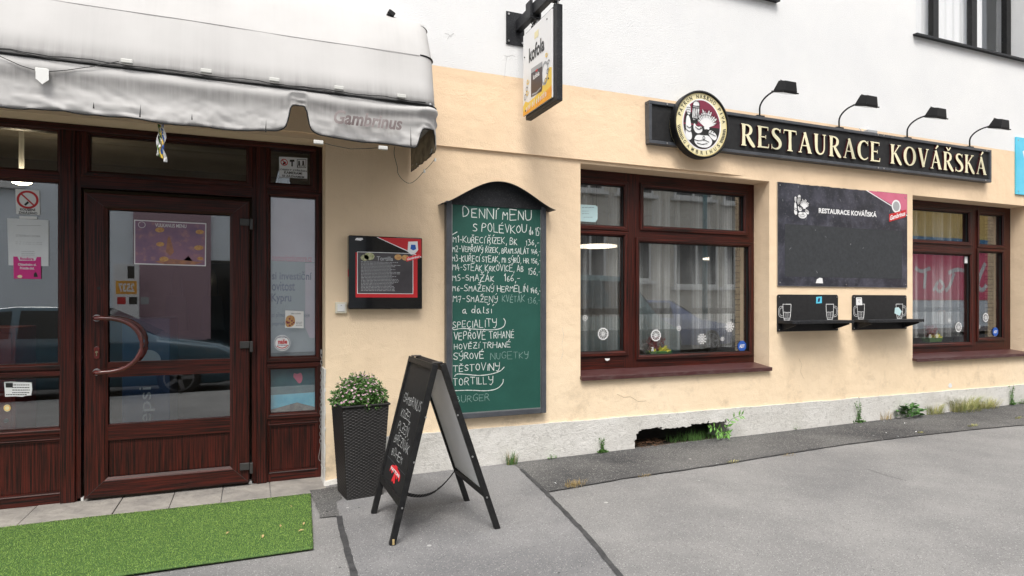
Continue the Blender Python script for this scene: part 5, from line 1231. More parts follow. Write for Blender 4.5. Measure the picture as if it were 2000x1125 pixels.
sticker('notice', 'small white notice with a round sign on the right wall shelf', [(1672, 581), (1683, 581), (1684, 596), (1672, 596)], -.0165, 'white_print', extra=lambda t, Y: (lambda m: (m.ring((PX(1678, Y), PZ(1678, 589, Y)), .008, .011, wallfn(Y), 14), pxface(m, [(1674, 583), (1682, 583), (1682, 584), (1674, 584)], Y), m.make('mark', 'black_print', t)))(MB()))
sticker('sticker', 'tilted white blue sticker over the right mug outline', [(1748, 601), (1755, 600), (1761, 608), (1757, 617), (1747, 612)], -.0172, 'pale_blue_paper')
# blue advertising board cut by the picture's right side
bs = thing('blue_signboard', 'pale blue advertising board on the wall at the right picture edge', 'sign', (10, -.02, 2.5))
q0, q1 = PX(1985, -.02), PX(1985, -.02) + 1.6; q2, q3 = PZ(1985, 379, -.02), PZ(1985, 267, -.02)
MB().box(q0, q1, -.02, -.002, q2, q3).make('board', 'cyan_print', bs, bev=.002); m = MB(); vstroke(m, ((.0, 1, .2), (.35, 0, .16)), wallfn(-.0205), 0, .001, .22, PX(1999, -.02), (q2 + q3) / 2 - .02); vstroke(m, ((.35, 0, .16), (.7, 1, .2)), wallfn(-.0205), 0, .0013, .22, PX(1999, -.02), (q2 + q3) / 2 - .02); m.make('lettering', 'white_print', bs)
for z in (q2 + .04, q3 - .04): MB().tube([(q0 + .04, -.0205, z), (q0 + .04, -.024, z)], .008, 8).make('screw', 'steel', bs)

# ================================================================ A board
ab = thing('pavement_board', 'folding black wooden pavement chalkboard listing beers, standing by the planter', 'chalkboard', (1.05, -1.12, gz(1.05)))
ya, yb_ = -1.425, -.815; ga = gz(1.05)
Tz = ga + 1.025; XT = 1.022
def leg(xt, xf, y, side):   # square post from ridge to foot
    a = Vector((xt, y, Tz)); b = Vector((xf, y, ga + .002)); d = (b - a).normalized()
    return MB().beam(a, b, .028, .036, up=(-d.z, 0, d.x))
def panelside(s_, label_face):
    xt = XT + s_ * .022; xf = (.745 if s_ < 0 else 1.392)
    for y, nm in ((ya + .014, 'near'), (yb_ - .014, 'far')):
        leg(xt, xf, y, s_).make('leg', 'black_paint', ab, bev=.003)
    a = Vector((xt, 0, Tz)); b = Vector((xf, 0, ga)); d = (b - a); up = d.normalized(); nn = Vector((up.z, 0, -up.x)) * (1 if s_ < 0 else -1)   # outward
    if nn.x * s_ < 0: nn = -nn
    pt = lambda t: a + d * t
    y0, y1 = ya + .0285, yb_ - .0285
    for t, w_, h_ in ((.018, .034, .036), (.775, .034, .045)):
        p = pt(t); MB().beam((p.x, y0, p.z), (p.x, y1, p.z), .034, h_, up=tuple(up)).make('rail', 'black_paint', ab, bev=.003)
    p0, p1 = pt(.035), pt(.76); mb = MB(); e = nn * .004
    mb.hexa([tuple(Vector((p1.x, y0 - .004, p1.z)) - e), tuple(Vector((p1.x, y1 + .004, p1.z)) - e), tuple(Vector((p0.x, y1 + .004, p0.z)) - e), tuple(Vector((p0.x, y0 - .004, p0.z)) - e),
             tuple(Vector((p1.x, y0 - .004, p1.z)) + e), tuple(Vector((p1.x, y1 + .004, p1.z)) + e), tuple(Vector((p0.x, y1 + .004, p0.z)) + e), tuple(Vector((p0.x, y0 - .004, p0.z)) + e)])
    mb.make('board', 'sign_black', ab)
    # grey unpainted back
    e2 = nn * -.0052; mb = MB(); mb.hexa([tuple(Vector((pp_.x, yy, pp_.z)) + ee) for ee in (e2, nn * -.0042) for pp_, yy in ((p1, y0), (p1, y1), (p0, y1), (p0, y0))]); mb.make('board_back', 'grey_back', ab)
    return p0, p1, nn, up, y0, y1
p0, p1, nn, up, y0, y1 = panelside(-1, True)
panelside(1, False)
Lh = (p1 - p0).length; Wd = y1 - y0
fa = lambda u, v, n: tuple(Vector((p1.x, y1, p1.z)) + Vector((0, -1, 0)) * u * Wd + (p0 - p1).normalized() * v * Lh + nn * (.0048 + n))
m = MB()
for s_, v0, v1, u0, u1 in (('GAMBRINUS', .66, .075, .12, .92), ('KOZEL', .545, .068, .16, .64), ('PLZEŇ', .435, .068, .16, .66), ('BŘEZŇÁK', .32, .068, .14, .84), ('BOHEM', .215, .062, .16, .68)):
    st = scribble(s_, .3); xs_ = [p[0] for l in st for p in l]; a0_, a1_ = min(xs_), max(xs_)
    for l in st: ribbon(m, [((u0 + (p[0] - a0_) / (a1_ - a0_) * (u1 - u0)) * Wd, (v0 + p[1] / 6 * v1) * Lh) for p in l], .0038, lambda u, v, n: fa(u / Wd, v / Lh, n))
m.make('chalk_writing', 'chalk_on_black', ab)
m = MB(); eagle = [(.50, .13), (.44, .11), (.36, .05), (.33, .08), (.35, .12), (.30, .09), (.26, .05), (.24, .10), (.28, .135), (.36, .155), (.42, .16), (.44, .175), (.50, .18), (.56, .175), (.58, .16), (.66, .155), (.74, .135), (.77, .09), (.73, .05), (.68, .09), (.64, .12), (.66, .08), (.63, .05), (.56, .10), (.58, .04), (.60, .0), (.52, -.012), (.5, .02), (.47, -.012), (.42, .0), (.46, .05)]
m.face([fa(.02 + u * .98, .045 + v * .72, .0009) for u, v in smooth_poly(eagle, 1, True)]); m.make('red_emblem', 'red_bright', ab)
m = MB(); add_text(m, 'MATTONI', lambda u, v, n: fa(u, v, .0016), .30, .112, .72, .138, bold=.04); m.make('emblem_lettering', 'white_print', ab)
m = MB(); m.face([fa(u, v, .0005) for u, v in ((.0, .172), (1, .172), (1, .176), (0, .176))]); m.make('divider', 'charcoal_frame', ab)
# hinges, strap, worn foot
for y in (ya + .05, yb_ - .05): MB().box(XT - .03, XT + .03, y - .02, y + .02, Tz + .002, Tz + .010).make('hinge', 'steel' if 0 else 'hinge_metal', ab, bev=.002)
mb = MB(); prev = None; yS = -1.12
A = Vector((.815, -1.40, ga + .255)); Bp = Vector((1.325, -.86, ga + .245))
A = Vector((.832, -1.37, ga + .275)); Bp = Vector((1.318, -.85, ga + .26))
for k in range(21):
    t = k / 20; c = A.lerp(Bp, t); c.z -= .085 * math.sin(math.pi * t) ** .9; tw = .9 - .5 * t; up_ = Vector((math.sin(tw) * .7, -math.sin(tw) * .7, math.cos(tw))) * .014
    e = (c - up_, c + up_)
    if prev: mb.face([prev[0], prev[1], e[1], e[0]])
    prev = e
o = mb.make('strap', 'black_paint', ab, smooth=True); s_ = o.modifiers.new('s', 'SOLIDIFY'); s_.thickness = .002
MB().box(.744, .756, ya - .0028, ya + .005, ga + .006, ga + .038).make('worn_tip', 'grass_dry', ab)
for t in (.3, .55, .8):
    for xf in (.745, 1.392): x = XT + (xf - XT) * t; MB().tube([(x, ya - .001, Tz - t * 1.02), (x, ya - .004, Tz - t * 1.02)], .006, 8).make('screw', 'steel', ab)

# ================================================================ wicker planter
c1 = G(682, 979); c2 = G(748, 966); ang = math.atan2(c2.y - c1.y, c2.x - c1.x)
bw = (c2 - c1).length; gp = gz(.75)
pc = Vector(((c1.x + c2.x) / 2, (c1.y + c2.y) / 2, gp)) + Vector((-math.sin(ang), math.cos(ang), 0)) * bw / 2
pt_ = thing('planter', 'tall tapered black wicker planter standing on the pavement beside the door', 'planter', tuple(pc))
tw_ = .33; ph_ = PZ(653, 796, -.48) - gp
ang *= .55
def rot(x, y, z): return (pc.x + x * math.cos(ang) - y * math.sin(ang), pc.y + x * math.sin(ang) + y * math.cos(ang), z)
mb = MB(); nz, nx_ = 180, 64
for f in range(4):
    base = len(mb.v); ca, sa = math.cos(f * math.pi / 2), math.sin(f * math.pi / 2)
    for j in range(nz + 1):
        t = j / nz; hwid = (bw + (tw_ - bw) * t) / 2
        for i in range(nx_ + 1):
            s_ = i / nx_ * 2 - 1; row = math.floor(j / 3)
            bulge = (.25, 1, 1)[j % 3]
            wv = .0013 * math.sin(i * math.pi / 4 + (row % 2) * math.pi) * bulge + .0022 * bulge
            if i in (0, nx_): wv = .001
            x, y = s_ * hwid, -hwid - wv
            mb.v.append(rot(x * ca - y * sa, x * sa + y * ca, gp + .004 + t * ph_))
    for j in range(nz):
        for i in range(nx_): k = base + j * (nx_ + 1) + i; mb.f.append((k, k + 1, k + nx_ + 2, k + nx_ + 1)); mb.m.append(0)
mb.make('woven_shell', 'wicker', pt_, smooth=False)
h2 = tw_ / 2 + .004
rim = [rot(x, y, gp + ph_ + .004) for x, y in ((-h2, -h2), (h2, -h2), (h2, h2), (-h2, h2), (-h2, -h2), (h2, -h2))]
MB().tube(rim, .009, 8).make('rim', 'wicker', pt_)
MB().hexa([rot(x, y, gp + ph_ - .03) for x, y in ((-h2 + .012, -h2 + .012), (h2 - .012, -h2 + .012), (h2 - .012, h2 - .012), (-h2 + .012, h2 - .012))] + [rot(x, y, gp + ph_ - .012) for x, y in ((-h2 + .012, -h2 + .012), (h2 - .012, -h2 + .012), (h2 - .012, h2 - .012), (-h2 + .012, h2 - .012))]).make('soil', 'soil', pt_)
# chrysanthemum bush
fl = thing('chrysanthemum', 'bushy chrysanthemum with small pale pink daisy flowers in the wicker planter', 'plant', (pc.x, pc.y, gp + ph_ - .01))
def leafface(mb, p, d, l, w_, mi=0, up=None):
    d = Vector(d).normalized(); s_ = d.cross(Vector((R.uniform(-1, 1), R.uniform(-1, 1), R.uniform(-.3, 1)))).normalized(); p = Vector(p); nn_ = d.cross(s_) * l * .12
    mb.face([p, p + d * l * .45 + s_ * w_ + nn_, p + d * l, p + d * l * .45 - s_ * w_ + nn_], mi)
zb0 = gp + ph_ - .01
lv = MB(); stm = MB(); rr_ = random.Random(3)
def dome():
    t = rr_.uniform(0, 2 * math.pi); e = math.asin(rr_.random() ** .8); lump = 1 + .10 * math.sin(3 * t + 1) + .06 * math.sin(5 * t)
    return Vector((math.cos(t) * math.cos(e) * .20 * lump, math.sin(t) * math.cos(e) * .19 * lump, math.sin(e) * .235)), t, e
base = Vector((pc.x, pc.y, zb0 - .02)); heads = []
for k in range(330):
    v, t, e = dome(); tip = base + v * rr_.uniform(.86, 1.05) + Vector((0, 0, .015)); st0 = base + Vector((v.x * .45, v.y * .45, 0)); midp = (st0 + tip) / 2 + Vector((v.x, v.y, .4 * v.z)) * .12
    stm.tube([st0, midp, tip], .0014, 3, caps=False); heads.append((tip, v.normalized()))
    for q in range(15):
        u = rr_.uniform(.25, .98); p = st0.lerp(midp, u * 2) if u < .5 else midp.lerp(tip, u * 2 - 1)
        d = Vector((rr_.gauss(0, 1), rr_.gauss(0, 1), rr_.gauss(.2, .7))) + v * 2; leafface(lv, p, d, rr_.uniform(.018, .034), rr_.uniform(.004, .009))
lv.make('foliage', 'leaf_green', fl, kind='stuff'); stm.make('stem', 'leaf_green', fl, kind='stuff')
pe = MB(); cr_ = MB()
for k, (tip, d) in enumerate(heads):
    if d.z < .12 and rr_.random() < .75: continue
    d = (d + Vector((0, 0, .55)) + Vector((rr_.gauss(0, .25), rr_.gauss(0, .25), 0))).normalized(); s1_ = d.orthogonal().normalized(); s2_ = d.cross(s1_); r = rr_.uniform(.0055, .0115)
    for q in range(9):
        a_ = 2 * math.pi * q / 9; e1 = s1_ * math.cos(a_) + s2_ * math.sin(a_); e2 = s1_ * math.cos(a_ + .3) + s2_ * math.sin(a_ + .3); e0 = s1_ * math.cos(a_ - .3) + s2_ * math.sin(a_ - .3)
        pe.face([tip, tip + e0 * r * .8 + d * .002, tip + e1 * r + d * .001, tip + e2 * r * .8 + d * .002])
    cr_.face([tip + (s1_ * math.cos(a_) + s2_ * math.sin(a_)) * r * .3 + d * .003 for a_ in [2 * math.pi * q / 6 for q in range(6)]])
pe.make('flower_heads', 'petal_pink', fl, kind='stuff'); cr_.make('flower_centres', 'petal_core', fl, kind='stuff')

# ================================================================ green mat
cA, cB = G(607, 968), G(612, 1076); cC = G(300, 1121); cD = G(0, 1033)
slope = (cC.y - cB.y) / (cC.x - cB.x); yn = lambda x: cB.y + (x - cB.x) * slope; yfar = lambda x: cA.y + (x - cA.x) * (cD.y - cA.y) / (cD.x - cA.x)
mt = thing('artificial_grass_mat', 'bright green artificial grass mat lying before the entrance door', 'mat', (-.6, -.8, gz(-.6)))
xm0 = -2.6
xr = lambda y: cA.x + (cB.x - cA.x) * (y - cA.y) / (cB.y - cA.y)
mb = MB(); n = 120; top_, bot_ = [], []
hz_ = lambda x, y: .006 + .004 * max(0, noise.noise(Vector((x * 1.3, y * 1.3, 0))))
m_ = 24
for i in range(n + 1):
    for j in range(m_ + 1):
        t = j / m_; u = i / n
        x = xm0 + (xr(yfar(.4) * (1 - t) + yn(.3) * t) - xm0) * u; y = yfar(x) * (1 - t) + yn(x) * t; mb.v.append((x, y, gz(x) + .004 + hz_(x, y)))
for i in range(n):
    for j in range(m_): k = i * (m_ + 1) + j; mb.f.append((k, k + 1, k + m_ + 2, k + m_ + 1)); mb.m.append(0)
o = mb.make('backing', 'turf', mt, smooth=True); s_ = o.modifiers.new('s', 'SOLIDIFY'); s_.thickness = .006; s_.offset = -1
rg = random.Random(5); bl = MB(); bV, bF = bl.v, bl.f
for k in range(100000):
    x = -1.75 + (.42 + 1.75) * rg.random(); t = rg.random(); y = yfar(x) * (1 - t) + yn(x) * t
    if x > xr(y) - .002: continue
    a_ = rg.random() * 6.283; w_ = .0024; l = rg.uniform(.006, .014); lx_, ly_ = rg.gauss(0, .0035) , rg.gauss(0, .0035) - .001
    z = gz(x) + .004 + hz_(x, y); i = len(bV); c_, s2 = math.cos(a_) * w_, math.sin(a_) * w_
    bV += [(x - c_, y - s2, z), (x + c_, y + s2, z), (x + lx_, y + ly_, z + l)]; bF.append((i, i + 1, i + 2))
bl.m = [0] * len(bF); bl.make('pile', 'turf_blade', mt, kind='stuff')
# ================================================================ door chain
ch = thing('door_chain', 'thin steel chain with a hook hanging on the right door jamb', 'chain', (.5, .2, .2))
a_, b_ = P(628, 690, .20), P(626, 872, .20)
chain(ch, a_, b_, 26, name='links', r=.0024, lw=.006)
MB().tube([a_ + Vector((0, 0, .03)), a_ + Vector((0, 0, -.005))], .009, 8).make('eye_bolt', 'steel', ch)
hk = [P(x, y, .20) for x, y in ((626, 872), (624, 884), (622, 894), (624, 900), (629, 901), (633, 897), (633, 890))]; MB().tube(smooth_poly([tuple(p) for p in hk], 2), .0028, 6).make('hook', 'steel', ch, smooth=True)

# ================================================================ stickers and papers on the glass
YQ = YE + .019
def printed(name, label, cat, pts, Y, m, deco=()):
    c = P(*pts[0], Y); t = thing(name, label, cat, tuple(c)); MB().prism(pxpoly(pts, Y), wallfn(Y), 0, .001).make('sheet', m, t)
    for (nm, mm, fn_) in deco:
        mb = MB(); fn_(mb, Y - .0018); mb.make(nm, mm, t)
    return t
def lines(mb, Y, x0, x1, ys, h=1.0, rnd=0):
    for y in ys:
        x = x0
        while x < x1: w_ = R.uniform(2, 5); pxface(mb, [(x, y), (min(x + w_, x1), y), (min(x + w_, x1), y + h), (x, y + h)], Y); x += w_ + 1
printed('no_smoking_sign', 'white no smoking sign with a red circle, reading KOUŘENÍ ZAKÁZÁNO', 'sign', [(30, 369), (77, 372), (78, 420), (32, 418)], YQ, 'white_print', (
    ('red_ring', 'red_print', lambda m, Y: (m.ring((PX(54, Y), PZ(54, 390, Y)), .048, .062, wallfn(Y), 30), m.face([(u, Y - .0003, v) for u, v in pxpoly([(41, 380), (43, 378), (67, 400), (65, 402)], Y)]))),
    ('cigarette', 'black_print', lambda m, Y: pxface(m, [(47, 399), (54, 393), (57, 396), (50, 402)], Y - .0004) and None),
    ('lettering', 'black_print', lambda m, Y: (px_text(m, 'KOUŘENÍ', 39, 405, 69, 411, Y, bold=.03), px_text(m, 'ZAKÁZÁNO', 36, 411.5, 73, 417.5, Y, bold=.03)))))
printed('opening_hours_sheet', 'white opening hours sheet taped in the left door pane', 'paper', [(14, 426), (95, 430), (95, 520), (17, 518)], YQ + .0, 'paper', (
    ('lettering', 'grey_print', lambda m, Y: (px_text(m, 'OTEVÍRACÍ DOBA', 31, 457, 79, 462, Y), px_text(m, 'Ne - Čt   11 - 00 hod   (11 - 22 hod)', 31, 471, 82, 473.5, Y), px_text(m, 'Pá - So   11 - 01 hod   (11 - 22 hod)', 31, 475, 82, 477.5, Y), lines(m, Y, 42, 68, (491, 495, 498), .7), lines(m, Y, 33, 80, (440,), .8))),))
printed('tape_strip', 'short white tape strip between the no smoking sign and the hours sheet', 'tape', [(38, 422), (72, 423), (72, 428), (38, 427)], YQ - .003, 'white_print')
printed('delivery_sticker', 'magenta food delivery sticker reading foodora below the hours sheet', 'sticker', [(26, 501), (80, 502), (80, 545), (27, 544)], YQ - .003, 'magenta_print', (
    ('tab', 'paper', lambda m, Y: pxface(m, [(34, 501.3), (72, 502), (69, 509), (38, 509)], Y + .0004)),
    ('brand_lettering', 'magenta_print', lambda m, Y: px_text(m, 'foodora', 39, 502, 66, 508, Y - .0006, bold=.04)),
    ('lettering', 'white_print', lambda m, Y: (px_text(m, 'Objednám si.', 35, 514, 71, 520, Y, bold=.03), px_text(m, 'Protože chci.', 39, 521, 67, 526, Y, bold=.03))),
    ('picture', 'cream_print', lambda m, Y: (pxface(m, [(33, 540), (37, 537), (41, 537), (44, 540), (41, 543), (37, 543)], Y))),
    ('dark_picture', 'black_print', lambda m, Y: (pxface(m, [(66, 541), (66, 535), (69, 531), (72, 534), (74, 541)], Y)))))
def cardfn(m, Y): lines(m, Y, 24, 58, (751, 756, 761, 766), 1.6); lines(m, Y, 12, 52, (770,), 1.6); pxface(m, [(11, 748), (25, 748), (25, 757), (11, 757)], Y)
printed('worn_sticker', 'worn white sticker with torn edges in the lower left pane', 'sticker', [(8, 746), (20, 745), (40, 746), (62, 747), (63, 760), (61, 772), (50, 773), (44, 775), (30, 774), (10, 775), (9, 760)], YQ, 'white_print', (('lettering', 'black_print', cardfn),))
def disc_px(cx, cy, r): return [(cx + r * math.cos(2 * math.pi * k / 20), cy + r * math.sin(2 * math.pi * k / 20) * .97) for k in range(20)]
printed('round_sticker', 'small round cream sticker in the lower left pane', 'sticker', disc_px(14, 797, 7), YQ, 'cream_print', (('mark', 'orange_print', lambda m, Y: m.ring((PX(14, Y), PZ(14, 797, Y)), .014, .018, wallfn(Y), 18)),))
YR = YQ
def icons(m, Y):
    m.ring((PX(555, Y), PZ(555, 317, Y)), .021, .027, wallfn(Y), 20); pxface(m, [(550, 312), (551.5, 311), (560.5, 322), (559, 323)], Y - .0003)
def icons2(m, Y):
    pxface(m, [(566, 312), (575, 312), (575, 316), (572, 316), (572, 325), (569, 325), (569, 316), (566, 316)], Y)
    for a, b, c, d in ((580, 311, 598, 312), (580, 327, 598, 328), (580, 312, 581, 327), (597, 312, 598, 327)): pxface(m, [(a, b), (c, b), (c, d), (a, d)], Y)
    for ox in (584, 592): pxface(m, [(ox - 1.5, 314), (ox + 1.5, 314), (ox + 2, 320), (ox + 3, 326), (ox + 1, 326), (ox, 321), (ox - 2, 326), (ox - 3.5, 326), (ox - 1.5, 320)], Y)
    pxface(m, [(552, 319), (556, 315), (559, 317), (556, 321), (553, 322)], Y)
    px_text(m, 'OBJEKT STŘEŽEN', 547, 328, 599, 333, Y, bold=.02); px_text(m, 'KAMERAMI', 555, 334, 590, 339, Y, bold=.02); px_text(m, 'SE ZÁZNAMEM', 551, 340, 594, 345, Y, bold=.02)
printed('camera_notice', 'small grey notice reading OBJEKT STŘEŽEN KAMERAMI SE ZÁZNAMEM above the side pane', 'sign', [(545, 306), (600, 309), (600, 349), (546, 346)], YR, 'grey_print' if 0 else 'paper', (('red_mark', 'red_print', icons), ('lettering', 'black_print', icons2)))
printed('food_sticker', 'square white sticker with a food bowl picture on the side pane', 'sticker', [(557, 606), (593, 608), (593, 641), (557, 640)], YR - .002, 'white_print', (
    ('food_picture', 'food_tan', lambda m, Y: pxface(m, smooth_poly([(557.5, 620), (565, 615), (574, 617), (577, 626), (575, 635), (566, 639.5), (557.5, 638)], 2, True), Y)), ('food_detail', 'maroon_print', lambda m, Y: [pxface(m, disc_px(R.uniform(560, 574), R.uniform(619, 637), 1.8), Y - .0004 * k - .0004) for k in range(8)]),
    ('lettering', 'black_print', lambda m, Y: (px_text(m, 'Jídlo na lístku', 568, 611, 588, 614.5, Y), lines(m, Y, 578, 590, (629, 632, 635), .7)))))
printed('round_price_sticker', 'round white sticker with red and blue lettering low on the side pane', 'sticker', disc_px(551, 670, 16), YR, 'white_print', (
    ('blue_ring', 'navy_print', lambda m, Y: m.ring((PX(551, Y), PZ(551, 670, Y)), .052, .056, wallfn(Y), 30)),
    ('red_lettering', 'red_print', lambda m, Y: (px_text(m, 'naše', 543, 663, 561, 672, Y, bold=.04), ribbon(m, pxpoly([(541, 676), (546, 679), (552, 680), (558, 678), (562, 674)], Y), .006, wallfn(Y)))),
    ('lettering', 'navy_print', lambda m, Y: (lines(m, Y, 544, 559, (659,), 1), lines(m, Y, 542, 561, (673.5,), 1.2)))))
# roller banners behind the side glass
YI = YE + .06
bn = thing('estate_poster', 'grey and lilac property poster behind the side pane, its top a painted reflection, reading investiční ... Kypru', 'poster', tuple(P(570, 690, YI)))
MB().prism(pxpoly([(522, 508), (624, 514), (624, 705), (522, 706)], YI), wallfn(YI), 0, .002).make('grey_field', 'poster_grey', bn)
MB().prism(pxpoly([(522, 384), (624, 392), (624, 513.4), (522, 507.4)], YI), wallfn(YI), 0, .002).make('mauve_reflection', 'lilac_print', bn)  # mauve reflection of the house opposite, painted as the poster top
MB().prism(pxpoly([(596, 514), (624, 514), (624, 660), (605, 660), (596, 640)], YI - .003), wallfn(YI - .003), 0, .001).make('lilac_edge', 'lilac_print', bn)
m = MB(); YT = YI - .0035 - .002
px_text(m, 'si investiční', 531, 529, 609, 546, YT, bold=.015); px_text(m, 'ovitost', 531, 550, 576, 568, YT, bold=.015); px_text(m, 'Kypru', 530, 573, 569, 594, YT, bold=.015); px_text(m, 'sti přímo', 530, 610, 556, 622, YT); px_text(m, 'oje', 594, 612, 605, 621, YT); px_text(m, 'poprode', 531, 628, 559, 638, YT)
m.make('lettering', 'navy_print', bn); m = MB(); px_text(m, 'nemovitostiumore.cz', 532, 497, 609, 510, YT, bold=.01); m.make('web_lettering', 'pink_print', bn)
sp_ = thing('seaside_poster', 'poster of a bay with dark hills and a red fish behind the lower side pane', 'poster', tuple(P(570, 810, YI)))
MB().prism(pxpoly([(522, 715), (624, 715), (624, 765), (522, 772)], YI), wallfn(YI), 0, .002).make('hills', 'teal_photo', sp_)
MB().prism(pxpoly([(522, 772.3), (624, 765.3), (624, 797), (580, 786), (522, 802)], YI), wallfn(YI), 0, .002).make('sea', 'water_photo', sp_)
MB().prism(pxpoly([(522, 802.4), (580, 786.4), (624, 797.4), (624, 820), (522, 822)], YI), wallfn(YI), 0, .002).make('rocks', 'rock_photo', sp_)
m = MB(); pxface(m, smooth_poly([(574, 728), (580, 731), (588, 727), (591, 735), (590, 745), (584, 750), (578, 742), (572, 736)], 2, True), YI - .003); m.make('red_fish', 'pink_print', sp_)
# the poster on the door glass
YX = YD + .024
vp = thing('menu_poster', 'framed purple volcano poster titled VULKANUS MENU inside the door glass', 'poster', tuple(P(335, 518, YX)))
MB().prism(pxpoly([(262, 429), (403, 436), (402, 520), (262, 516)], YX), wallfn(YX), 0, .001).make('white_border', 'white_print', vp)
MB().prism(pxpoly([(264, 431), (401, 438), (400, 518), (264, 514)], YX - .0015), wallfn(YX - .0015), 0, .0008).make('picture', 'poster_purple', vp)
YX2 = YX - .0035
m = MB(); px_text(m, 'VULKANUS MENU', 303, 436, 364, 443, YX2, bold=.01); m.ring((PX(277, YX2), PZ(277, 439, YX2)), .020, .023, wallfn(YX2), 20); m.make('lettering', 'white_print', vp)
m = MB()
for pts in ([(265, 505), (292, 465), (308, 500), (300, 512), (265, 512)], [(300, 512), (330, 460), (352, 480), (378, 512)], [(352, 514), (392, 478), (399, 490), (399, 516)]): pxface(m, pts, YX2 + .0006)
m.make('mountains', 'poster_purple', vp)
for k, (x, y, r) in enumerate(((312, 449, 9), (390, 453, 8), (313, 477, 8), (388, 484, 9), (320, 506, 9), (391, 505, 6))):
    m = MB(); pxface(m, [(x + r * math.cos(t), y + r * .55 * math.sin(t)) for t in [2 * math.pi * q / 14 for q in range(14)]], YX2 - .0004); m.make('dish', 'food_tan', vp)
m = MB(); pxface(m, [(302, 511), (330, 505), (365, 509), (396, 512), (380, 517), (320, 516)], YX2); pxface(m, [(327, 466), (330, 461), (333, 466), (340, 492), (333, 500), (324, 492)], YX2 + .0003); mat('lava_print', (.42, .19, .10), .4, (.25, .12, .1), 30); m.make('lava', 'lava_print', vp)

# window stickers -------------------------------------------------
YW = YF + .0245
def rosette(px_, py_, r, kind, label, group='paper lace ornaments on the window glass'):
    c = P(px_, py_, YW); t = MB(); f = lambda u, v, n: (c.x + u, YW - .001 - n, c.z + v)
    R_ = r * .0062 if px_ < 1700 else r * .0080
    if kind == 0:
        t.ring((0, 0), R_ * .12, R_ * .22, f, 16); t.ring((0, 0), R_ * .86, R_ * 1.02, f, 24)
        for k in range(12):
            a_ = 2 * math.pi * k / 12; ribbon(t, [(R_ * .2 * math.cos(a_), R_ * .2 * math.sin(a_)), (R_ * .9 * math.cos(a_), R_ * .9 * math.sin(a_))], R_ * .085, f)
            t.disc((R_ * 1.0 * math.cos(a_ + .26), R_ * 1.0 * math.sin(a_ + .26)), R_ * .09, lambda u, v, n: f(u, v, .0008), 8)
    elif kind == 1:
        t.ring((0, 0), R_ * .5, R_ * .6, f, 20)
        for k in range(10): a_ = 2 * math.pi * k / 10; ribbon(t, [(R_ * .1 * math.cos(a_), R_ * .1 * math.sin(a_)), (R_ * .95 * math.cos(a_), R_ * .95 * math.sin(a_))], R_ * .08, f); t.ring((R_ * .9 * math.cos(a_), R_ * .9 * math.sin(a_)), R_ * .08, R_ * .17, f, 8, 0, .001)
    else:
        t.ring((0, 0), R_ * .78, R_, f, 18); t.disc((0, 0), R_ * .35, lambda u, v, n: f(u, v, .0003), 10)
    o = t.make('lace_ornament', 'white_print', None); return props(o, label, 'ornament', group)
for i, (x, y, r, k) in enumerate(((1178, 652, 9, 0), (1143, 621, 4, 2), (1281, 655, 9, 0), (1326, 641, 4, 2), (1371, 662, 8.5, 1), (1425, 638, 8.5, 1), (1411, 662, 3.4, 2), (1872, 639, 7.5, 0), (1925, 620, 7, 0), (1854, 626, 3, 2), (1912, 638, 3.2, 2), (1830, 656, 3.2, 2))):
    pos = {0: 'large wheel ornament in the narrow left pane of the wide window', 1: 'small ring ornament at the left edge of the wide window', 2: 'large wheel ornament above the flower pot in the wide window', 3: 'small ring ornament right of the flower pot in the wide window',
           4: 'snowflake ornament low in the middle of the wide pane', 5: 'snowflake ornament at the right end of the net curtain', 6: 'small ring ornament between the two snowflakes', 7: 'large wheel ornament in the wide pane of the far window', 8: 'large wheel ornament in the narrow pane of the far window',
           9: 'small ring ornament left of the large wheel in the far window', 10: 'small ring ornament in the narrow pane of the far window', 11: 'small ring ornament beside the flowers in the far window'}[i]
    rosette(x, y, r, k, pos)
def adt(px_, py_, r, label):
    c = P(px_, py_, YW); t = thing('alarm_sticker', label, 'sticker', tuple(c), 'blue alarm stickers'); f = lambda u, v, n: (c.x + u, YW - .001 - n, c.z + v); k_ = r
    MB().prism([(k_ * math.cos(math.pi / 8 + math.pi / 4 * q), k_ * math.sin(math.pi / 8 + math.pi / 4 * q)) for q in range(8)], f, 0, .001).make('sheet', 'blue_print', t)
    m = MB(); add_text(m, 'ADT', f, -k_ * .6, -k_ * .3, k_ * .6, k_ * .3, n=.0016, bold=.03, shear=.1); m.make('lettering', 'white_print', t)
adt(1449, 676, .06, 'blue octagonal alarm sticker at the lower right of the wide window'); adt(1944, 648, .062, 'blue round alarm sticker at the lower right of the far window')
printed('window_note', 'pale blue handwritten note taped in the upper left pane of the wide window', 'paper', [(1128, 399), (1163, 401), (1167, 404), (1167, 428), (1163, 434), (1128, 432)], YW + .0, 'pale_blue_paper', (('lettering', 'navy_print', lambda m, Y: (lines(m, Y, 1137, 1160, (405,), .7), lines(m, Y, 1137, 1150, (412, 417), .5), lines(m, Y, 1140, 1158, (424,), .5))),))
printed('white_tag', 'plain white tag in the upper corner of the far window pane', 'paper', [(1884, 501), (1893, 501), (1893, 514), (1884, 514)], YW, 'white_print')
wt = [(1181, 700), (1191, 700), (1190, 703), (1186, 705), (1183, 704)]
printed('paint_chip', 'small white flake on the bottom frame of the wide window', 'flake', wt, YF - .021, 'white_print')
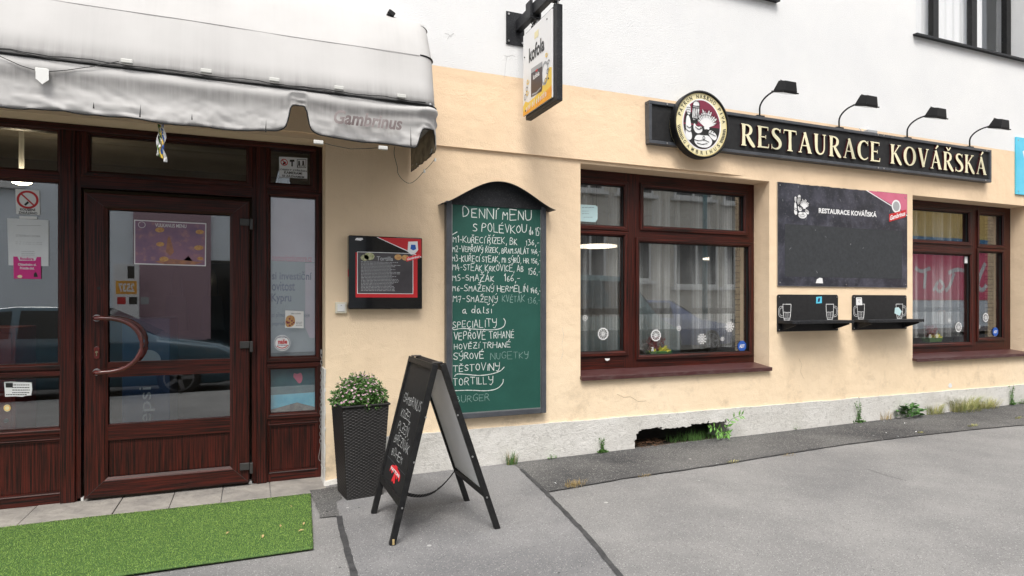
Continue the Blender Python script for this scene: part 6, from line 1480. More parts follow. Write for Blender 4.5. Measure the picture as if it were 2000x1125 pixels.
# crack and stain on the plaster
def wallmark(name, label, pts, w_, m, Y=-.0006):
    mb = MB(); ribbon(mb, pxpoly(pts, Y), w_, wallfn(Y)); o = mb.make(name, m); props(o, label, 'mark')
mat('stain', (.40, .40, .39), .9, (.6, .6, .6), 20); mat('rust', (.20, .12, .05), .9)
wallmark('plaster_crack', 'short dark crack in the white plaster below the iron bracket', [(985, 109), (992, 110), (1000, 108), (1006, 110)], .004, 'stain')
wallmark('plaster_crack', 'thin upright crack in the white plaster left of the drink sign', [(990, 110), (987, 130), (986, 145), (984, 153)], .003, 'stain')
wallmark('plaster_scar', 'scarred spot in the white plaster between the awning and the bracket', [(869, 65), (876, 67), (880, 72), (886, 65), (878, 70), (874, 76)], .006, 'stain')
wallmark('rust_mark', 'brown rusty drip on the plaster below the round badge', [(1367, 313), (1369, 320), (1370, 327)], .006, 'rust')
# paint blob on the plaster
m = MB(); pxface(m, smooth_poly([(1853, 749), (1858, 748), (1860, 755), (1857, 758), (1852, 756)], 2, True), -.002); props(m.make('paint_spot', 'white_print'), 'white paint spot on the beige wall above the right plinth', 'paint spot')

# ================================================================ behind the windows
def curtain(x0, x1, z0, z1, y, label, amp=.028, wl=.17, seed=0):
    mb = MB(); n = int((x1 - x0) / .008); nz_ = 3; rn = random.Random(seed); ph = rn.uniform(0, 6)
    fx = lambda x: y + amp * math.sin(x / wl * 6.28 + ph + .9 * math.sin(x * 2.3)) + amp * .35 * math.sin(x / wl * 15 + 1)
    zf = lambda x: .008 * math.sin(x * 7 + ph)
    for i in range(n + 1):
        x = x0 + (x1 - x0) * i / n
        for j in range(nz_ + 1): mb.v.append((x, fx(x), z0 + zf(x) * (1 - j / nz_) + (z1 - z0) * j / nz_))
    for i in range(n):
        for j in range(nz_): k = i * (nz_ + 1) + j; mb.f.append((k, k + 1, k + nz_ + 2, k + nz_ + 1)); mb.m.append(0)
    o = mb.make('net_curtain', 'net_curtain', smooth=True); props(o, label, 'curtain', 'net curtains'); return o
curtain(2.6, PX(1437, .345), PZ(1300, 683, .345), 2.75, .345, 'white net curtain with lace border filling the wide window', seed=1)
curtain(6.9, PX(1896, .345), PZ(1860, 658, .345), 2.75, .345, 'white net curtain with lace border in the far window', seed=2)
def pillar(xa, y0, y1, label):
    t = thing('stone_pillar', label, 'pillar', (xa, y0, 0)); rn = random.Random(int(xa * 10)); MB().box(xa + .02, xa + .9, y0 + .02, y1, 0, 2.9).make('core', 'room_dark', t)
    z = .55; proto = {}
    while z < 2.7:
        h_ = rn.choice((.045, .06, .075)); x = xa + rn.uniform(-.12, 0)
        while x < xa + .75:
            l = rn.uniform(.14, .3); a, b = max(x, xa), x + l - .012
            if b > a + .02: MB().box(a, b, y0 - rn.uniform(0, .018), y0 + .03, z, z + h_ - .011).make('stone', 'interior_stone', t)
            x += l
        z += h_
pillar(PX(1439, .52), .52, 1.0, 'rough stacked stone pillar behind the right end of the wide window'); pillar(PX(1928, .52), .52, 1.0, 'rough stacked stone pillar behind the narrow pane of the far window')
def hanging_lamp(px_, py_, Y, w_, label):
    c = P(px_, py_, Y); t = thing('pendant_lamp', label, 'lamp', tuple(c), 'lit flat pendant lamps'); n = 28
    m = MB(); r = w_ / 2
    for (r0, z0), (r1, z1) in (((0, -.012), (r, -.010)), ((r, -.010), (r, .008))):
        for k in range(n):
            a_, b_ = 2 * math.pi * k / n, 2 * math.pi * (k + 1) / n; m.face([(c.x + rr_2 * math.cos(q), c.y + rr_2 * math.sin(q), c.z + z) for rr_2, z, q in ((r0 + 1e-4, z0, a_), (r1, z1, a_), (r1, z1, b_), (r0 + 1e-4, z0, b_))])
    m.make('diffuser', 'lamp_disc_lit', t); MB().tube([(c.x, c.y, c.z + .01), (c.x, c.y, c.z + .03)], [r, r * .3], 20).make('shade', 'black_paint', t); MB().tube([(c.x, c.y, c.z + .03), (c.x, c.y, 2.95)], .004, 6).make('flex', 'black_paint', t)
hanging_lamp(1165, 481, 1.7, .50, 'lit flat pendant lamp seen in the narrow left pane of the wide window'); hanging_lamp(1404, 505, 2.2, .44, 'lit flat pendant lamp seen in the right part of the wide window')
def potted(px_, py_, Y, label, seed):
    c = P(px_, py_, Y); rn = random.Random(seed); t = thing('potted_plant', label, 'plant', tuple(c), 'potted heather on the inner window sills')
    MB().hexa([(c.x - .09, c.y - .05, c.z), (c.x + .13, c.y - .05, c.z), (c.x + .13, c.y + .05, c.z), (c.x - .09, c.y + .05, c.z), (c.x - .11, c.y - .06, c.z + .055), (c.x + .15, c.y - .06, c.z + .055), (c.x + .15, c.y + .06, c.z + .055), (c.x - .11, c.y + .06, c.z + .055)]).make('pot', 'leaf_dark', t, bev=.006)
    m = MB()
    for k in range(260): a_ = rn.uniform(-.09, .06); leafface(m, (c.x + a_, c.y + rn.uniform(-.04, .04), c.z + .05 + rn.random() * .13), (a_ * 2 + rn.gauss(0, .3), rn.gauss(0, .3), 1), .045, .004)
    m.make('heather', 'heather', t); m = MB()
    for k in range(22): a_ = rn.uniform(0, .14); leafface(m, (c.x + a_ * .6, c.y - .03, c.z + .05), (a_ * 8 + rn.gauss(0, .5), rn.gauss(-.2, .3), rn.uniform(.1, 1)), rn.uniform(.05, .09), .016)
    for k in range(6): leafface(m, (c.x - .09, c.y - .04, c.z + .055), (rn.gauss(0, 1), -.3, .5), .05, .014)
    m.make('leaves', 'leaf_yellow', t); MB().tube([(c.x - .09, c.y - .05, c.z + .06), (c.x - .09, c.y - .05, c.z + .10)], [.016, .012], 10).make('pebble', 'white_print', t)
potted(1283, 696, .33, 'red heather and yellow leaves in a dark pot behind the wide window', 1); potted(1818, 668, .34, 'red heather and yellow leaves in a dark pot behind the far window', 2)
MB().box(2.74, 4.955, .292, .42, .66, .705).make('inner_sill', 'room_dark', w1); MB().box(7.135, 9.36, .292, .42, .66, .715).make('inner_sill', 'room_dark', w2)

# guests behind the far window
def skinned(name, verts, edges, radii, m, parent):
    me = bpy.data.meshes.new(name); me.from_pydata(verts, edges, []); me.materials.append(M[m]); o = bpy.data.objects.new(name, me); col.objects.link(o); o.parent = parent; o.location = -world_off(parent)
    s_ = o.modifiers.new('skin', 'SKIN'); s_.use_smooth_shade = True; ly = me.skin_vertices[0].data
    for i, r in enumerate(radii): ly[i].radius = (r, r) if not isinstance(r, tuple) else r
    ly[0].use_root = True
    sb = o.modifiers.new('sub', 'SUBSURF'); sb.levels = 2; sb.render_levels = 2
    return o
def guest(base, face, seated, label, cap):
    bx_, by_, bz_ = base; f = Vector(face).normalized(); s_ = Vector((-f.y, f.x, 0))
    t = thing('person', label, 'person', base); hip = .48 if seated else .92
    q = lambda a, b, c: tuple(Vector((bx_, by_, bz_)) + f * a + s_ * b + Vector((0, 0, c)))
    v = [q(0, 0, hip), q(0, 0, hip + .22), q(.02, 0, hip + .42), q(.03, 0, hip + .50), q(.05, 0, hip + .57)]; e = [(0, 1), (1, 2), (2, 3), (3, 4)]; r = [(.17, .12), (.16, .12), (.19, .12), (.07, .07), (.055, .06)]
    for sg_ in (-1, 1):
        i = len(v); v += [q(.02, .19 * sg_, hip + .40), q(.06, .25 * sg_, hip + .14), q(.30, .16 * sg_, hip + .14), q(.38, .13 * sg_, hip + .15)]; r += [.075, .055, .042, .035]; e += [(2, i), (i, i + 1), (i + 1, i + 2), (i + 2, i + 3)]
        i = len(v)
        if seated: v += [q(.05, .10 * sg_, hip), q(.42, .12 * sg_, hip + .02), q(.42, .12 * sg_, .10), q(.52, .12 * sg_, .05)]
        else: v += [q(0, .10 * sg_, hip - .05), q(.02, .11 * sg_, .5), q(-.01, .11 * sg_, .09), q(.12, .12 * sg_, .05)]
        r += [.10, .075, .05, .04]; e += [(0, i), (i, i + 1), (i + 1, i + 2), (i + 2, i + 3)]
    skinned('body', v, e, r, 'jacket_dark', t)
    hc = Vector(q(.07, 0, hip + .72)); hm = MB(); n, k_ = 18, 12
    for j in range(k_ + 1):
        ph = math.pi * j / k_
        for i in range(n):
            a_ = 2 * math.pi * i / n; x, y, z = math.sin(ph) * math.cos(a_) * .095, math.sin(ph) * math.sin(a_) * .078, math.cos(ph) * .122
            if x > 0 and -.04 < z < .03: x += .022 * max(0, 1 - abs(y) / .02)          # nose
            if x > .05 and .015 < z < .05: x -= .008                                   # eye line
            if z < -.06: x *= .92; y *= .8
            hm.v.append(tuple(hc + f * x + s_ * y + Vector((0, 0, z))))
    for j in range(k_):
        for i in range(n): hm.f.append((j * n + i, j * n + (i + 1) % n, (j + 1) * n + (i + 1) % n, (j + 1) * n + i)); hm.m.append(0)
    hm.make('head', 'skin', t, smooth=True)
    hr = MB()
    for j in range(8):
        ph = math.pi * j / 12
        for i in range(n): a_ = 2 * math.pi * i / n; back_ = 1 if math.cos(a_) < .3 else 0; ph2 = ph if back_ or j < 5 else math.pi * 4.5 / 12; hr.v.append(tuple(hc + f * (math.sin(ph2) * math.cos(a_) * .106) + s_ * math.sin(ph2) * math.sin(a_) * .088 + Vector((0, 0, math.cos(ph2) * .132))))
    for j in range(7):
        for i in range(n): hr.f.append((j * n + i, j * n + (i + 1) % n, (j + 1) * n + (i + 1) % n, (j + 1) * n + i)); hr.m.append(0)
    hr.make('cap' if cap else 'hair', 'cap_dark' if cap else 'hair_grey', t, smooth=True)
gp1 = P(1858, 640, .95); guest((gp1.x, .98, .02), (-.9, .3, 0), True, 'person in a dark jacket sitting behind the net curtain of the far window', False)
gp2 = P(1912, 640, 1.05); guest((gp2.x - .0, .92, -.30), (-.95, -.1, 0), False, 'person in a dark cap standing behind the narrow pane of the far window', True)
for nm, lb, x, y in (('wooden_stool', 'dark stool under the sitting guest behind the far window', gp1.x, .98),):
    t = thing(nm, lb, 'stool', (x, y, 0)); MB().tube([(x, y, .42), (x, y, .45)], .17, 20).make('seat', 'room_dark', t)
    for a_ in range(4): MB().tube([(x + .12 * math.cos(a_ * 1.57), y + .12 * math.sin(a_ * 1.57), 0), (x + .10 * math.cos(a_ * 1.57), y + .10 * math.sin(a_ * 1.57), .42)], .014, 8).make('leg', 'room_dark', t)
# ================================================================ behind the door
fr = thing('drinks_fridge', 'tall blue drinks fridge behind the door with pepsi written up its side', 'fridge', (-.6, 1.1, 0))
fa_, fb_ = P(238, 700, .9), P(332, 700, .9)
MB().box(fa_.x, fb_.x, .9, 1.5, .0, 1.25).make('body', 'fridge_blue', fr, bev=.01)
m = MB(); add_text(m, 'pepsi', wallfn(.898), P(272, 800, .898).x, P(272, 850, .898).z, P(303, 760, .898).x, P(272, 757, .898).z, rot=1, bold=.0); m.make('lettering', 'fridge_text', fr)
m = MB(); m.ring((P(290, 705, .898).x, P(290, 705, .898).z), .0, .09, wallfn(.898), 24); m.make('round_logo', 'fridge_text', fr)
t = thing('red_cabinet', 'low red cabinet standing inside the left door pane', 'cabinet', (-1.7, .9, 0)); a_, b_ = P(3, 700, .8), P(30, 700, .8)
MB().box(a_.x - .4, b_.x, .8, 1.3, 0, P(10, 640, .8).z).make('carcass', 'cabinet_red', t, bev=.005); MB().box(a_.x - .38, b_.x - .02, .785, .799, .05, P(10, 650, .8).z).make('door', 'cabinet_red', t, bev=.003); MB().tube([(b_.x - .05, .783, .5), (b_.x - .05, .775, .5)], .015, 10).make('knob', 'steel', t)
t = thing('round_ceiling_lamp', 'glowing round ceiling lamp behind the top of the left pane', 'lamp', tuple(P(42, 352, 1.6)))
c = P(42, 350, 1.6); m = MB(); n = 16
for j in range(8):
    for i in range(n):
        def sp(j_, i_): ph = math.pi * j_ / 8; return (c.x + .085 * math.sin(ph) * math.cos(6.2832 * i_ / n), c.y + .085 * math.sin(ph) * math.sin(6.2832 * i_ / n), c.z + .05 * math.cos(ph))
        m.face([sp(j, i), sp(j, i + 1), sp(j + 1, i + 1), sp(j + 1, i)]) if 0 < j < 7 else m.face([sp(j, i), sp(j + 1, i + 1), sp(j + 1, i)] if j == 0 else [sp(j, i), sp(j, i + 1), sp(j + 1, i)])
m.make('globe', 'light_bulb_lit', t, smooth=True); MB().tube([(c.x, c.y, c.z + .05), (c.x, c.y, 2.95)], .02, 8).make('mount', 'white_plastic', t)
# bags on a coat rack deep inside
t = thing('coat_rack', 'coats and bags hanging from a rack deep inside the door', 'coat rack', (-.4, 2.8, 1.5)); MB().box(-1.0, 1.4, 3.3, 3.39, 1.85, 1.92).make('rail', 'room_dark', t)
for i in range(6):
    x = -.8 + i * .38; m = MB(); m.tube([(x - .06, 3.28, 1.45), (x - .04, 3.28, 1.72), (x, 3.28, 1.80), (x + .04, 3.28, 1.72), (x + .06, 3.28, 1.45)], .008, 6); m.hexa([(x - .13, 3.2, 1.05), (x + .13, 3.2, 1.05), (x + .13, 3.29, 1.05), (x - .13, 3.29, 1.05), (x - .10, 3.22, 1.46), (x + .10, 3.22, 1.46), (x + .10, 3.28, 1.46), (x - .10, 3.28, 1.46)]); m.make('bag', 'jacket_dark', t, bev=.02)

# ================================================================ weeds
def blades(mb, c, n, h, spread, rn, w_=.002, lean=.5):
    for k in range(n):
        a_ = rn.uniform(0, 6.28); r = rn.random() ** .5 * spread; x, y = c[0] + r * math.cos(a_), min(c[1] + r * .5 * math.sin(a_), -.022); z = gz(x) + .004
        l = h * rn.uniform(.4, 1.1); dx, dy = math.cos(a_) * l * lean * rn.random(), math.sin(a_) * l * lean * rn.random() - .1 * l
        s_ = Vector((-dy, dx, 0)); s_ = s_.normalized() * w_ if s_.length > 1e-6 else Vector((w_, 0, 0))
        p0_ = Vector((x, y, z)); p1_ = p0_ + Vector((dx * .4, min(dy * .4, 0), l * .6)); p2_ = p0_ + Vector((dx, min(dy, 0), l * (.95 - .3 * rn.random())))
        mb.face([p0_ - s_, p0_ + s_, p1_ + s_ * .7, p1_ - s_ * .7]); mb.face([p1_ - s_ * .7, p1_ + s_ * .7, p2_])
def weed(px_, py_, kind, h, sp, label, group=None, cat='weed', n=60):
    g_ = G(px_, py_); rn = random.Random(int(px_ * 7 + py_)); c = (g_.x, min(g_.y, -.03)); t = thing('weed' if kind not in ('dry', 'grass') else 'grass_tuft', label, cat, (c[0], c[1], gz(c[0])), group)
    if kind in ('grass', 'dry', 'mixed'):
        m = MB(); blades(m, c, n, h, sp, rn, lean=1.3 if kind == 'mixed' else .7); m.make('blades', {'grass': 'leaf_green', 'dry': 'grass_dry', 'mixed': 'grass_mixed'}[kind], t)
        if kind == 'grass': m = MB(); blades(m, c, n // 3, h * 1.2, sp, rn, .0016); m.make('dry_blades', 'grass_dry', t)
    if kind in ('leafy', 'broad', 'stem'):
        m = MB(); s2 = MB(); big = .05 if kind == 'broad' else .016
        for k in range(n):
            a_ = rn.uniform(0, 6.28); e = rn.random(); r = sp * rn.random() ** .6; l = h * rn.uniform(.2, 1) * (1 if kind != 'leafy' else .6); x, y = c[0] + r * math.cos(a_), min(c[1] + .6 * r * math.sin(a_), -.03); z = gz(x) + .004
            top_ = Vector((x + .2 * r * math.cos(a_), min(y - .01, -.03), z + l * (1 - r / sp * .5)))
            if kind == 'stem':
                if k < 6:
                    b0 = Vector((c[0], c[1], z)); tp_ = Vector((c[0] + rn.gauss(0, sp * .6), min(c[1] - .01 * rn.random(), -.03), z + h * rn.uniform(.55, 1))); s2.tube([b0, b0.lerp(tp_, .5) + Vector((rn.gauss(0, .01), 0, 0)), tp_], .0016, 4)
                    for q in range(14): u = rn.uniform(.1, 1); leafface(m, b0.lerp(tp_, u), (rn.gauss(0, 1), rn.gauss(-.4, .5), rn.gauss(.2, .5)), rn.uniform(.014, .034) * (1.3 - u * .7), .006)
                    for q in range(10): leafface(m, b0 + Vector((rn.gauss(0, sp * .5), -.01, .01)), (rn.gauss(0, 1), -.4, rn.random()), .035, .008)
            else:
                if k % 3 == 0: s2.tube([(c[0], c[1], z), tuple(top_)], .0018 if kind == 'broad' else .001, 4)
                d = Vector((math.cos(a_), math.sin(a_) * .6 - .5, rn.uniform(-.1, .6)))
                L_ = big * rn.uniform(.6, 1.2) * (1.4 if kind == 'broad' else 1); dd = d.normalized(); sd = dd.cross(Vector((rn.gauss(0, .3), rn.gauss(0, .3), 1))).normalized() * L_ * .38; p = top_; nn_ = Vector((0, 0, L_ * .12))
                m.face([p, p + dd * L_ * .3 + sd + nn_, p + dd * L_ * .75 + sd * .75 + nn_, p + dd * L_]); m.face([p, p + dd * L_, p + dd * L_ * .75 - sd * .75 + nn_, p + dd * L_ * .3 - sd + nn_])
        m.make('leaves', 'leaf_dark' if kind == 'broad' else 'leaf_bright' if kind == 'leafy' else 'leaf_green', t); s2.make('stems', 'leaf_green', t)
    return t
weed(1000, 908, 'grass', .14, .05, 'thin green grass tuft against the plinth right of the pavement board', n=70)
weed(1077, 897, 'leafy', .07, .035, 'small bright leafy weed at the plinth foot', n=26)
weed(1172, 884, 'stem', .16, .03, 'single thin stemmed weed on the plinth left of the broken vent', n=30)
weed(1122, 950, 'dry', .055, .09, 'straw coloured dry grass tuft on the pavement joint', n=110); weed(1258, 931, 'dry', .02, .06, 'flat scrap of dry grass on the joint below the broken vent', n=40)
weed(1430, 904, 'mixed', .025, .06, 'tiny green and dry tuft on the joint right of the vent', n=50)
weed(1533, 836, 'leafy', .09, .03, 'tiny two leaved seedling on the plinth between the windows', n=12)
weed(1655, 822, 'stem', .30, .08, 'tall thin weed with wiry stems below the right wall shelf', n=40)
weed(1718, 818, 'dry', .13, .10, 'sparse dry grass left of the broad leaved weed', n=30)
weed(1770, 815, 'broad', .19, .16, 'dark broad leaved weed at the foot of the plinth', n=60)
weed(1807, 806, 'mixed', .16, .14, 'loose seeding grass right of the broad leaved weed', n=120); weed(1868, 800, 'mixed', .22, .26, 'thick yellowish grass clump below the far window', n=340); weed(1920, 796, 'mixed', .15, .18, 'lower grass clump right of the thick yellowish one', n=200)
weed(1942, 787, 'stem', .26, .05, 'upright thin weed at the right end of the plinth', n=20); weed(1978, 786, 'leafy', .13, .28, 'low green weeds at the right picture edge', n=170)
weed(1798, 846, 'mixed', .02, .04, 'very small grass scrap on the far joint', n=30); weed(1900, 833, 'mixed', .03, .07, 'small green grass scrap on the joint under the far window', n=60); weed(1990, 818, 'mixed', .03, .05, 'small grass scrap at the right edge of the dark strip', n=40)
weed(1540, 890, 'dry', .012, .08, 'flat dry scrap on the joint in front of the window gap', n=50)
# ailanthus shoot out of the vent
t = thing('tree_seedling', 'green feather leaved seedling growing out of the broken vent', 'plant', tuple(P(1412, 858, .02))); m = MB(); s2 = MB()
root_ = P(1412, 862, .02)
def pinn(pts, n, l, seed):
    rn = random.Random(seed); P3 = [P(x, y, Y) for x, y, Y in pts]; P3 = [Vector(p) for p in smooth_poly([tuple(p) for p in P3], 2)]; s2.tube(P3, .002, 5, caps=False)
    for k in range(n):
        u = .25 + .75 * k / (n - 1); f_ = u * (len(P3) - 1); i = min(int(f_), len(P3) - 2); p = P3[i].lerp(P3[i + 1], f_ - i); d = (P3[i + 1] - P3[i]).normalized()
        for s_ in (-1, 1):
            sd = d.cross(Vector((0, -1, .2))).normalized() * s_; dd = (d * .6 + sd + Vector((0, -.2, -.15)) + Vector((rn.gauss(0, .12), rn.gauss(0, .2), rn.gauss(0, .12)))).normalized(); L_ = l * rn.uniform(.75, 1.1) * (1.1 - .4 * u); w__ = dd.cross(Vector((0, -1, .3))).normalized() * L_ * .17
            m.face([p, p + dd * L_ * .4 + w__, p + dd * L_, p + dd * L_ * .4 - w__])
pinn([(1412, 862, .04), (1418, 835, -.03), (1428, 818, -.10), (1448, 811, -.14)], 6, .085, 1); pinn([(1410, 862, .04), (1405, 842, -.03), (1395, 832, -.09), (1388, 836, -.12)], 5, .075, 2); pinn([(1412, 864, .03), (1414, 850, -.05), (1408, 842, -.10), (1400, 850, -.14)], 6, .07, 3); pinn([(1412, 864, .03), (1420, 848, -.05), (1424, 840, -.1), (1420, 850, -.14)], 5, .07, 4)
m.make('leaflets', 'leaf_bright', t); s2.make('stems', 'leaf_green', t)
t = thing('grass_tuft', 'green grass growing inside the broken vent opening', 'weed', tuple(P(1345, 862, .02))); m = MB(); rn = random.Random(9)
for k in range(240):
    x = P(rn.choice((rn.uniform(1310, 1400), rn.uniform(1335, 1370))), 860, .05).x; y = rn.uniform(-.01, .14); z = gz(x) + .0; l = rn.uniform(.03, .14); b0 = Vector((x, y, z)); d = Vector((rn.gauss(0, .35), rn.gauss(-.2, .2), 1)).normalized() * l; w__ = Vector((.0018, 0, 0)); m.face([b0 - w__, b0 + w__, b0 + d])
m.make('blades', 'leaf_green', t)
t = thing('dry_twigs', 'brown dry twigs and leaves lying in the left of the broken vent', 'twigs', tuple(P(1275, 870, .0))); m = MB()
for k in range(150):
    x = P(rn.uniform(1248, 1302), 868, 0).x; y = rn.uniform(-.05, .16); z = gz(x) + rn.uniform(.004, .035); a_ = rn.uniform(0, 6.28); l = rn.uniform(.01, .045); d = Vector((math.cos(a_), math.sin(a_) * .7, rn.uniform(-.1, .35))) * l; c0 = Vector((x, y, z)); m.tube([c0, c0 + d * .5 + Vector((0, 0, .004)), c0 + d], .0014, 3)
m.make('twig_heap', 'twig', t, kind='stuff')
MB().hexa([(3.22, -.02, -.2), (4.62, -.02, -.2), (4.62, .42, -.2), (3.22, .42, -.2), (3.22, -.02, gz(3.2) - .002), (4.62, -.02, gz(4.6) - .002), (4.62, .42, gz(4.6) - .03), (3.22, .42, gz(3.2) - .03)]).make('vent_earth', 'soil', bld)
# litter: fallen leaves, pale chips
def litter(name, label, cat, spots, m, s_, group):
    for i, (x, y) in enumerate(spots):
        g_ = G(x, y); z = gz(g_.x) + (.026 if (x < 610 and y < 1110) else .0095); a_ = R.uniform(0, 3.1); l = s_ * R.uniform(.7, 1.3); d = Vector((math.cos(a_), math.sin(a_), R.uniform(0, .2))) * l; w__ = Vector((-math.sin(a_), math.cos(a_), .2)) * l * .35; p = Vector((g_.x, g_.y, z))
        o = MB().prism([(0, 0), (.5, .35), (1, 0), (.5, -.3)], lambda u, v, n: tuple(p + d * u + w__ * v * 1.6 + Vector((0, 0, n + .004 * math.sin(u * 3)))), 0, .001).make(name, m); props(o, label[i] if isinstance(label, (list, tuple)) else label, cat, group)
litter('fallen_leaf', ['small dry leaf in the middle of the green mat, leftmost of the leaves', 'small dry leaf on the mat straight below the right door hinge', 'dry leaf near the back right corner of the green mat', 'dry leaf close to the right edge of the green mat', 'dry leaf by the front right corner of the green mat', 'dry leaf just left of the front right corner leaf on the mat'], 'leaf', [(441, 1052), (512, 1060), (570, 998), (592, 1034), (582, 1046), (548, 1038)], 'grass_dry', .035, 'dry leaves on the green mat')
litter('paper_scrap', ['tiny pale scrap on the dark strip in front of the broad leaved weed', 'tiny pale scrap on the dark strip just below the sparse dry grass', 'pale scrap on the dark strip left of the joint scraps', 'pale scrap lying on the joint in front of the broad leaved weed', 'pale scrap near the right picture edge on the dark strip', 'pale scrap in the middle of the dark strip', 'pale scrap beside the straw coloured tuft on the joint', 'pale scrap on the joint left of the tiny green tuft', 'pale scrap on the slab below the far joint', 'pale scrap on the slab right of the far joint tuft'], 'litter', [(1766, 829), (1727, 825), (1707, 853), (1788, 846), (1957, 791), (1731, 848), (1087, 947), (1404, 908), (1756, 855), (1800, 856)], 'white_print', .022, 'pale scraps on the pavement')
# ================================================================ across the street (seen in the panes)
def Rf(px_, py_, Yt, m_=YF + .03):
    """street point whose mirror image in the glass stands at the pixel"""
    p = P(px_, py_, 2 * m_ - Yt); return Vector((p.x, Yt, p.z))
def far_building(name, x0, x1, h, wallm, label, wins, roof=True, extra=None):
    t = thing(name, label, 'building', ((x0 + x1) / 2, -14, 0)); MB().box(x0, x1, -23, -13.2, -.4, h).make('wall', wallm, t)
    MB().hexa([(x0 - .2, -23.2, h), (x1 + .2, -23.2, h), (x1 + .2, -12.8, h), (x0 - .2, -12.8, h), (x0 - .2, -18.6, h + 3), (x1 + .2, -18.6, h + 3), (x1 + .2, -17.6, h + 3), (x0 - .2, -17.6, h + 3)]).make('roof', 'roof_tile', t)
    for (a, b, c, d) in wins:
        f = MB(); w_ = .09; grid_holes(a, b, c, d, [(a + w_, (a + b) / 2 - .04, c + w_, d - w_), ((a + b) / 2 + .04, b - w_, c + w_, d - w_)], -13.14, -13.199, f); f = f.make('window', 'far_frame', t)
        MB().box(a + .05, b - .05, -13.19, -13.16, c + .05, d - .05).make('pane', 'far_pane', f); MB().box(a - .12, b + .12, -13.19, -13.0, c - .12, c - .002).make('sill', 'far_frame', f)
    return t
def wr(pxa, pxb, pya, pyb): a, b = Rf(pxa, pyb, -13.2), Rf(pxb, pya, -13.2); return (a.x, b.x, Rf((pxa + pxb) / 2, pyb, -13.2).z, Rf((pxa + pxb) / 2, pya, -13.2).z)
far_building('grey_apartment_house', 3.2, 23.6, 8.3, 'facade_grey', 'grey beige rendered apartment house with white window frames across the street', [wr(1120, 1178, 330, 372), wr(1205, 1275, 330, 380), wr(1315, 1390, 330, 388), wr(1412, 1460, 330, 398), wr(1120, 1182, 455, 545), wr(1208, 1270, 455, 548), wr(1316, 1400, 470, 560), wr(1414, 1452, 475, 560), (4.6, 6.0, 1, 2.6), (4.6, 6, 4.2, 5.9), (7.2, 8.8, 4.2, 5.9)])
fbw = far_building('white_shop_house', -30, 3.0, 8.5, 'facade_white', 'white rendered house with shutters and dark shop windows across the street', [(-20, -17.5, 4.5, 6), (-15, -12.5, 4.5, 6), (-10, -8.2, 4.6, 6), (-6.3, -5.2, 4.25, 6), (-.8, .3, 4.2, 6)])
def rb2(a, b, c, d): p, q_ = Rf(a, (c + d) / 2, -13.2), Rf(b, (c + d) / 2, -13.2); return p.x, q_.x, Rf((a + b) / 2, d, -13.2).z, Rf((a + b) / 2, c, -13.2).z
x0, x1, z0, z1 = rb2(262, 412, 395, 655); MB().box(x0, x1, -13.19, -13.10, .1, z1).make('shutter', 'mauve', fbw)
x0, x1, z0, z1 = rb2(405, 520, 510, 655); MB().box(x0 + .02, x1, -13.19, -13.12, .1, z1).make('shop_window', 'far_pane', fbw)
x0, x1, z0, z1 = rb2(-60, 215, 618, 700); MB().box(x0, x1, -13.19, -13.12, .0, z1).make('base_band', 'black_paint', fbw)
yb2 = far_building('yellow_market_hall', 23.8, 46, 8.6, 'facade_yellow', 'yellow building with a large pink banner across the street', [(33, 35, 5, 6.5), (38, 40, 5, 6.5)])
MB().box(24.2, 33, -13.19, -13.05, 1.5, 3.75).make('banner', 'banner_pink', yb2); MB().box(24.2, 33, -13.19, -13.07, .1, 1.48).make('wainscot', 'facade_white', yb2); MB().box(23.9, 34, -13.19, -12.9, 3.8, 4.25).make('awning_trim', 'sky_blue_trim', yb2)
m = MB(); fY = lambda u, v, n: (u, -13.045 + n, v)
for pts, w_ in (([(31.4, 3.2), (31.0, 2.6), (30.8, 2.1), (31.2, 1.9), (31.5, 2.2)], .22), ([(30.2, 2.9), (31.0, 2.4)], .16), ([(30.0, 2.8), (29.4, 2.9), (28.8, 2.7)], .18), ([(29.2, 2.7), (28.9, 2.1), (28.6, 1.9)], .18), ([(28.2, 2.4), (28.6, 2.1), (28.2, 1.8), (27.9, 2.1), (28.2, 2.4), (27.8, 1.9)], .15), ([(27.6, 2.9), (27.0, 2.7), (26.6, 2.9)], .17), ([(27.3, 2.7), (27.2, 2.0)], .18)):
    for (a, b), (c_, d_) in zip(smooth_poly(pts, 2), smooth_poly(pts, 2)[1:]):
        l = math.hypot(c_ - a, d_ - b) or 1; ux, uy = (c_ - a) / l * w_ / 2, (d_ - b) / l * w_ / 2; CN[0] += 1; e = (CN[0] % 9) * .001; m.face([fY(a - uy, b + ux, e), fY(c_ - uy, d_ + ux, e), fY(c_ + uy, d_ - ux, e), fY(a + uy, b - ux, e)])
m.make('brush_lettering', 'white_print', yb2)
x = 21.4
t = thing('street_pole', 'teal steel pole on the far pavement', 'pole', (Rf(1377, 500, -11).x, -11, 0)); xx = Rf(1377, 500, -11).x; MB().tube([(xx, -11, -.05), (xx, -11, 7.5)], [.09, .06], 12).make('shaft', 'pole_teal', t, smooth=True); MB().tube([(xx, -11, 7.5), (xx, -10.2, 7.9), (xx, -9.6, 7.9)], .04, 8).make('arm', 'pole_teal', t)
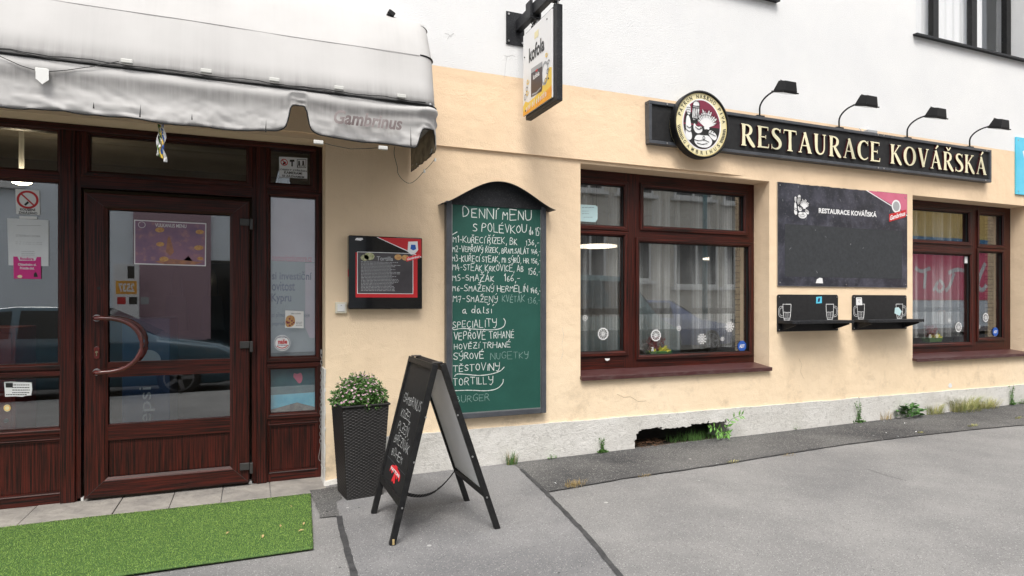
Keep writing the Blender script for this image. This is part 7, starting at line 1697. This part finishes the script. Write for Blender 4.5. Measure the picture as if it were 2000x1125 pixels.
def vehicle(name, label, cat, x, y, L_, stations, paint, wheels, wr_=.32, hw_=.86):
    """x = nose (towards +X)"""
    z0 = gz(x) - .12; t = thing(name, label, cat, (x - L_ / 2, y, z0)); mb = MB(); n = len(stations)
    sec = []
    for (sx_, zb, zl_, zt2, wt_) in stations:
        X = x - L_ + sx_ * L_; z_ = lambda q: z0 + q
        e = .86 if sx_ in (0, 1) else 1
        sec.append([(X, y - hw_ * .93 * e, z_(zb)), (X, y - hw_ * e, z_(zb + (zl_ - zb) * .5)), (X, y - hw_ * .97 * e, z_(zl_)), (X, y - wt_ * hw_, z_(zt2)), (X, y + wt_ * hw_, z_(zt2)), (X, y + hw_ * .97 * e, z_(zl_)), (X, y + hw_ * e, z_(zb + (zl_ - zb) * .5)), (X, y + hw_ * .93 * e, z_(zb))])
    for s_ in sec: mb.v += s_
    for i in range(n - 1):
        for k in range(8): a = i * 8 + k; b = i * 8 + (k + 1) % 8; mb.f.append((a, b, b + 8, a + 8)); mb.m.append(0)
    mb.f.append(tuple(range(8))); mb.m.append(0); mb.f.append(tuple(reversed(range((n - 1) * 8, n * 8)))); mb.m.append(0)
    body = mb.make('body', paint, t, bev=.03, smooth=True)
    gm = MB()                                           # side glass, windscreen and rear screen
    for i in range(n - 1):
        a, b = sec[i], sec[i + 1]; A_, B_ = stations[i], stations[i + 1]
        ha, hb = A_[3] - A_[2], B_[3] - B_[2]
        if ha > .25 and hb > .25:
            for s_, (lo_, hi_) in ((-1, (2, 3)), (1, (5, 4))):
                q_ = []
                for S, u in ((a, .06), (b, .94)):
                    P_ = lambda lo, hi, f_: Vector(a[lo]).lerp(Vector(b[lo]), u).lerp(Vector(a[hi]).lerp(Vector(b[hi]), u), f_) + Vector((0, s_ * .012, 0))
                    q_ += [P_(lo_, hi_, .10), P_(lo_, hi_, .88)]
                gm.face([q_[0], q_[2], q_[3], q_[1]])
        elif (ha > .25) != (hb > .25):
            s_ = 1 if ha > .25 else -1; q_ = [Vector(a[3]).lerp(Vector(b[3]), .08), Vector(a[4]).lerp(Vector(b[4]), .08), Vector(a[4]).lerp(Vector(b[4]), .92), Vector(a[3]).lerp(Vector(b[3]), .92)]; off = Vector((s_ * .012, 0, .014)); gm.face([p + off for p in q_])
    gm.make('glazing', 'car_glass', t)
    for wx in wheels:
        for s_ in (-1, 1):
            c = Vector((x - L_ + wx * L_, y + s_ * (hw_ - .10), z0 + wr_)); o = Vector((0, s_ * .11, 0)); tr = MB().tube([c - o, c - o * .6, c + o * .6, c + o], [wr_ * .92, wr_, wr_, wr_ * .92], 28).make('wheel', 'tyre', t, smooth=False)
            rm = MB(); rm.tube([c + o * 1.02, c + o * 1.08], wr_ * .22, 12)
            for k in range(5): a_ = 2 * math.pi * k / 5; rm.beam(c + o * 1.05, c + o * 1.05 + Vector((math.cos(a_), 0, math.sin(a_))) * wr_ * .66, .06, .02, up=(0, 1, 0))
            for k in range(24): a_, b_ = 2 * math.pi * k / 24, 2 * math.pi * (k + 1) / 24; rm.face([tuple(c + o * 1.06 + Vector((math.cos(q) * r, 0, math.sin(q) * r))) for r, q in ((wr_ * .62, a_), (wr_ * .70, a_), (wr_ * .70, b_), (wr_ * .62, b_))])
            rm.make('rim', 'rim', tr)
    for s_ in (-1, 1):
        e = stations[-1]; MB().box(x - .03, x + .008, y + s_ * hw_ * .5 - .14, y + s_ * hw_ * .5 + .14, z0 + e[2] - .16, z0 + e[2] - .05).make('headlight', 'white_print', t, bev=.01)
        e = stations[0]; MB().box(x - L_ - .008, x - L_ + .03, y + s_ * hw_ * .55 - .12, y + s_ * hw_ * .55 + .12, z0 + e[2] - .2, z0 + e[2] - .06).make('tail_light', 'red_print', t, bev=.01)
    return t
hatch = [(0, .3, .85, .93, .84), (.03, .2, .9, 1.0, .8), (.12, .2, .93, 1.38, .68), (.30, .2, .93, 1.46, .70), (.52, .2, .92, 1.45, .70), (.73, .2, .90, .96, .74), (.93, .2, .78, .82, .78), (1, .25, .62, .68, .72)]
vanst = [(0, .3, 1.05, 1.95, .84), (.02, .25, 1.05, 2.0, .86), (.4, .25, 1.05, 2.02, .86), (.72, .25, 1.05, 1.98, .84), (.88, .25, 1.02, 1.12, .84), (.97, .25, .85, .92, .8), (1, .3, .7, .75, .78)]
vehicle('parked_car', 'dark blue hatchback parked across the street, mirrored in the wide window', 'car', Rf(1432, 640, -8.8).x, -9.55, 4.3, hatch, 'car_blue', (.18, .80))
vehicle('parked_van', 'teal delivery van parked on the street, mirrored in the narrow window pane', 'van', Rf(1296, 640, -6.6).x, -6.75, 5.0, vanst, 'car_teal', (.17, .80), .34, .95)
vehicle('parked_car', 'steel blue car parked behind the viewer, mirrored in the door glass', 'car', Rf(468, 690, -6.6).x, -6.75, 4.4, hatch, 'car_steel', (.18, .80))
# distant ground cover of sky: none needed, the sky is the world
for o in list(bpy.data.objects):
    if o.type == 'MESH' and len(o.data.polygons) == 0 and not o.modifiers: print('EMPTY MESH', o.name)

nb = Rf(222, 515, -12.6); nb2 = Rf(272, 640, -12.6)
t = thing('information_board', 'white street information board with an orange number, mirrored in the door glass', 'sign', ((nb.x + nb2.x) / 2, -12.6, 0))
xa_, xb_ = nb.x, nb2.x; MB().box(xa_, xb_, -12.66, -12.60, .0, nb.z).make('board', 'white_print', t, bev=.01)
MB().box(xa_ + .05, xb_ - .05, -12.599, -12.597, nb.z - .75, nb.z - .42).make('orange_field', 'orange_print', t); MB().box(xa_ + .3, xb_ - .1, -12.599, -12.597, nb.z - .36, nb.z - .05).make('black_field', 'black_print', t)
m = MB(); fn_ = lambda u, v, n: (xb_ - u, -12.595 + n, v)
add_text(m, '2537', fn_, .1, nb.z - .70, (xb_ - xa_) - .1, nb.z - .48, bold=.04); add_text(m, '5', fn_, .25, nb.z - .32, .45, nb.z - .10, bold=.04); m.make('lettering', 'white_print', t)
for k in range(3): MB().box(xa_ + .08 + k * .25, xa_ + .26 + k * .25, -12.599, -12.596, nb.z - 1.0, nb.z - .82).make('pictogram', ('red_print', 'black_print', 'grey_print')[k], t)
wallmark('plaster_crack', 'hairline crack in the beige plaster between chalkboard and wide window', [(1098, 640), (1101, 655), (1097, 672), (1100, 688), (1096, 702)], .0016, 'stain'); wallmark('plaster_crack', 'hairline crack above the broken vent opening', [(1205, 770), (1218, 776), (1232, 775), (1246, 784), (1262, 783)], .002, 'rust')
wallmark('plaster_crack', 'hairline crack below the left wall shelf', [(1560, 700), (1566, 712), (1563, 726), (1570, 740)], .0018, 'rust'); wallmark('plaster_crack', 'thin level crack in the plaster beside the drink sign', [(1110, 230), (1150, 236), (1180, 238), (1215, 246)], .0014, 'rust')
